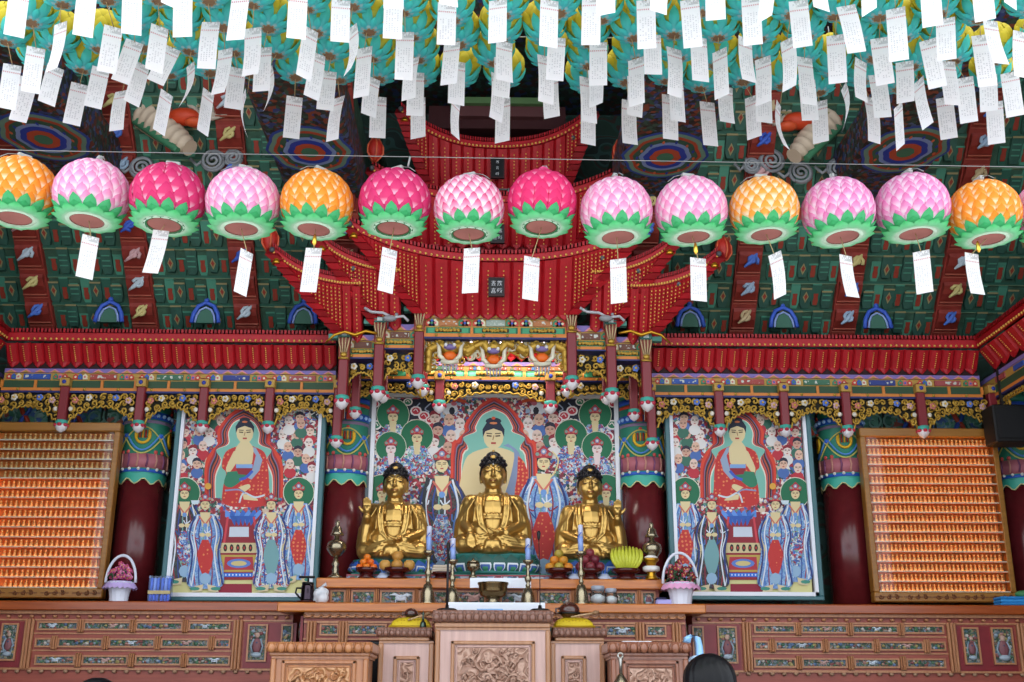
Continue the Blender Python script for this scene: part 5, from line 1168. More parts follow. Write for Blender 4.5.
    m.tube([(-.13, -.155, .435), (-.06, -.19, .43), (0, -.198, .43), (.06, -.19, .43), (.13, -.155, .435)], .013, None, 6); m.tube([(-.13, -.16, .405), (0, -.205, .395), (.13, -.16, .405)], .012, None, 6)
    for k in range(6): m.ball((-.1 + .04*k, -.192 + .9*(-.1 + .04*k)**2*2, .445), .017, None, 8, 6)
    # head
    hz = .955; nb = len(m.v)
    m.ball((0, -.02, hz), .135, None, 20, 14, (.94, 1.0, 1.16)); m.ball((0, -.05, hz - .075), .1, None, 16, 10, (1, .95, .85)); m.ball((0, -.11, hz - .125), .035, None, 10, 8, (1.1, .9, .8))
    for g in (-1, 1):
        m.ball((g*.06, -.1, hz - .045), .05, None, 10, 8, (1, .8, .9)); m.tube([(g*.12, -.01, hz + .04), (g*.128, -.0, hz + .02), (g*.128, -.005, hz - .04), (g*.12, -.01, hz - .09)], [.014, .018, .015, .019], None, 8)
        m.tube([(g*.02, -.15, hz + .035), (g*.06, -.143, hz + .05), (g*.1, -.115, hz + .03)], [.007, .009, .006], None, 6)
        m.ball((g*.055, -.137, hz + .008), .026, None, 10, 8, (1.25, .5, .55))
    m.tube([(0, -.148, hz + .035), (0, -.162, hz), (0, -.178, hz - .035)], [.011, .014, .019], None, 8); m.ball((0, -.168, hz - .04), .021, None, 8, 6, (1.35, .8, .7))
    m.tube([(-.038, -.142, hz - .078), (0, -.156, hz - .074), (.038, -.142, hz - .078)], [.006, .012, .006], None, 8); m.tube([(-.028, -.144, hz - .094), (0, -.155, hz - .097), (.028, -.144, hz - .094)], [.006, .011, .006], None, 8)
    big = lambda p: (p[0]*1.1, (p[1] + .02)*1.1 - .02, hz - .185 + (p[2] - hz + .13)*1.22)
    for v in range(nb, len(m.v)): m.v[v] = big(m.v[v])
    for v in range(nb): m.v[v] = (m.v[v][0]*.93, m.v[v][1], m.v[v][2])
    for v in range(len(m.v)): m.v[v] = tuple(c*S for c in m.v[v])
    remeshed(m, 'robed_body', o, .0085*S, STGOLD, (0, 0, 0), 3)
    # hair cap, painted features (separate pieces of the head)
    dk = col('14131a', .45, spec=.4); h = MB(); rows = []
    for i in range(9):
        t = i/8; row = []
        for j in range(28):
            a = 2*PI*j/28; fr = max(0, -math.sin(a)); low = .075*fr + (1 - fr)*(-.04 if math.sin(a) > 0 else .02)
            z0 = hz + low; z1 = hz + .165; zz = z0 + (z1 - z0)*math.sin(t*PI/2); k = max(0, 1 - ((zz - hz)/.172)**2)**.5
            row.append((.139*k*math.cos(a), -.018 + .147*k*math.sin(a), zz))
        rows.append(row)
    h.grid(rows, dk, True, True, cap=True); h.lathe([(.09, .12), (.084, .16), (.068, .188), (.04, .205), (.004, .212)], (0, -.005, hz), dk, 20)
    for i in range(4):
        for j in range(16):
            a = 2*PI*(j + .5*(i % 2))/16; k = math.cos(.25 + i*.3); h.ball((.137*k*math.cos(a), -.018 + .145*k*math.sin(a), hz + .165*math.sin(.52 + i*.26)), .016, dk, 6, 4)
    for v in range(len(h.v)): h.v[v] = tuple(c*S + l for c, l in zip(big(h.v[v]), loc))
    h.build('hair', o)
    f = MB(); f.ball((0, -.135, hz + .135), .022, STGOLD, 10, 7, (1.5, .6, .9)); f.ball((0, -.01, hz + .213), .016, STGOLD, 8, 6)
    for v in range(len(f.v)): f.v[v] = tuple(c*S + l for c, l in zip(big(f.v[v]), loc))
    f.build('hair_jewel', o)
    f = MB()
    for g in (-1, 1):
        f.tube([(g*.028, -.153, hz + .006), (g*.055, -.152, hz - .0), (g*.085, -.137, hz + .008)], [.003, .0055, .003], col('2a2018', .5), 6); f.tube([(g*.02, -.158, hz + .036), (g*.06, -.152, hz + .055), (g*.102, -.121, hz + .033)], .004, col('2a2a30', .5), 6)
    f.tube([(-.03, -.152, hz - .086), (0, -.166, hz - .084), (.03, -.152, hz - .086)], .0045, col('8c3a28', .5), 6); f.ball((0, -.158, hz + .065), .009, WHITE, 6, 5)
    for v in range(len(f.v)): f.v[v] = tuple(c*S + l for c, l in zip(big(f.v[v]), loc))
    f.build('painted_features', o)
    return o
def pedestal(c, w, d, h, label, c1, c2):
    o = thing('lotus_pedestal', label, 'pedestal', c); x, y, z = c; m = MB()
    m.lathe([(.5, 0), (.52, h*.12), (.47, h*.2), (.46, h*.75), (.5, h*.9), (.5, h)], c, col('2a7068', .5), 36, w, d); m.build('drum', o)
    pm = MB(); n = 22
    for k in range(n):
        a = 2*PI*k/n; 
        for f, cc, e in ((1, c1, 0), (.78, 'd4dae0', .006), (.62, c2, .012), (.36, '2f7a58', .018)):
            rows = []
            for i in range(5):
                t = i/4; wd_ = math.sin(PI*(.18 + .82*t)/1.0)**.6*.16*f if t < 1 else 0; zz = z + h*.12 + h*.82*(t*f)
                rr_ = .5 + e + .05*math.sin(t*PI); rows.append([(x + w*rr_*math.cos(a + q*wd_), y + d*rr_*math.sin(a + q*wd_), zz) for q in (-1, -.5, 0, .5, 1)])
            pm.grid(rows, col(cc, .5), True)
    pm.build('lotus_petals', o); return o
Yst = 13.38
for i, (px, S, pose, nm) in enumerate(((393, .99, 'raise_l', 'smaller gilded seated statue with a raised hand, left of the middle statue'), (492.5, 1.05, 'earth', 'largest gilded seated statue with black hair, in the middle of the altar'), (591, .98, 'raise_r', 'smaller gilded seated statue with black hair, behind the apples and bananas'))):
    hp = (.165, .235, .165)[i]; b_ = P(px, 560 if i == 1 else 566, Yst)
    c = (b_.x, Yst, ZSH + .075)
    pedestal(c, 1.02 if i == 1 else .93, .5, hp, ('green and blue lotus pedestal under the left statue', 'green and blue lotus pedestal under the middle statue', 'green and blue lotus pedestal under the right statue')[i], ('2f5aa8', '23544c', '2f5aa8')[i], ('4a7ad0', '3a5a9c', '4a7ad0')[i])
    statue((c[0], Yst, c[2] + hp - .015), S, pose, nm)
m = MB(); xa, xb = xof(346, 574, 13.1), xof(655, 574, 13.1); pl = busy('plinth_ornament', ['4a7ab0', 'b8c4d0', '8c3040', '3a7a70', '7a94b8', '30506a'], 26, .55, noise_d=.06)
m.box(xa, xb, 13.15, 13.48, ZSH, ZSH + .05, pl); m.box(xa, xb, 13.14, 13.16, ZSH + .045, ZSH + .06, col('a04850', .5)); m.box(xa + .05, xb - .05, 13.16, 13.48, ZSH + .05, ZSH + .076, col('3a7a70', .5), .01)
tag(m.build('altar_plinth'), 'low painted plinth running under the three lotus pedestals', 'plinth')
# ================================================================== offerings
LACQUER = DKWOOD
def dish(px, Yd, zb, w, h, label):
    x = xof(px, 574, Yd); o = thing('offering_dish', label, 'dish', (x, Yd, zb), 'red lacquer offering dishes'); r = w/2
    m = MB(); m.lathe([(r*.75, 0), (r*.78, h*.12), (r*.55, h*.3), (r*.6, h*.55)], (x, Yd, zb), LACQUER, 22); m.build('foot', o)
    m = MB(); m.lathe([(r*.6, h*.5), (r*.95, h*.7), (r, h), (r*.93, h), (r*.88, h*.78), (.002, h*.74)], (x, Yd, zb), LACQUER, 22); m.build('bowl', o)
    return (x, Yd, zb + h*.74)
def fruit(c, r, mat, kind, label, group, squash=.92, stemc='4a5a20'):
    o = thing(kind, label, 'fruit', c, group); m = MB(); m.lathe([(.004, -r*squash), (r*.5, -r*squash*.86), (r*.86, -r*squash*.5), (r, 0), (r*.88, r*squash*.5), (r*.5, r*squash*.86), (r*.12, r*squash*.9), (.004, r*squash*.82)], c, mat, 14); m.build('flesh', o)
    m = MB(); m.tube([(c[0], c[1], c[2] + r*squash*.82), (c[0] + r*.08, c[1], c[2] + r*squash*1.05)], r*.09, col(stemc, .6), 5); m.build('stem', o)
def pyramid(c, r, mats, kind, what, group, top=True, row3=True, squash=.92):
    x, y, z = c; lay = [(-1.9, -.4, 0), (0, -1.0, 0), (1.9, -.4, 0), (-1.0, .9, 0), (1.0, .9, 0), (-.95, -.2, 1.6), (.95, -.2, 1.6), (0, .1, 3.1)]
    if not row3: lay = [(-2.0, -.3, 0), (0, -.6, 0), (2.0, -.3, 0), (0, .2, 1.7)]
    nm = ['front row, at the left', 'front row, in the middle', 'front row, at the right', 'rear row, left', 'rear row, right', 'second layer, left', 'second layer, right', 'topmost'] if row3 else ['front row, at the left', 'front row, in the middle', 'front row, at the right', 'topmost']
    for i, (a, b_, d) in enumerate(lay): fruit((x + a*r, y + b_*r, z + r*squash + d*r*.88), r, mats[i % len(mats)], kind, '%s, %s of the pile' % (what, nm[i]), group, squash)
YO = 13.02; zs = ZSH + .062
zs = ZSH; YO = 12.99 + .05
c = dish(366.5, YO, zs, .25, .12, 'dark red lacquer dish under the orange persimmons'); pyramid(c, .042, [col('d8641c', .35), col('e07a24', .35)], 'persimmon', 'shiny orange persimmon', 'persimmons in the dish left of the pears')
c = dish(397, YO, zs, .31, .12, 'dark red lacquer dish under the tan pears'); pyramid(c, .068, [col('c09048', .5), col('b8843c', .5)], 'pear', 'round tan pear', 'pears in the dish', row3=False)
c = dish(441, YO, zs, .24, .075, 'low dark red lacquer dish under the white rice cakes')
for i in range(3):
    m = MB(); m.box(c[0] - .11 + .01*i, c[0] + .10 + .006*i, YO - .07, YO + .07, c[2] + .004 + .031*i, c[2] + .034 + .031*i, col('d8c8b4', .6), .008); tag(m.build('rice_cake'), 'pale flat rice cake, %s of the stack on the dish' % ('lowest', 'middle one', 'top one')[i], 'cake', 'rice cakes')
c = dish(559, YO, zs, .31, .12, 'dark red lacquer dish under the green-orange tangerines'); pyramid(c, .055, [col('c8882c', .4), col('a8943a', .4), col('d0802a', .4)], 'tangerine', 'greenish orange tangerine', 'tangerines in the dish')
c = dish(590, YO, zs, .28, .12, 'dark red lacquer dish under the dark red apples'); pyramid(c, .058, [col('6a2430', .3, var=.15), col('7c3038', .3, var=.15)], 'apple', 'dark red apple', 'apples in the dish', squash=.95)
c = dish(626, YO, zs, .34, .12, 'dark red lacquer dish under the bananas')
o = thing('banana_bunch', 'large bunch of yellow-green bananas standing on a dark red dish', 'fruit', c); ban = col('bcc03c', .45, var=.12)
for r_ in range(2):
    for k in range(9):
        t = (k - 4)/4; m = MB(); y = c[1] - .07 + .07*r_; z0 = c[2] + .01; pts = []; rad = []
        for i in range(8):
            s = i/7; pts.append((c[0] + t*(.075 + .09*math.sin(s*2.1)) + (.012 if r_ else 0), y - .05*math.sin(PI*s) + .02*r_, z0 + .25*s*(1 - .12*t*t) + .03*r_)); rad.append(.026*math.sin(PI*(.12 + .8*s))**.6)
        m.tube(pts, rad, ban, 7); m.ball(pts[-1], .009, col('3a3a1c', .6), 5, 4); m.build('banana', o)
m = MB(); m.ball((c[0], c[1] + .01, c[2] + .03), .06, col('6f7a2c', .6), 8, 6, (1.4, .7, .7)); m.build('stalk', o)
# small folded blue paper lotuses between dishes
for i, px in enumerate((574, 604, 384)):
    x = xof(px, 572, YO + .06); o = thing('paper_lotus', ('small blue and white paper lotus between tangerines and apples', 'small blue and white paper lotus between apples and bananas', 'small blue and white paper lotus between persimmons and pears')[i], 'ornament', (x, YO + .06, zs))
    m = MB(); m.lathe([(.09, 0), (.1, .02), (.06, .05), (.05, .07)], (x, YO + .06, zs), col('b4bcd0', .5), 14); m.build('stand', o); m = MB()
    for k in range(9):
        a = 2*PI*k/9; m.grid([[(x + (.03 + .06*t)*math.cos(a + q*.3*(1 - t)), YO + .06 + (.03 + .06*t)*math.sin(a + q*.3*(1 - t)), zs + .065 + .09*t) for q in (-1, 0, 1)] for t in (0, .35, .7, 1)], col('4a78d8' if k % 2 else '6f9ae8', .5), False)
    m.build('petals', o)
# --- brass ware
def lathe_thing(name, label, cat, loc, parts, group=None, n=22):
    o = thing(name, label, cat, loc, group)
    for nm, prof, mat in parts: m = MB(); m.lathe(prof, loc, mat, n); m.build(nm, o)
    return o
def jar(px, label):
    x = xof(px, 577, 13.06)
    lathe_thing('brass_jar', label, 'jar', (x, 13.06, ZSH), [('foot', [(.085, 0), (.085, .02), (.05, .04), (.03, .08), (.042, .1), (.025, .13), (.045, .16), (.03, .19), (.022, .24)], BRASS), ('bowl', [(.02, .235), (.06, .26), (.105, .32), (.112, .36), (.1, .4), (.06, .43), (.03, .44)], BRASS), ('lid', [(.03, .44), (.028, .48), (.08, .49), (.06, .52), (.05, .57), (.02, .6), (.026, .62), (.02, .645), (.004, .66)], BRASS)])
jar(335, 'tall lidded brass jar at the left end of the upper shelf'); jar(653, 'tall lidded brass jar at the right end of the upper shelf')
x = xof(651.5, 577, 12.99); o = thing('tiered_offering_cup', 'small gold and white tiered cup in front of the right brass jar', 'cup', (x, 12.99, ZSH))
m = MB(); m.lathe([(.075, 0), (.07, .02), (.04, .06), (.06, .09)], (x, 12.99, ZSH), GOLDB, 18); m.build('foot', o)
m = MB(); m.lathe([(.065, .085), (.095, .1), (.095, .14), (.07, .15)], (x, 12.99, ZSH), WHITE, 18); m.build('white_tier', o)
m = MB(); m.lathe([(.05, .15), (.06, .19), (.09, .21), (.09, .23), (.07, .235)], (x, 12.99, ZSH), GOLDB, 18); m.build('gold_tier', o)
m = MB(); m.lathe([(.07, .235), (.08, .25), (.04, .27), (.004, .275)], (x, 12.99, ZSH), WHITE, 18); m.build('cap', o)
def candlestick(px, pyt, pyb, Yc, zb, label, clabel, candle_top):
    zt_ = zof(pyt, Yc); x = xof(px, pyb, Yc); h = zt_ - zb
    lathe_thing('candlestick', label, 'candlestick', (x, Yc, zb), [('base', [(.088, 0), (.09, .012), (.078, .03), (.07, h*.22), (.045, h*.36), (.02, h*.4)], BRASS), ('stem', [(.02, h*.39), (.03, h*.43), (.018, h*.48), (.035, h*.54), (.04, h*.6), (.022, h*.66), (.016, h*.8), (.03, h*.86), (.02, h*.9)], BRASS), ('drip_pan', [(.018, h*.89), (.05, h*.93), (.062, h*.985), (.055, h), (.02, h*.985)], BRASS)], 'brass candlesticks')
    o = thing('candle', clabel, 'candle', (x, Yc, zt_), 'blue and white altar candles'); hc = zof(candle_top, Yc) - zt_
    m = MB(); m.lathe([(.029, -.005), (.029, hc*.55)], (x, Yc, zt_), col('8fa8e0', .4), 14); m.lathe([(.029, hc*.55), (.028, hc*.97), (.004, hc)], (x, Yc, zt_), col('c8cce4', .4), 14); m.tube([(x + .03*math.cos(t*5), Yc + .03*math.sin(t*5), zt_ + hc*(.1 + .6*t)) for t in [j/14 for j in range(15)]], .006, col('3a62c8', .4), 5); m.build('wax', o)
    m = MB(); m.tube([(x, Yc, zt_ + hc), (x + .003, Yc, zt_ + hc + .018)], .003, BLACK, 5); m.build('wick', o)
candlestick(427.5, 551, 601, 12.72, ZSL, 'tall brass candlestick, left of the microphone', 'tall blue and white candle on the outer left candlestick', 526)
candlestick(452, 560, 601, 12.76, ZSL, 'shorter brass candlestick in front of the middle statue, left of the incense bowl', 'blue and white candle just left of the middle statue', 538)
candlestick(528, 560, 601, 12.76, ZSL, 'shorter brass candlestick right of the incense bowl', 'blue and white candle just right of the middle statue', 538)
candlestick(581.5, 551, 601, 12.72, ZSL, 'tall brass candlestick in front of the apples', 'tall blue and white candle in front of the right statue', 524)
x = xof(493, 600, 12.74)
lathe_thing('incense_bowl', 'wide brass incense bowl in the middle of the altar', 'bowl', (x, 12.74, ZSL), [('foot', [(.1, 0), (.1, .02), (.07, .05), (.08, .08)], BRASS), ('bowl', [(.08, .075), (.14, .1), (.16, .15), (.158, .2), (.172, .225), (.172, .238), (.15, .235), (.145, .2), (.004, .19)], gold('dark_brass', '7c6848', .22))])
x = xof(473, 577, 12.99)
lathe_thing('water_cup', 'small round brass cup with a lid on the white strip, below the middle statue', 'cup', (x, 12.99, ZSH + .007), [('foot', [(.05, 0), (.045, .02), (.022, .05), (.03, .08)], BRASS), ('bowl', [(.03, .075), (.07, .1), (.082, .14), (.07, .17)], BRASS), ('lid', [(.075, .17), (.06, .19), (.012, .2), (.016, .215), (.004, .222)], BRASS)])
# --- glass jars, bag, kettle, boxes, baskets on the lower top
for i, px in enumerate((598, 611)):
    x = xof(px, 601, 12.7 + .03*i); y = 12.7 + .03*i; o = thing('glass_jar', ('clear glass jar with white contents, beside the tall right candlestick', 'smaller clear glass jar with white contents, second right of the tall candlestick')[i], 'jar', (x, y, ZSL)); s = (1, .88)[i]
    m = MB(); m.lathe([(.05*s, 0), (.085*s, .04*s), (.09*s, .11*s), (.07*s, .13*s), (.07*s, .16*s)], (x, y, ZSL), glass('jar_glass', 'f0f4f6'), 18, cap=False); m.build('body', o)
    m = MB(); m.lathe([(.045*s, .004), (.078*s, .042*s), (.082*s, .09*s), (.03*s, .115*s), (.004, .12*s)], (x, y, ZSL), col('dcdcda', .6), 16); m.build('contents', o)
    m = MB(); m.lathe([(.072*s, .158*s), (.074*s, .2*s), (.06*s, .206*s), (.004, .206*s)], (x, y, ZSL), col('9fa6b4', .3), 16); m.build('lid', o)
m = MB(); x = xof(321, 601, 12.72); m2 = MB()
for (a, b_, c_, r) in ((0, 0, .07, .075), (.03, .01, .12, .055), (-.03, 0, .11, .06), (.0, -.02, .15, .04), (.02, -.03, .06, .07), (-.03, .02, .05, .065)): m2.ball((a, b_, c_), r, None, 10, 7)
o = thing('plastic_bag', 'small knotted clear plastic bag of white offerings beside the dark kettle', 'bag', (x, 12.72, ZSL)); remeshed(m2, 'bag', o, .012, col('d2d4da', .3), (0, 0, 0), 2)
m = MB(); m.tube([(x, 12.72, ZSL + .17), (x + .02, 12.72, ZSL + .2), (x + .05, 12.72, ZSL + .21)], [.02, .012, .025], col('c4c8d0', .3), 6); m.build('knot', o)
x = xof(307, 601, 12.74); o = thing('tea_kettle', 'dark metal press kettle with a black plunger on a dark red saucer', 'kettle', (x, 12.74, ZSL + .028)); cc_ = (x, 12.74, ZSL + .028)
m = MB(); m.lathe([(.07, .0), (.075, .02), (.068, .16), (.062, .185)], cc_, gold('dark_steel', '3a3038', .15), 20); m.build('body', o)
m = MB(); m.lathe([(.066, .185), (.06, .205), (.01, .21), (.008, .26)], cc_, BLACK, 16); m.tube([(x - .1, 12.74, ZSL + .29), (x + .07, 12.74, ZSL + .29)], .014, BLACK, 6); m.build('plunger_lid', o)
m = MB(); m.tube([(x - .07, 12.74, ZSL + .17), (x - .12, 12.74, ZSL + .17), (x - .13, 12.74, ZSL + .12), (x - .075, 12.74, ZSL + .06)], .011, BLACK, 6); m.build('handle', o)
m = MB(); m.lathe([(.07, 0), (.115, .018), (.12, .028), (.1, .024), (.004, .022)], (x, 12.74, ZSL), LACQUER, 22); tag(m.build('saucer'), 'dark red lacquer saucer under the dark kettle', 'saucer')
ZWG = zof(603.5, 13.0)
for i, px in enumerate((154.5, 165.5)):
    x = xof(px, 598, 13.12); o = thing('candle_pack', ('shrink-wrapped pack of blue and white candles, nearer the outer column', 'shrink-wrapped pack of blue and white candles, nearer the left painting')[i], 'box', (x, 13.12, ZWG)); wd_ = .115; h = .31
    for k in range(3):
        for j in range(2):
            m = MB(); m.lathe([(.018, 0), (.018, h*.35)], (x - wd_/2 + .02 + .038*k, 13.09 + .045*j, ZWG + .004), col('3a70d8', .35), 10); m.lathe([(.018, h*.35), (.018, h*.85), (.004, h*.88)], (x - wd_/2 + .02 + .038*k, 13.09 + .045*j, ZWG + .004), col('a8c4f0' if (k + j) % 2 else '5a8ae0', .35), 10); m.build('wrapped_candle', o)
    m = MB(); m.box(x - wd_/2 - .004, x + wd_/2 + .004, 13.06, 13.17, ZWG, ZWG + h*.95, glass('wrap_film', 'dfe8ff', rough=.08)); m.build('film_wrap', o)
    m = MB(); m.box(x - wd_/2 - .006, x + wd_/2 + .006, 13.055, 13.06, ZWG + h*.3, ZWG + h*.42, col('b8a878', .5)); m.build('paper_band', o)
def basket(px, py, Yb_, zb, w, h, label, fc, ruff, leaves):
    x = xof(px, py, Yb_); o = thing('flower_basket', label, 'basket', (x, Yb_, zb)); c = (x, Yb_, zb); wt = col('d8dcea', .5)
    m = MB(); rows = []
    for i in range(9):
        t = i/8; r = w*(.36 + .03*t + .17*t**2.5)
        rows.append([(x + r*(1 + .03*(j % 2))*math.cos(2*PI*j/28), Yb_ + r*(1 + .03*(j % 2))*math.sin(2*PI*j/28), zb + h*.42*t) for j in range(28)])
    m.grid(rows, wt, False, True, cap=True); m.build('woven_body', o)
    m = MB(); rows = []
    for q in range(3): rows.append([(x + w*(.48 + .1*q + .05*(q > 0)*math.cos(j*2.1))*math.cos(2*PI*j/40), Yb_ + w*(.48 + .1*q)*math.sin(2*PI*j/40), zb + h*.44 - .045*q + .02*(j % 2)*(q > 0)) for j in range(40)])
    m.grid(rows, col(ruff, .6), True, True); m.build('lace_ruffle', o)
    m = MB(); m.tube([(x + w*.62*math.cos(a), Yb_, zb + h*.42 + h*.58*math.sin(a)) for a in [PI*j/18 for j in range(19)]], .016, wt, 8); m.build('handle', o)
    rr = random.Random(int(px)); fm = MB(); lm = MB()
    for k in range(44):
        a, r = rr.uniform(0, 6.28), w*.55*math.sqrt(rr.random()); p = (x + r*math.cos(a), Yb_ + r*math.sin(a), zb + h*.45 + rr.uniform(.2, 1)*h*.42*(1 - r/w*.8))
        for q in range(5): fm.ball((p[0] + .017*math.cos(q*1.257), p[1] - .004, p[2] + .017*math.sin(q*1.257)), .013, col(rr.choice(fc), .55), 6, 4)
        fm.ball((p[0], p[1] - .012, p[2]), .008, col('d8c060', .5), 5, 4)
        if rr.random() < leaves:
            for q in range(2): b_ = rr.uniform(0, 6.28); lm.tube([p, (p[0] + .03*math.cos(b_), p[1], p[2] - .02 + .03*math.sin(b_)), (p[0] + .06*math.cos(b_), p[1] - .01, p[2] - .04 + .05*math.sin(b_))], [.005, .014, .003], col('2f4a2c', .6), 5)
    fm.build('flowers', o)
    if lm.f: lm.build('leaves', o)
basket(118.5, 600, 13.08, ZWG, .27, .52, 'white flower basket with pink flowers and lilac lace, by the left gold figurine cabinet', ['d05a90', 'c84a70', 'd88ab0', 'b04a7c'], 'c0aae0', .35)
basket(681, 600, 12.78, ZSL, .31, .58, 'white flower basket with dark red flowers and pink lace, before the right painting', ['8c2434', 'a83040', '7a1c2c', 'c07080'], 'e4a4cc', .9)
m = MB(); x = xof(664, 600, 12.8); m.box(x - .09, x + .09, 12.75, 12.9, ZSL, ZSL + .07, col('a8a4e0', .5), .012); o = m.build('small_box'); tag(o, 'small lavender box lying beside the dark red flower basket', 'box')
m = MB(); m.box(x - .092, x + .02, 12.748, 12.9, ZSL + .07, ZSL + .09, col('24244a', .5), .006); m.build('dark_lid', o)
x = xof(1013, 600, 12.98); o = thing('folded_cloth', 'folded bright blue cloth with a green edge at the right end of the altar', 'cloth', (x, 12.98, ZWG)); 
for k in range(3): m = MB(); m.box(x - .16, x + .2, 12.93, 13.15, ZWG + .034*k, ZWG + .032 + .034*k, col(('2f86c8', '3a94d4', '2f86c8')[k], .6), .014); m.build('fold', o)
m = MB(); m.ball((x + .14, 13.0, ZWG + .13), .07, col('3a7a4a', .6), 10, 7, (1.5, 1, .6)); m.build('green_fold', o)
# black box added to stand in for the dark recess high at right
a, c = P(992, 404, 12.9), P(1034, 442, 12.9); o = thing('loudspeaker', 'black box for the dark recess at the right corner, above the gold figurine cabinet', 'loudspeaker', ((a.x + c.x)/2, 12.9, c.z))
m = MB(); m.box(a.x, c.x, 12.9, 13.22, c.z, a.z, col('0d0d0e', .6), .015); m.build('cabinet', o); m = MB(); m.box(a.x + .03, c.x - .03, 12.885, 12.9, c.z + .04, a.z - .04, col('121214', .8), .01); m.build('grille', o)
m = MB(); m.box((a.x + c.x)/2 - .03, (a.x + c.x)/2 + .03, 13.05, 13.1, a.z, a.z + .55, col('1a1a1a', .5)); m.build('bracket', o)
# ================================================================== offering stands in front
PALE = wood('pale_podium_wood', 'bc968a', 'd0aa9e', 2, .32, 'Z', .35); PALEM = wood('pale_podium_moulding', 'a8744e', 'bd8a62', 2, .35, 'Z', .3); PCARV = carved('podium_relief', 'a47c68', 'c6a08c', 13, .42, .006)
OAK = wood('oak_box_wood', 'a86a42', 'c08252', 2, .35, 'Z', .3); OCARV = carved('box_relief', 'aa7044', 'd09c70', 13, .35, .006); CORN = wood('podium_cornice_wood', '7a5244', '946a58', 3, .35, 'X', .2)
def podium(px0, px1, pyt, pyc, bx0, bx1, Yp, pan, rel, label, name, cat, body, mould, cmat, rmat, big=False):
    z = lambda py: zof(py, Yp); fx = lambda px: xof(px, 650, Yp); x0, x1 = fx(px0), fx(px1); o = thing(name, label, cat, ((x0+x1)/2, Yp, 0)); D = .62; zt_, zc_ = z(pyt), z(pyc); h = zt_ - zc_
    m = MB(); m.box(x0, x1, Yp - .06, Yp + D + .06, zc_ + h*.3, zt_, cmat, .012); m.build('top', o)
    m = MB(); r = h*.34 if big else h*.22; n = int((x1-x0)/(r*2.05))
    for i in range(n):
        xx = x0 + (x1-x0)*(i+.5)/n; m.ball((xx, Yp - .065, zc_ + h*.58), r, cmat, 10, 7, (.95, .6, 1.1))
        if not big: m.ball((xx + r, Yp - .07, zt_ - h*.18), r*.55, cmat, 7, 5, (1, .7, 1))
        for g in (-1, 1): m.tube([(xx + g*r*.95, Yp - .07, zc_ + h*.25), (xx + g*r*1.02, Yp - .08, zc_ + h*.6), (xx + g*r*.6, Yp - .075, zt_ - h*.04)], r*.14, cmat, 5)
    m.build('lotus_cornice', o)
    b0, b1 = fx(bx0), fx(bx1)
    m = MB(); m.box(x0 + .02, x1 - .02, Yp - .04, Yp + D + .04, zc_, zc_ + h*.3, mould, .01); m.box(b0 - .02, b1 + .02, Yp - .02, Yp + D, zc_ - .02, zc_, mould); m.box(b0 - .03, b1 + .03, Yp - .04, Yp + D + .02, 0, .14, mould, .015); m.build('moulding', o)
    m = MB(); m.box(b0, b1, Yp, Yp + D - .02, .1, zc_ - .01, body); m.build('body', o)
    for xx in (b0, b1): m = MB(); m.box(xx - .025, xx + .025, Yp - .025, Yp + .03, .14, zc_ - .02, mould, .01); m.build('corner_post', o)
    p0, p1 = fx(pan[0]), fx(pan[1]); zt2 = z(pan[2]); zb2_ = .32; m = MB()
    for k, (e, w, d) in enumerate(((0, .035, .03), (.045, .022, .018))):
        for q in ((p0+e, p1-e, zt2-e-w, zt2-e), (p0+e, p1-e, zb2_+e, zb2_+e+w), (p0+e, p0+e+w, zb2_+e, zt2-e), (p1-e-w, p1-e, zb2_+e, zt2-e)): m.box(q[0], q[1], Yp - d, Yp + .01, q[2], q[3], mould if k == 0 else body, .008)
    m.build('panel_frame', o)
    r0, r1, rt = fx(rel[0]), fx(rel[1]), z(rel[2]); m = MB(); m.box(r0, r1, Yp - .012, Yp + .01, zb2_ + .08, rt, rmat); rr = random.Random(int(px0))
    for i in range(int((r1-r0)*(rt - zb2_)*90)):
        cx, cz = rr.uniform(r0 + .05, r1 - .05), rr.uniform(zb2_ + .13, rt - .05); m.tube(spiral(cx, cz, Yp - .016, rr.uniform(.025, .05), rr.uniform(.8, 1.5), rr.uniform(0, 6), rr.choice((-1, 1)), 9), .012, rmat, 5)
    if r1 - r0 > .4:
        for (cx, cz, s_) in (((r0+r1)/2, rt - .2, .07), ((r0+r1)/2 - .2, rt - .3, .05), ((r0+r1)/2 + .2, rt - .28, .05)):
            m.ball((cx, Yp - .02, cz), s_, rmat, 10, 7, (1, .5, .9))
            for g in (-1, 1): m.ball((cx + g*s_*.5, Yp - .045, cz + s_*.4), s_*.3, rmat, 7, 5); m.tube([(cx + g*s_*.6, Yp - .03, cz + s_*.7), (cx + g*s_*1.2, Yp - .02, cz + s_*1.3), (cx + g*s_*1.0, Yp - .02, cz + s_*1.8)], [.015, .012, .005], rmat, 5)
        for k in range(3): m.tube([(r0 + .06 + (r1-r0-.12)*j/16, Yp - .02, rt - .15 - .16*k + .07*math.sin(j*.9 + k*2)) for j in range(17)], .02, rmat, 6)
    m.build('carved_relief', o); return o, zt_, (x0, x1)
YP = 11.6
_, ZP, XP = podium(432, 552.5, 610.5, 628, 437.5, 548, YP, (451, 535, 641), (457, 529, 648), 'tall pale carved wooden offering stand in the middle, in front of the altar', 'offering_stand', 'stand', PALE, PALEM, CORN, PCARV)
_, ZPL, XPL = podium(376.5, 431.5, 628, 641.5, 381, 431.5, YP + .12, (394, 420, 656.5), (401, 415, 663), 'narrow pale carved stand with a yellow cushion, left of the tall middle stand', 'offering_stand', 'stand', PALE, PALEM, CORN, PCARV)
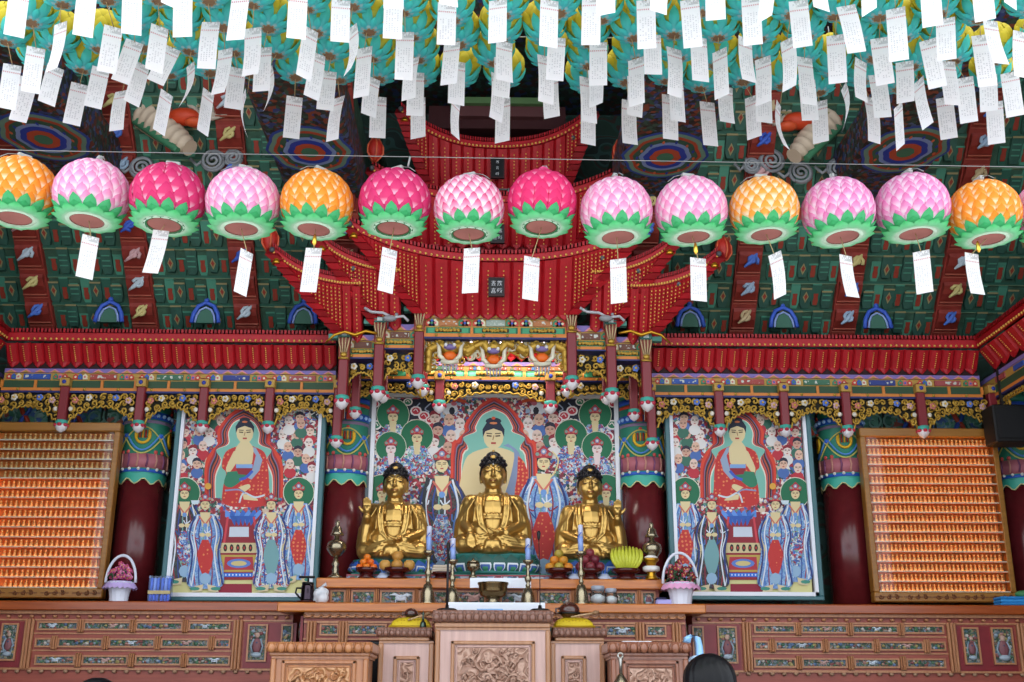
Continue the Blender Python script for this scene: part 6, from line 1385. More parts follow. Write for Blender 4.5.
_, ZPR, XPR = podium(552.8, 606.5, 627.5, 641, 552.8, 602, YP + .12, (561, 586, 655.5), (568, 582, 662), 'narrow pale carved stand with a yellow cushion, right of the tall middle stand', 'offering_stand', 'stand', PALE, PALEM, CORN, PCARV)
YB1 = 11.0
_, ZB1, XB1 = podium(268, 373, 643, 657, 274.5, 366.5, YB1, (283, 357, 661), (288, 352, 666.5), 'orange-brown carved wooden chest with a beaded top, front left of the altar', 'donation_chest', 'chest', OAK, OAK, OAK, OCARV, True)
OAK2 = wood('oak_box_wood_b', '8c5640', 'a06a50', 2, .35, 'Z', .3)
_, ZB2, XB2 = podium(607, 690, 641.5, 656, 613, 685, YB1 + .1, (622, 678, 660), (627, 672, 668), 'reddish-brown carved wooden chest with a beaded top, front right of the altar', 'donation_chest', 'chest', OAK2, OAK2, OAK2, PCARV, True)
m = MB(); x = (XB2[0] + XB2[1])/2 - .08; m.box(x - .16, x + .12, YB1 + .14, YB1 + .34, ZB2 + .001, ZB2 + .012, col('dfe2ea', .5), .003); tag(m.build('paper_sheet'), 'white paper sheets lying on the reddish-brown chest on the right', 'paper')
for g, px, pyt, s in ((-1, 375.5, 640, 'left'), (1, 609, 642, 'right')):  # left box is a loudspeaker; right one only added to fill a dark gap
    a = P(px - 5, pyt, 11.9 if g < 0 else 12.0); c = P(px + 5, pyt, 11.9); m = MB(); o = thing('floor_loudspeaker', 'narrow black box standing behind the carved chest on the %s' % s, 'loudspeaker', ((a.x+c.x)/2, 12.05, 0))
    m.box(a.x - .02, c.x + .02, 12.0, 12.3, 0, a.z, col('15161a', .5), .015); m.build('cabinet', o); m = MB(); m.box(a.x, c.x, 11.985, 12.0, .1, a.z - .05, col('1c1d22', .8), .006); m.build('grille', o)
# cushions, wooden gongs, sticks, microphones, hand bells
def cushion(x0, x1, Yc, zb, h, label):
    o = None; m = MB(); rows = []; n = 20
    for i in range(n + 1):
        row = []
        for j in range(n + 1):
            u, v = i/n*2 - 1, j/n*2 - 1; k = (1 - abs(u)**3.2)*(1 - abs(v)**3.2); row.append(((x0+x1)/2 + (x1-x0)/2*u, Yc + .2*v, zb + h*(.12 + .88*k**.45) + .006*math.sin(u*19)*math.sin(v*17)))
        rows.append(row)
    m.grid(rows, dots('yellow_brocade', 'd0b418', 'b89410', 30, .34)); m.grid([[(p[0], p[1], zb + .002) for p in r][::-1] for r in rows], col('c0a418', .6))
    m.tube([((x0+x1)/2 + (x1-x0)/2*a, Yc + .2*b_, zb + h*.13) for a, b_ in ((-1, -1), (1, -1), (1, 1), (-1, 1), (-1, -1))], .012, col('b08c10', .6), 6)
    return tag(m.build('cushion'), label, 'cushion')
cz = .1
cushion(xof(391, 625, 11.95), XPL[1] - .02, 11.98, ZPL, .115, 'yellow cushion on the narrow stand left of the middle, under the small wooden gong')
cushion(XPR[0] + .02, xof(593, 625, 11.95), 11.98, ZPR, .115, 'yellow cushion on the narrow stand right of the middle, under the large wooden gong')
mok = wood('gong_wood', '3a1c16', '542c22', 3, .2, 'X', .5)
def moktak(px, zb, s, label):
    x = xof(px, 618, 11.93); o = thing('wooden_gong', label, 'gong', (x, 11.93, zb)); m = MB(); rows = []
    for i in range(15):
        a = PI*i/14 - PI/2; r = math.cos(a); zz = .46*s*(math.sin(a) + 1)*.5*2*.5
        rows.append([(x + s*.56*max(r, .01)*math.cos(2*PI*j/24), 11.93 + s*.46*max(r, .01)*math.sin(2*PI*j/24), zb + s*.9*(math.sin(a) + 1)*.5) for j in range(24)])
    m.grid(rows, mok, True, True, cap=True); m.build('body', o)
    m = MB(); m.tube([(x + s*.57*math.cos(a), 11.93 + s*.47*math.sin(a), zb + s*.3) for a in [PI*1.08 + PI*.84*j/16 for j in range(17)]], s*.05, BLACK, 8); m.build('slit', o)
    m = MB(); m.tube([(x - s*.5, 11.93, zb + s*.35), (x - s*.72, 11.93, zb + s*.3), (x - s*.72, 11.93, zb + s*.55), (x - s*.5, 11.93, zb + s*.55)], s*.07, mok, 7); m.build('handle', o)
moktak(569.5, ZPR + .1, .19, 'large dark brown wooden gong on the yellow cushion, right of the tall middle stand'); moktak(411, ZPL + .1, .12, 'small dark red wooden gong on the yellow cushion, left of the tall middle stand')
def striker(a, b_, r, label):
    o = thing('gong_striker', label, 'striker', a); m = MB(); m.tube([a, Vector(a).lerp(Vector(b_), .8)], .009, col('c0a078', .5), 7); m.build('stick', o); m = MB(); m.tube([Vector(a).lerp(Vector(b_), .76), Vector(a).lerp(Vector(b_), .86), b_], [.012, r, r*.7], col('8c6a4a', .5), 8); m.build('tip', o)
striker(P(571, 617, 11.78), P(599, 612, 11.8), .022, 'pale wooden striker lying against the large wooden gong'); striker(P(408, 620, 11.78), P(430, 613, 11.8), .018, 'thin wooden striker across the small wooden gong')
x = xof(423, 626, 11.73); o = thing('hand_bell', 'small grey-green hand bell standing by the cushion on the left narrow stand', 'bell', (x, 11.72, ZPL)); m = MB(); m.lathe([(.035, 0), (.034, .015), (.026, .05), (.012, .068)], (x, 11.72, ZPL), gold('grey_bronze', '4a5a52', .3), 14); m.build('bell', o); m = MB(); m.lathe([(.009, .066), (.012, .09), (.007, .12), (.014, .14), (.004, .16)], (x, 11.72, ZPL), gold('grey_bronze', '4a5a52', .3), 10); m.build('handle', o)
def microphone(px, pyt, Ym, label, thick, tilt):
    x = xof(px, 610, Ym); zt_ = zof(pyt, Ym); o = thing('microphone_stand', label, 'microphone', (x, Ym, ZP))
    m = MB(); m.lathe([(.1, 0), (.1, .014), (.08, .024), (.02, .03), (.016, .06)], (x, Ym, ZP), BLACK, 24); m.build('base', o); m = MB(); m.tube([(x, Ym, ZP + .03), (x, Ym, (ZP + zt_)/2), (x + tilt, Ym, zt_ - .06)], thick, col('1c1c22', .35), 8); m.build('stem', o)
    m = MB(); m.lathe([(.008, -.09), (.016, -.07), (.02, -.02), (.014, 0), (.002, .006)], (x + tilt, Ym, zt_), BLACK, 12); m.build('head', o)
microphone(447, 543, 11.68, 'black microphone on a thick straight stem at the left end of the middle stand', .012, .0); microphone(540, 531, 11.68, 'black microphone on a very thin stem at the right end of the middle stand', .0045, -.01)
m = MB(); a, c = P(477, 609, 11.75), P(503, 609, 11.75); m.box(a.x, c.x, 11.66, 11.86, ZP, ZP + .022, col('7fb0e0', .5), .005); o = m.build('book'); tag(o, 'flat pale blue book lying on the tall middle stand', 'book'); m = MB(); m.box(a.x + .004, c.x - .002, 11.664, 11.858, ZP + .004, ZP + .018, col('e8e8ea', .6)); m.build('pages', o)
# brass bell on a side stool near the right chest
x = xof(621, 682, 10.4); zb = zof(688, 10.4); o = thing('ritual_bell', 'brass bell with a pierced upright handle, in front of the reddish-brown chest', 'bell', (x, 10.4, zb))
m = MB(); m.lathe([(.09, 0), (.085, .02), (.055, .07), (.03, .11), (.016, .125)], (x, 10.4, zb), BRASS, 18); m.build('bell', o)
m = MB(); m.lathe([(.015, .12), (.014, .2), (.02, .25), (.016, .26)], (x, 10.4, zb), gold('worn_silver', 'a8a49c', .3), 12); m.tube([(x + .022*math.cos(a), 10.4, zb + .277 + .022*math.sin(a)) for a in [2*PI*j/14 for j in range(15)]], .011, gold('worn_silver', 'a8a49c', .3), 6); m.build('handle', o)
o = thing('side_stool', 'small dark wooden stool under the brass bell in front of the right chest', 'stool', (x, 10.4, 0)); m = MB(); m.box(x - .2, x + .2, 10.22, 10.58, zb - .04, zb, DKWOOD, .01); m.build('seat', o)
for a in (-1, 1):
    for b_ in (-1, 1): m = MB(); m.box(x + a*.16 - .02, x + a*.16 + .02, 10.4 + b_*.14 - .02, 10.4 + b_*.14 + .02, 0, zb - .04, DKWOOD, .006); m.build('leg', o)
# pale blue curved plastic stand between chest and person
Yh = 9.6; pb = col('8fc0ec', .25, spec=.6); o = thing('plastic_stand', 'pale blue curved plastic stand with a hooked top, behind the black-haired person', 'stand', (P(695, 682, Yh).x, Yh, 0))
pts = [P(*q, Yh) for q in ((686.5, 642), (687.5, 637), (692, 634.8), (696.5, 637), (698.5, 645), (699.5, 655), (698, 668), (697, 690))]; m = MB(); rows = []
for i, p_ in enumerate(pts):
    w = .045 if i < 5 else .05; rows.append([(p_.x - w*.5, Yh - .06, p_.z), (p_.x + w*.5, Yh - .06, p_.z - .01), (p_.x + w*.55, Yh + .06, p_.z - .01), (p_.x - w*.55, Yh + .06, p_.z)])
rows.append([(q[0], q[1], 0) for q in rows[-1]]); m.grid(rows, pb, True, True, cap=True); fixn(m.build('hooked_post', o))
m = MB(); a, c = P(690, 656, Yh), P(712, 658, Yh); m.box(a.x, c.x, Yh - .1, Yh + .1, c.z - .06, a.z, col('b4d4f0', .3), .02); m.box(a.x, a.x + .04, Yh - .08, Yh + .08, 0, c.z - .05, pb, .01); m.box(c.x - .05, c.x - .01, Yh - .08, Yh + .08, 0, c.z - .05, pb, .01); m.build('tray', o)
# ================================================================== lotus lanterns and paper tags
def petal(m, R, lat0, lat1, lon, hw, mat, bulge=.035, tipout=.03, base=1.0, basew=.75, nu=4, nv=5):
    rows = []
    for i in range(nv + 1):
        v = i/nv; w = (basew + (1-basew)*math.sin(min(v*2, 1)*PI/2)) * max(1 - v**2.4, .0)**.75; la = math.radians(lat0 + (lat1-lat0)*v); row = []
        for j in range(nu + 1):
            u = j/nu*2 - 1; lo = math.radians(lon + u*w*hw); r = R*(base + bulge*(1-u*u)*math.sin(PI*min(v*.85 + .1, 1)) + tipout*v*v)
            row.append((r*math.cos(la)*math.cos(lo), r*math.cos(la)*math.sin(lo), r*math.sin(la)))
        rows.append(row)
    m.grid(rows, mat, True, uv=True)
def sepal(m, R, r0, z0, r1, z1, lon, hw, mat, lift=.05):
    rows = []
    for i in range(6):
        v = i/5; r = r0 + (r1-r0)*v; z = z0 + (z1-z0)*v + lift*math.sin(PI*v)*-1; w = (.7 + .3*math.sin(min(v*2.4, 1)*PI/2))*max(1 - v**3.4, 0)**.6; row = []
        for j in range(5):
            u = j/4*2 - 1; lo = math.radians(lon) + u*w*hw/max(r, .2); row.append((R*r*math.cos(lo), R*r*math.sin(lo), R*(z + .03*abs(u))))
        rows.append(row)
    m.grid(rows, mat, True, uv=True)
PALS = {'orange': ('fbe0b4', 'f5a23c', 'ef8a1c'), 'pale pink': ('fbe6f0', 'f2a6cc', 'e684b6'), 'magenta': ('f8b8d0', 'e0447e', 'd42a6c'), 'pink and white': ('fdf0f6', 'f2a0c0', 'd0286e'), 'hot pink': ('f79abc', 'ea3a7a', 'e02c6e'), 'yellow-orange': ('fdeccc', 'f7b050', 'f29a30'), 'pink': ('f8dcec', 'ec9ac8', 'dc70ac')}
LR = .172
SEPG = petal_mat('sepal_green', 'eef6ee', '90d8aa', '4cc476', .3); SEPD = petal_mat('sepal_deep_green', 'd8ecdc', '62c48c', '3cac68', .3); DISC = col('9c625c', .7, var=.15); DRIM = col('1f7a4a', .6)
LM = {}
def lantern_meshes(c):
    if c in LM: return LM[c]
    pm = petal_mat('petal_' + c.replace(' ', '_'), *PALS[c], .35, *((.2, .44) if c == 'orange' else (.1, .34) if c in ('magenta', 'hot pink') else (.27, .56))); m = MB(); k = 0
    wide = c in ('magenta', 'hot pink'); st = 19 if wide else 15
    lat = -38
    m.lathe([(LR*.5, -LR*.82), (LR*.7, -LR*.67), (LR*.9, -LR*.36), (LR*.97, 0), (LR*.84, LR*.48), (LR*.5, LR*.83), (LR*.05, LR*.97)], (0, 0, 0), col(PALS[c][1], .7), 24)
    while lat < 80:
        n = max(6, round((15 if wide else 19)*math.cos(math.radians(lat + 8))))
        for i in range(n): petal(m, LR, lat - 6, lat + st*1.25, 360*(i + .5*(k % 2))/n, 180/n*1.08, pm, base=1.03 - lat*.0004)
        lat += st*.78; k += 1
    a = m.build('petals'); m = MB()
    for i in range(13): petal(m, LR, -60, -24, 360*i/13, 16, SEPD, .04, .1, 1.04)
    for i in range(13): sepal(m, LR, .5, -.86, .98, -.80, 360*(i+.5)/13, .25, SEPG, .08)
    for i in range(13): sepal(m, LR, .5, -.84, .93, -.68, 360*i/13, .25, SEPD, .08)
    b_ = m.build('sepals'); m = MB()
    m.lathe([(LR*.62, -LR*.82), (LR*.58, -LR*.885), (LR*.46, -LR*.89)], (0, 0, 0), DRIM if wide or c == 'pink and white' else col('cfe4d0', .6), 24, cap=False)
    m.lathe([(LR*.48, -LR*.87), (LR*.42, -LR*.85), (.002, -LR*.845)], (0, 0, 0), DISC, 24); m.tube([(LR*.47*math.cos(t), LR*.47*math.sin(t), -LR*.875) for t in [2*PI*j/24 for j in range(25)]], LR*.02, col('6a3c34', .7), 5); d = m.build('base_disc')
    for o in (a, b_, d): COL.objects.unlink(o)
    LM[c] = (a, b_, d); return LM[c]
ROW = [(19, 191, 'orange', 75), (92, 194, 'pale pink', 75), (168, 198, 'magenta', 75), (243, 202, 'pale pink', 74), (317, 203, 'orange', 73), (395, 202, 'magenta', 73), (469, 208, 'pink and white', 71), (542, 202, 'hot pink', 70), (616, 211, 'pale pink', 73), (691, 210, 'pale pink', 73), (764, 209, 'yellow-orange', 70), (838, 211, 'pink', 73), (912, 207, 'pink', 74), (984, 213, 'orange', 72), (1050, 212, 'pink', 70)]
LNAME = ['cut off by the left edge', 'second from the left', 'third from the left', 'fourth from the left', 'fifth from the left', 'sixth from the left', 'left of the hot pink one', 'before the canopy centre', 'just right of the hot pink one', 'just left of the yellow-orange one', 'between pale pink and pink ones', 'just right of the yellow-orange one', 'just left of the last orange one', 'near the right end', 'cut off by the right edge']
TAGR = {1: (91, 236, 84, 278, 16), 2: (161, 230, 150, 273, 15), 3: (247, 251, 240, 294, 12.5), 4: (314, 248, 308, 292, 16), 5: (390, 249, 385, 292, 15), 6: (472, 248, 470, 293, 16), 7: (532, 257, 530, 300, 15.5), 8: (618, 259, 619, 303, 16), 9: (698, 258, 699, 301, 15.5), 10: (774, 253, 780, 297, 12), 11: (846, 255, 853, 297, 12.5), 12: (921, 251, 925, 293, 16), 13: (972, 253, 978, 294, 13)}
# printed paper
def paper_mat():
    m, n, l, b = _new('printed_paper')
    uv = n.new('ShaderNodeUVMap'); s = n.new('ShaderNodeSeparateXYZ'); l.new(uv.outputs[0], s.inputs[0])
    mp = n.new('ShaderNodeMapping'); mp.inputs['Scale'].default_value = (7, 26, 1); l.new(uv.outputs[0], mp.inputs[0])
    ob = n.new('ShaderNodeObjectInfo'); cb = n.new('ShaderNodeCombineXYZ'); ad = n.new('ShaderNodeVectorMath'); l.new(ob.outputs['Random'], cb.inputs[0]); l.new(ob.outputs['Random'], cb.inputs[2]); sc_ = n.new('ShaderNodeVectorMath'); sc_.operation = 'SCALE'; sc_.inputs['Scale'].default_value = 37
    l.new(cb.outputs[0], sc_.inputs[0]); l.new(mp.outputs[0], ad.inputs[0]); l.new(sc_.outputs[0], ad.inputs[1])
    w = n.new('ShaderNodeTexWhiteNoise'); fl = n.new('ShaderNodeVectorMath'); fl.operation = 'FLOOR'; l.new(ad.outputs[0], fl.inputs[0]); l.new(fl.outputs[0], w.inputs[0])
    def math_(op, a, b_=None):
        k = n.new('ShaderNodeMath'); k.operation = op
        for i, x in enumerate((a, b_)):
            if x is None: continue
            if isinstance(x, (int, float)): k.inputs[i].default_value = x
            else: l.new(x, k.inputs[i])
        return k.outputs[0]
    y = s.outputs[1]; x = s.outputs[0]
    col_ = math_('LESS_THAN', math_('FRACT', math_('MULTIPLY', x, 7)), .5); rowm = math_('LESS_THAN', math_('FRACT', math_('MULTIPLY', y, 26)), .6)
    body = math_('MULTIPLY', math_('GREATER_THAN', y, .14), math_('LESS_THAN', y, .66)); edge = math_('MULTIPLY', math_('GREATER_THAN', x, .12), math_('LESS_THAN', x, .88))
    ink = math_('MULTIPLY', math_('MULTIPLY', math_('MULTIPLY', col_, rowm), math_('MULTIPLY', body, edge)), math_('GREATER_THAN', w.outputs['Value'], .35))
    # header picture: dark brush strokes, then a red line
    nz = n.new('ShaderNodeTexNoise'); nz.inputs['Scale'].default_value = 11; nz.inputs['Detail'].default_value = 3; l.new(uv.outputs[0], nz.inputs[0])
    head = math_('MULTIPLY', math_('GREATER_THAN', y, .87), math_('GREATER_THAN', math_('ADD', nz.outputs[0], math_('MULTIPLY', x, .25)), .62))
    redl = math_('MULTIPLY', math_('MULTIPLY', math_('GREATER_THAN', y, .79), math_('LESS_THAN', y, .82)), math_('GREATER_THAN', math_('FRACT', math_('MULTIPLY', x, 9)), .35))
    m1 = n.new('ShaderNodeMix'); m1.data_type = 'RGBA'; l.new(math_('MULTIPLY', ink, .32), m1.inputs[0]); m1.inputs[6].default_value = lin('fbf9fb'); m1.inputs[7].default_value = lin('6a6a78')
    m2 = n.new('ShaderNodeMix'); m2.data_type = 'RGBA'; l.new(math_('MULTIPLY', head, .35), m2.inputs[0]); l.new(m1.outputs[2], m2.inputs[6]); m2.inputs[7].default_value = lin('4a4650')
    m3 = n.new('ShaderNodeMix'); m3.data_type = 'RGBA'; l.new(math_('MULTIPLY', redl, .6), m3.inputs[0]); l.new(m2.outputs[2], m3.inputs[6]); m3.inputs[7].default_value = lin('d04858')
    l.new(m3.outputs[2], b.inputs['Base Color']); b.inputs['Roughness'].default_value = .7
    tr = n.new('ShaderNodeBsdfTranslucent'); l.new(m3.outputs[2], tr.inputs[0]); mx = n.new('ShaderNodeMixShader'); mx.inputs[0].default_value = .5
    l.new(b.outputs[0], mx.inputs[1]); l.new(tr.outputs[0], mx.inputs[2]); l.new(mx.outputs[0], n['Material Output'].inputs[0]); return m
PAPER = paper_mat(); TAGM = []
for c_ in (.0, .5, -.5, 1.1):
    m = MB(); m.grid([[(u - .5, .10*c_*math.sin(PI*v*.9)*1.0 + .05*c_*v*(u - .5), v - 1) for u in (0, .33, .67, 1)] for v in [i/6 for i in range(7)]], PAPER, True, uv=True)
    o = m.build('paper'); COL.objects.unlink(o); TAGM.append(o.data)
STR = col('a08a60', .6)
def tag_obj(top, bot, wpx, full, anchor, label, group, sgn, curl=0, bead=False):
    d = (Vector((0, top[1], top[2] - ZC))).length; z = top - bot; L = z.length; z.normalize(); k = min(1, wpx/full); a = math.acos(k)*sgn - math.atan2(top[0], top[1])
    wid = full/FPX*(top[1]*.952 + (top[2]-ZC)*.306)
    x = Vector((math.cos(a), math.sin(a), 0)); x = (x - z*x.dot(z)).normalized(); y = z.cross(x).normalized()
    o = thing('paper_tag', label, 'tag', top, group)
    p = bpy.data.objects.new('paper', TAGM[curl]); COL.objects.link(p); p.parent = o
    M = Matrix((x*wid, y*L, z*L)).transposed(); p.matrix_local = M.to_4x4()
    if (Vector(anchor) - top).length > .015:
        m = MB(); m.tube([anchor, top - z*.004], .0022, STR, 4); m.build('string', o)
    if bead: m = MB(); c = Vector(anchor).lerp(top, .6); m.lathe([(.004, -.03), (.012, -.015), (.01, .01), (.004, .03)], c, gold('bead_gold', 'f0c050', .3), 8); m.build('gold_bead', o)
    return o
YR = 5.2; wire = []
for i, (px, py, c, d) in enumerate(ROW):
    p = P(px, py, YR); s = d/73*.985; z = p.z
    o = thing('lotus_lantern', '%s lotus lantern on the string, %s' % (c, LNAME[i]), 'lantern', p, 'lotus lanterns on the string')
    o.rotation_mode = 'ZYX'; o.rotation_euler = (RND.uniform(-.04, .04), RND.uniform(-.05, .05) - .006*(i - 7), RND.uniform(0, 6)); o.scale = (s, s, s*.97)
    for src in lantern_meshes(c): q = bpy.data.objects.new(src.data.name.split('.')[0], src.data); COL.objects.link(q); q.parent = o
    m = MB(); m.lathe([(.02, LR*.98), (.03, LR*1.02), (.03, LR*1.06), (.006, LR*1.08)], (p.x, p.y, p.z), col('9a9c9a', .5), 10); m.box(p.x - .035, p.x + .035, p.y - .012, p.y + .012, p.z + LR*1.06, p.z + LR*1.2, col('a8aaa6', .5), .004)
    for g in (-1, 1): m.tube([(p.x + g*.03, p.y, p.z + LR*1.15), (p.x + g*.08, p.y, p.z + LR*1.05), (p.x + g*.12, p.y, p.z + LR*.85)], .0025, col('8a8c8a', .5), 4)
    if i == 7: m.ball((p.x - .01, p.y, p.z + LR*1.08), .03, col('e0447e', .6), 8, 6, (1.2, 1, .8))
    if i in (5, 7): m.tube([(p.x + .07, p.y, p.z + LR*1.1), (p.x + .08, p.y, p.z + LR*1.42)], .005, col('9a9c9a', .5), 5)
    m.build('hanger', o).matrix_parent_inverse = Matrix.Identity(4)
    wire.append(Vector((p.x, p.y + .0, p.z + LR*1.13)))
    if i in TAGR:
        a, b_, e, f, w = TAGR[i]; top, bot = P(a, b_, YR - .02), P(e, f, YR - .03); an = p + Vector((0, 0, -LR*.8*s))
        tag_obj(top, bot, w, 16.5, an, 'white paper tag under the %s lantern, %s' % (c, LNAME[i].replace('with a gold bead under it', 'above a gold bead').replace('second lantern', 'second').replace('third lantern', 'third').replace('fourth lantern', 'fourth').replace('fifth lantern', 'fifth').replace('sixth lantern', 'sixth')), 'paper tags under the lotus lanterns', 1 if i % 2 else -1, 1 if i in (2, 10, 11, 13) else 0, bead=i in (4, 9, 13))
L0, L1 = P(-60, 147, YR), P(1090, 171, YR); m = MB(); m.tube([L0] + [Vector((w.x, YR, P(proj(w)[0], 150 + 17*proj(w)[0]/1024, YR).z)) for w in wire] + [L1], .0022, col('8c8e8c', .4), 5)
tag(m.build('lantern_wire'), 'thin grey wire carrying the row of round lotus lanterns', 'wire')
# ---- upper field of teal lanterns with tags (positions on one level plane of hanging wires)
HT = ZC + 3.1
T = []
def add(off, rows): T.extend([((a + off)/4, b_/4, (c + off)/4, d/4, w/4) for a, b_, c, d, w in rows])
add(0, [(80,-45,55,145,75),(240,90,205,280,40),(350,-45,330,145,80),(145,190,120,370,78),(50,260,25,435,75),(118,310,70,485,65),(225,265,185,415,65),(320,335,285,498,72),(455,105,425,290,75),(405,270,370,430,72),(540,165,480,328,70),(565,255,525,415,60),(490,365,465,522,52),(640,105,615,285,68),(690,190,620,330,70),(755,255,725,415,18),(668,370,635,530,48),(738,-60,730,148,72),(845,90,825,275,70),(900,195,870,375,52),(835,365,810,533,45),(965,-30,940,160,68),(950,270,930,435,72),(990,370,985,535,16),(1010,110,1000,300,62),(530,-60,525,138,80),(690,-160,680,25,70)])
add(1024, [(170,-30,160,155,78),(340,0,335,168,75),(30,190,20,365,65),(220,115,190,312,60),(245,215,220,392,60),(290,285,275,440,72),(375,105,365,290,28),(155,385,140,553,68),(335,390,305,562,48),(45,275,38,430,14),(435,190,420,388,60),(470,310,450,463,60),(490,385,485,552,65),(552,-30,545,155,75),(550,-160,550,35,80),(597,130,590,320,75),(630,235,610,398,55),(640,290,635,463,72),(648,395,648,552,58),(765,10,760,180,78),(770,-165,770,22,75),(785,170,770,338,65),(805,245,800,418,65),(805,400,798,548,35),(968,0,965,170,72),(995,165,995,325,66),(985,235,980,388,65),(965,300,958,480,50),(988,395,985,568,58)])
add(2048, [(150,0,145,188,72),(180,150,170,322,70),(130,225,135,412,60),(155,310,160,470,63),(318,-10,315,180,75),(375,-130,375,58,75),(345,170,345,342,75),(330,270,335,422,55),(300,310,310,490,60),(305,410,305,578,58),(535,0,540,195,75),(580,-130,585,50,65),(560,140,565,298,70),(495,235,500,420,62),(490,310,490,465,60),(470,400,473,576,60),(710,0,725,190,75),(645,195,650,385,55),(655,325,665,485,58),(630,380,635,558,60),(810,-110,815,80,78),(745,150,755,325,65),(830,200,840,388,58),(855,345,862,490,58),(780,408,795,583,58),(955,-10,965,180,75),(1015,-110,1010,78,60),(935,150,950,325,55),(1000,230,1005,415,60),(960,385,970,552,58),(1005,330,1010,490,61)])
add(3072, [(120,0,140,188,75),(205,-140,215,38,60),(75,155,85,355,55),(145,230,165,418,58),(155,320,170,482,65),(205,405,212,570,62),(50,410,75,590,25),(270,140,280,333,75),(310,25,355,210,72),(295,345,300,515,12),(400,-130,405,50,60),(510,35,525,243,78),(445,150,470,338,72),(375,240,375,400,45),(435,300,460,470,65),(545,245,550,410,68),(405,390,425,570,45),(520,420,530,590,35),(645,-90,660,105,80),(605,320,640,505,45),(641,160,680,350,75),(710,75,715,240,75),(715,245,740,420,60),(705,390,725,555,68),(785,310,805,490,68),(850,-100,870,82,80),(850,140,880,345,70),(890,80,935,255,55),(880,300,885,445,72),(905,410,915,575,72),(965,290,990,465,75),(1015,125,1020,310,60),(965,-160,970,25,40)])
tops = [Q(a, b_, HT) for a, b_, c, d, w in T]
lan = [Vector((Q(a, b_ - 10, HT).x, Q(a, b_ - 10, HT).y)) for a, b_, c, d, w in T]; home = [v.copy() for v in lan]
tagn = len(lan)
for py in range(-75, 64, 6):                        # close the gaps between the tagged lanterns
    for px in range(-30, 1056, 6):
        q = Q(px, py, HT); v = Vector((q.x, q.y))
        if min((v - u).length for u in lan) > .25: lan.append(v)
for it in range(60):
    for i in range(len(lan)):
        for j in range(i):
            d = lan[i] - lan[j]; L = d.length
            if L < .215: d = (d/L if L > 1e-6 else Vector((1, 0))) * (.215 - L)*.5; lan[i] += d; lan[j] -= d
TR = .104; TEAL1 = petal_mat('sepal_teal', '5aa4aa', '48bcbc', '52d4c4', .35); TEAL2 = petal_mat('sepal_teal_dark', '5f9fa8', '3fb0b4', '48ccc0', .35); YEL = petal_mat('petal_yellow', 'c8b834', 'd8c638', 'e6d64c', .4)
m = MB(); m.ball((0, 0, 0), TR*.96, col('b8b040', .7), 14, 9)
for k, lat in enumerate((-18, 4, 26, 48, 66)):
    n = (9, 9, 8, 6, 5)[k]
    for i in range(n): petal(m, TR, lat - 6, lat + 34, 360*(i + .5*(k % 2))/n, 180/n*1.05, YEL, .06, .04, 1.02, nu=3, nv=4)
tp = m.build('petals'); m = MB()
for i in range(8): petal(m, TR, -72, -4, 360*i/8, 20, TEAL1, .08, .05, 1.05, basew=1.0, nu=3, nv=5)
for i in range(8): petal(m, TR, -76, -40, 360*(i+.5)/8, 20, TEAL2, .08, .12, 1.07, nu=3, nv=4)
for i in range(9): sepal(m, TR, .28, -.98, .58, -.90, 360*i/9, .24, TEAL2, .04)
ts = m.build('sepals'); m = MB()
m.lathe([(TR*.5, -TR*.96), (TR*.46, -TR*1.03), (TR*.3, -TR*1.03)], (0, 0, 0), col('6f9a9c', .6), 16, cap=False); m.lathe([(TR*.31, -TR*1.02), (TR*.26, -TR*.96), (.002, -TR*.95)], (0, 0, 0), col('6a5038', .7), 14); m.tube([(TR*.31*math.cos(t), TR*.31*math.sin(t), -TR*1.03) for t in [2*PI*j/12 for j in range(13)]], TR*.035, col('8a6a40', .6), 4); td = m.build('base_disc')
m = MB(); m.tube([(0, 0, TR*.95), (0, 0, TR*1.55)], .003, col('8a8c8a', .5), 4); th_ = m.build('hook')
for o in (tp, ts, td, th_): COL.objects.unlink(o)
RB = .34; y_back = max(v.y for v in lan)
def rowidx(y): return int((y_back + .05 - y)/RB)
def ranks(pts):
    out = {}; rows = {}
    for i, v in enumerate(pts): rows.setdefault(rowidx(v.y), []).append((v.x, i))
    for r, l in rows.items():
        for k, (_, i) in enumerate(sorted(l)): out[i] = (r, k)
    return out
ZL = HT + .045 + TR*1.03
keep = []
for i, v in enumerate(lan):
    u = proj((v.x, v.y, ZL)); 
    if i < tagn or (-25 < u[0] < 1049 and u[1] > -28): keep.append(i)
rk = ranks([lan[i] for i in keep])
for n_, i in enumerate(keep):
    v = lan[i]; r, k = rk[n_]
    o = thing('teal_lantern', 'teal and yellow lotus lantern, %s from the left in the %s row from the back' % (ordn(k), ordn(r)), 'lantern', (v.x, v.y, ZL), 'teal lotus lanterns overhead')
    o.rotation_mode = 'ZYX'; o.rotation_euler = (RND.uniform(-.12, .12), RND.uniform(-.12, .12), RND.uniform(0, 6))
    for src in (tp, ts, td, th_): q = bpy.data.objects.new(src.name.split('.')[0], src.data); COL.objects.link(q); q.parent = o
rk = ranks([Vector((t.x, t.y)) for t in tops])
for i, (a, b_, c, d, w) in enumerate(T):
    top = tops[i]; bot = P(c, d, top.y - .01); r, k = rk[i]; v = lan[i]
    tag_obj(top, bot, w, 19.5*4.9/(top.y*.952 + 3.1*.306)*1.02, Vector((v.x, v.y, HT + .05)), 'overhead white paper tag, %s from the left in the %s row from the back' % (ordn(k), ordn(r)), 'paper tags under the teal lanterns', RND.choice((-1, 1)), RND.choice((0, 0, 1, 2)) if w > 8 else 3)
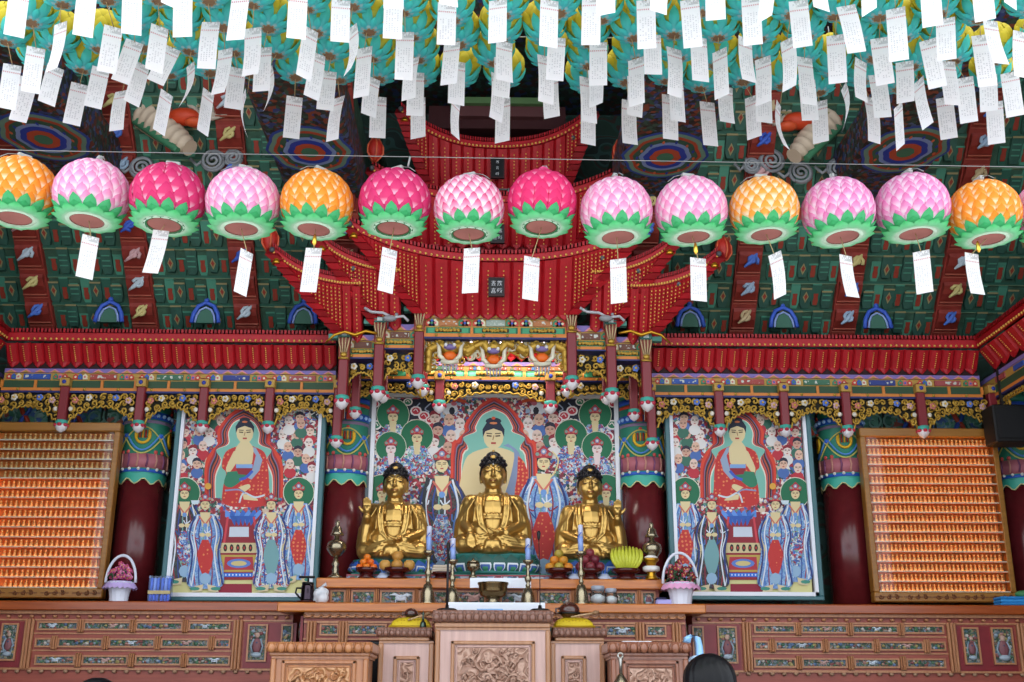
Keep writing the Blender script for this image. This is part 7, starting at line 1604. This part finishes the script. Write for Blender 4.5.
for r in range(max(rowidx(v.y) for v in lan) + 1):
    y = y_back - .1 - RB*r; m = MB(); m.tube([(-4.2, y, ZL + TR*1.52), (0, y, ZL + TR*1.5), (4.2, y, ZL + TR*1.52)], .004, col('7a7c7a', .4), 5); tag(m.build('overhead_wire'), 'steel wire above the teal lanterns, %s from the back' % ORD[r], 'wire', 'overhead wires')
# ================================================================== visitors seen from behind
def person(px, py, Yp, ground, label):
    top = P(px, py, Yp); H_ = top.z - ground; s = H_/1.7; o = thing('person', label, 'person', (top.x, Yp, ground)); m = MB()
    def C(a, b_, r0, r1): capsule(m, [q*s for q in a], [q*s for q in b_], r0*s, r1*s)
    for g in (-1, 1):
        C((g*.09, 0, .86), (g*.1, .01, .47), .085, .058); C((g*.1, .01, .47), (g*.1, -.01, .09), .056, .036); m.ball((g*.1*s, .06*s, .04*s), .05*s, None, 10, 8, (.8, 2.2, .8))
        C((g*.19, 0, 1.36), (g*.23, -.01, 1.1), .055, .042); C((g*.23, -.01, 1.1), (g*.2, .12, .9), .04, .028)
        hand(m, [g*.2*s, .125*s, .885*s], (0, .35, -.9), (g, 0, 0), .95*s, .3, g)
    C((0, 0, .9), (0, 0, 1.25), .135, .15); C((-.13, 0, 1.36), (.13, 0, 1.36), .075, .075); C((0, 0, 1.4), (0, .015, 1.5), .052, .05)
    m.ball((0, .02*s, 1.575*s), .1*s, None, 18, 12, (.8, .98, 1.22)); m.tube([(0, .105*s, 1.59*s), (0, .128*s, 1.555*s), (0, .118*s, 1.545*s)], [.01*s, .016*s, .012*s], None, 8)
    for g in (-1, 1): m.ball((g*.084*s, .01*s, 1.565*s), .025*s, None, 8, 6, (.45, .8, 1.2)); m.ball((g*.03*s, .1*s, 1.585*s), .014*s, None, 8, 6)
    m.tube([(-.022*s, .108*s, 1.52*s), (0, .116*s, 1.52*s), (.022*s, .108*s, 1.52*s)], .008*s, None, 6)
    remeshed(m, 'body', o, .011*s, col('b98a6c', .6), (0, 0, 0), 3)
    c = MB()
    def K(a, b_, r0, r1): capsule(c, [q*s for q in a], [q*s for q in b_], r0*s, r1*s)
    for g in (-1, 1): K((g*.19, 0, 1.36), (g*.23, -.01, 1.1), .066, .054); K((g*.23, -.01, 1.1), (g*.205, .1, .94), .052, .042)
    K((0, 0, .95), (0, 0, 1.25), .15, .165); K((-.13, 0, 1.36), (.13, 0, 1.36), .086, .086); remeshed(c, 'jacket', o, .012*s, col('2a3040', .8), (0, 0, 0), 3)
    c = MB(); 
    for g in (-1, 1): K((g*.085, 0, .92), (g*.1, .01, .47), .105, .075); K((g*.1, .01, .47), (g*.1, -.01, .1), .074, .06)
    remeshed(c, 'trousers', o, .012*s, col('1c1e26', .8), (0, 0, 0), 3)
    h = MB(); h.ball((0, .0, 1.59*s), .114*s, None, 20, 14, (.94, 1.02, 1.0)); h.ball((0, -.03*s, 1.53*s), .098*s, None, 18, 12, (.95, .8, 1.1)); rr = random.Random(3)
    for k in range(60):
        a = 2*PI*k/60; e = rr.uniform(.1, .5)
        th = [.12 + (1.95 if math.sin(a) < .3 else 1.35)*j/9 for j in range(10)]; q = .002*(k % 3)
        h.tube([((.112 + q)*s*math.sin(t_)*math.cos(a + .05*math.sin(5*t_)), (.116 + q)*s*math.sin(t_)*math.sin(a + .05*math.sin(5*t_)), (1.588 + (.112 + q)*math.cos(t_))*s) for t_ in th], .0085*s, None, 6)
    zz = o
    hm, n, l, b = _new('black_hair'); b.inputs['Base Color'].default_value = lin('08080c'); b.inputs['Roughness'].default_value = .4; b.inputs['Specular IOR Level'].default_value = .2
    remeshed(h, 'hair', o, .0075*s, hm, (0, 0, 0), 1)
    e = MB()
    for g in (-1, 1): e.ball((top.x + g*.032*s, Yp + .112*s, ground + 1.588*s), .009*s, col('2a1c14', .3), 8, 6)
    e.build('eye', o)
person(708.5, 655.5, 5.3, -1.0, 'person with black hair seen from behind, before the reddish-brown chest')
person(98, 679.6, 5.3, -1.0, 'person showing only a sliver of black hair, below the left altar panels')
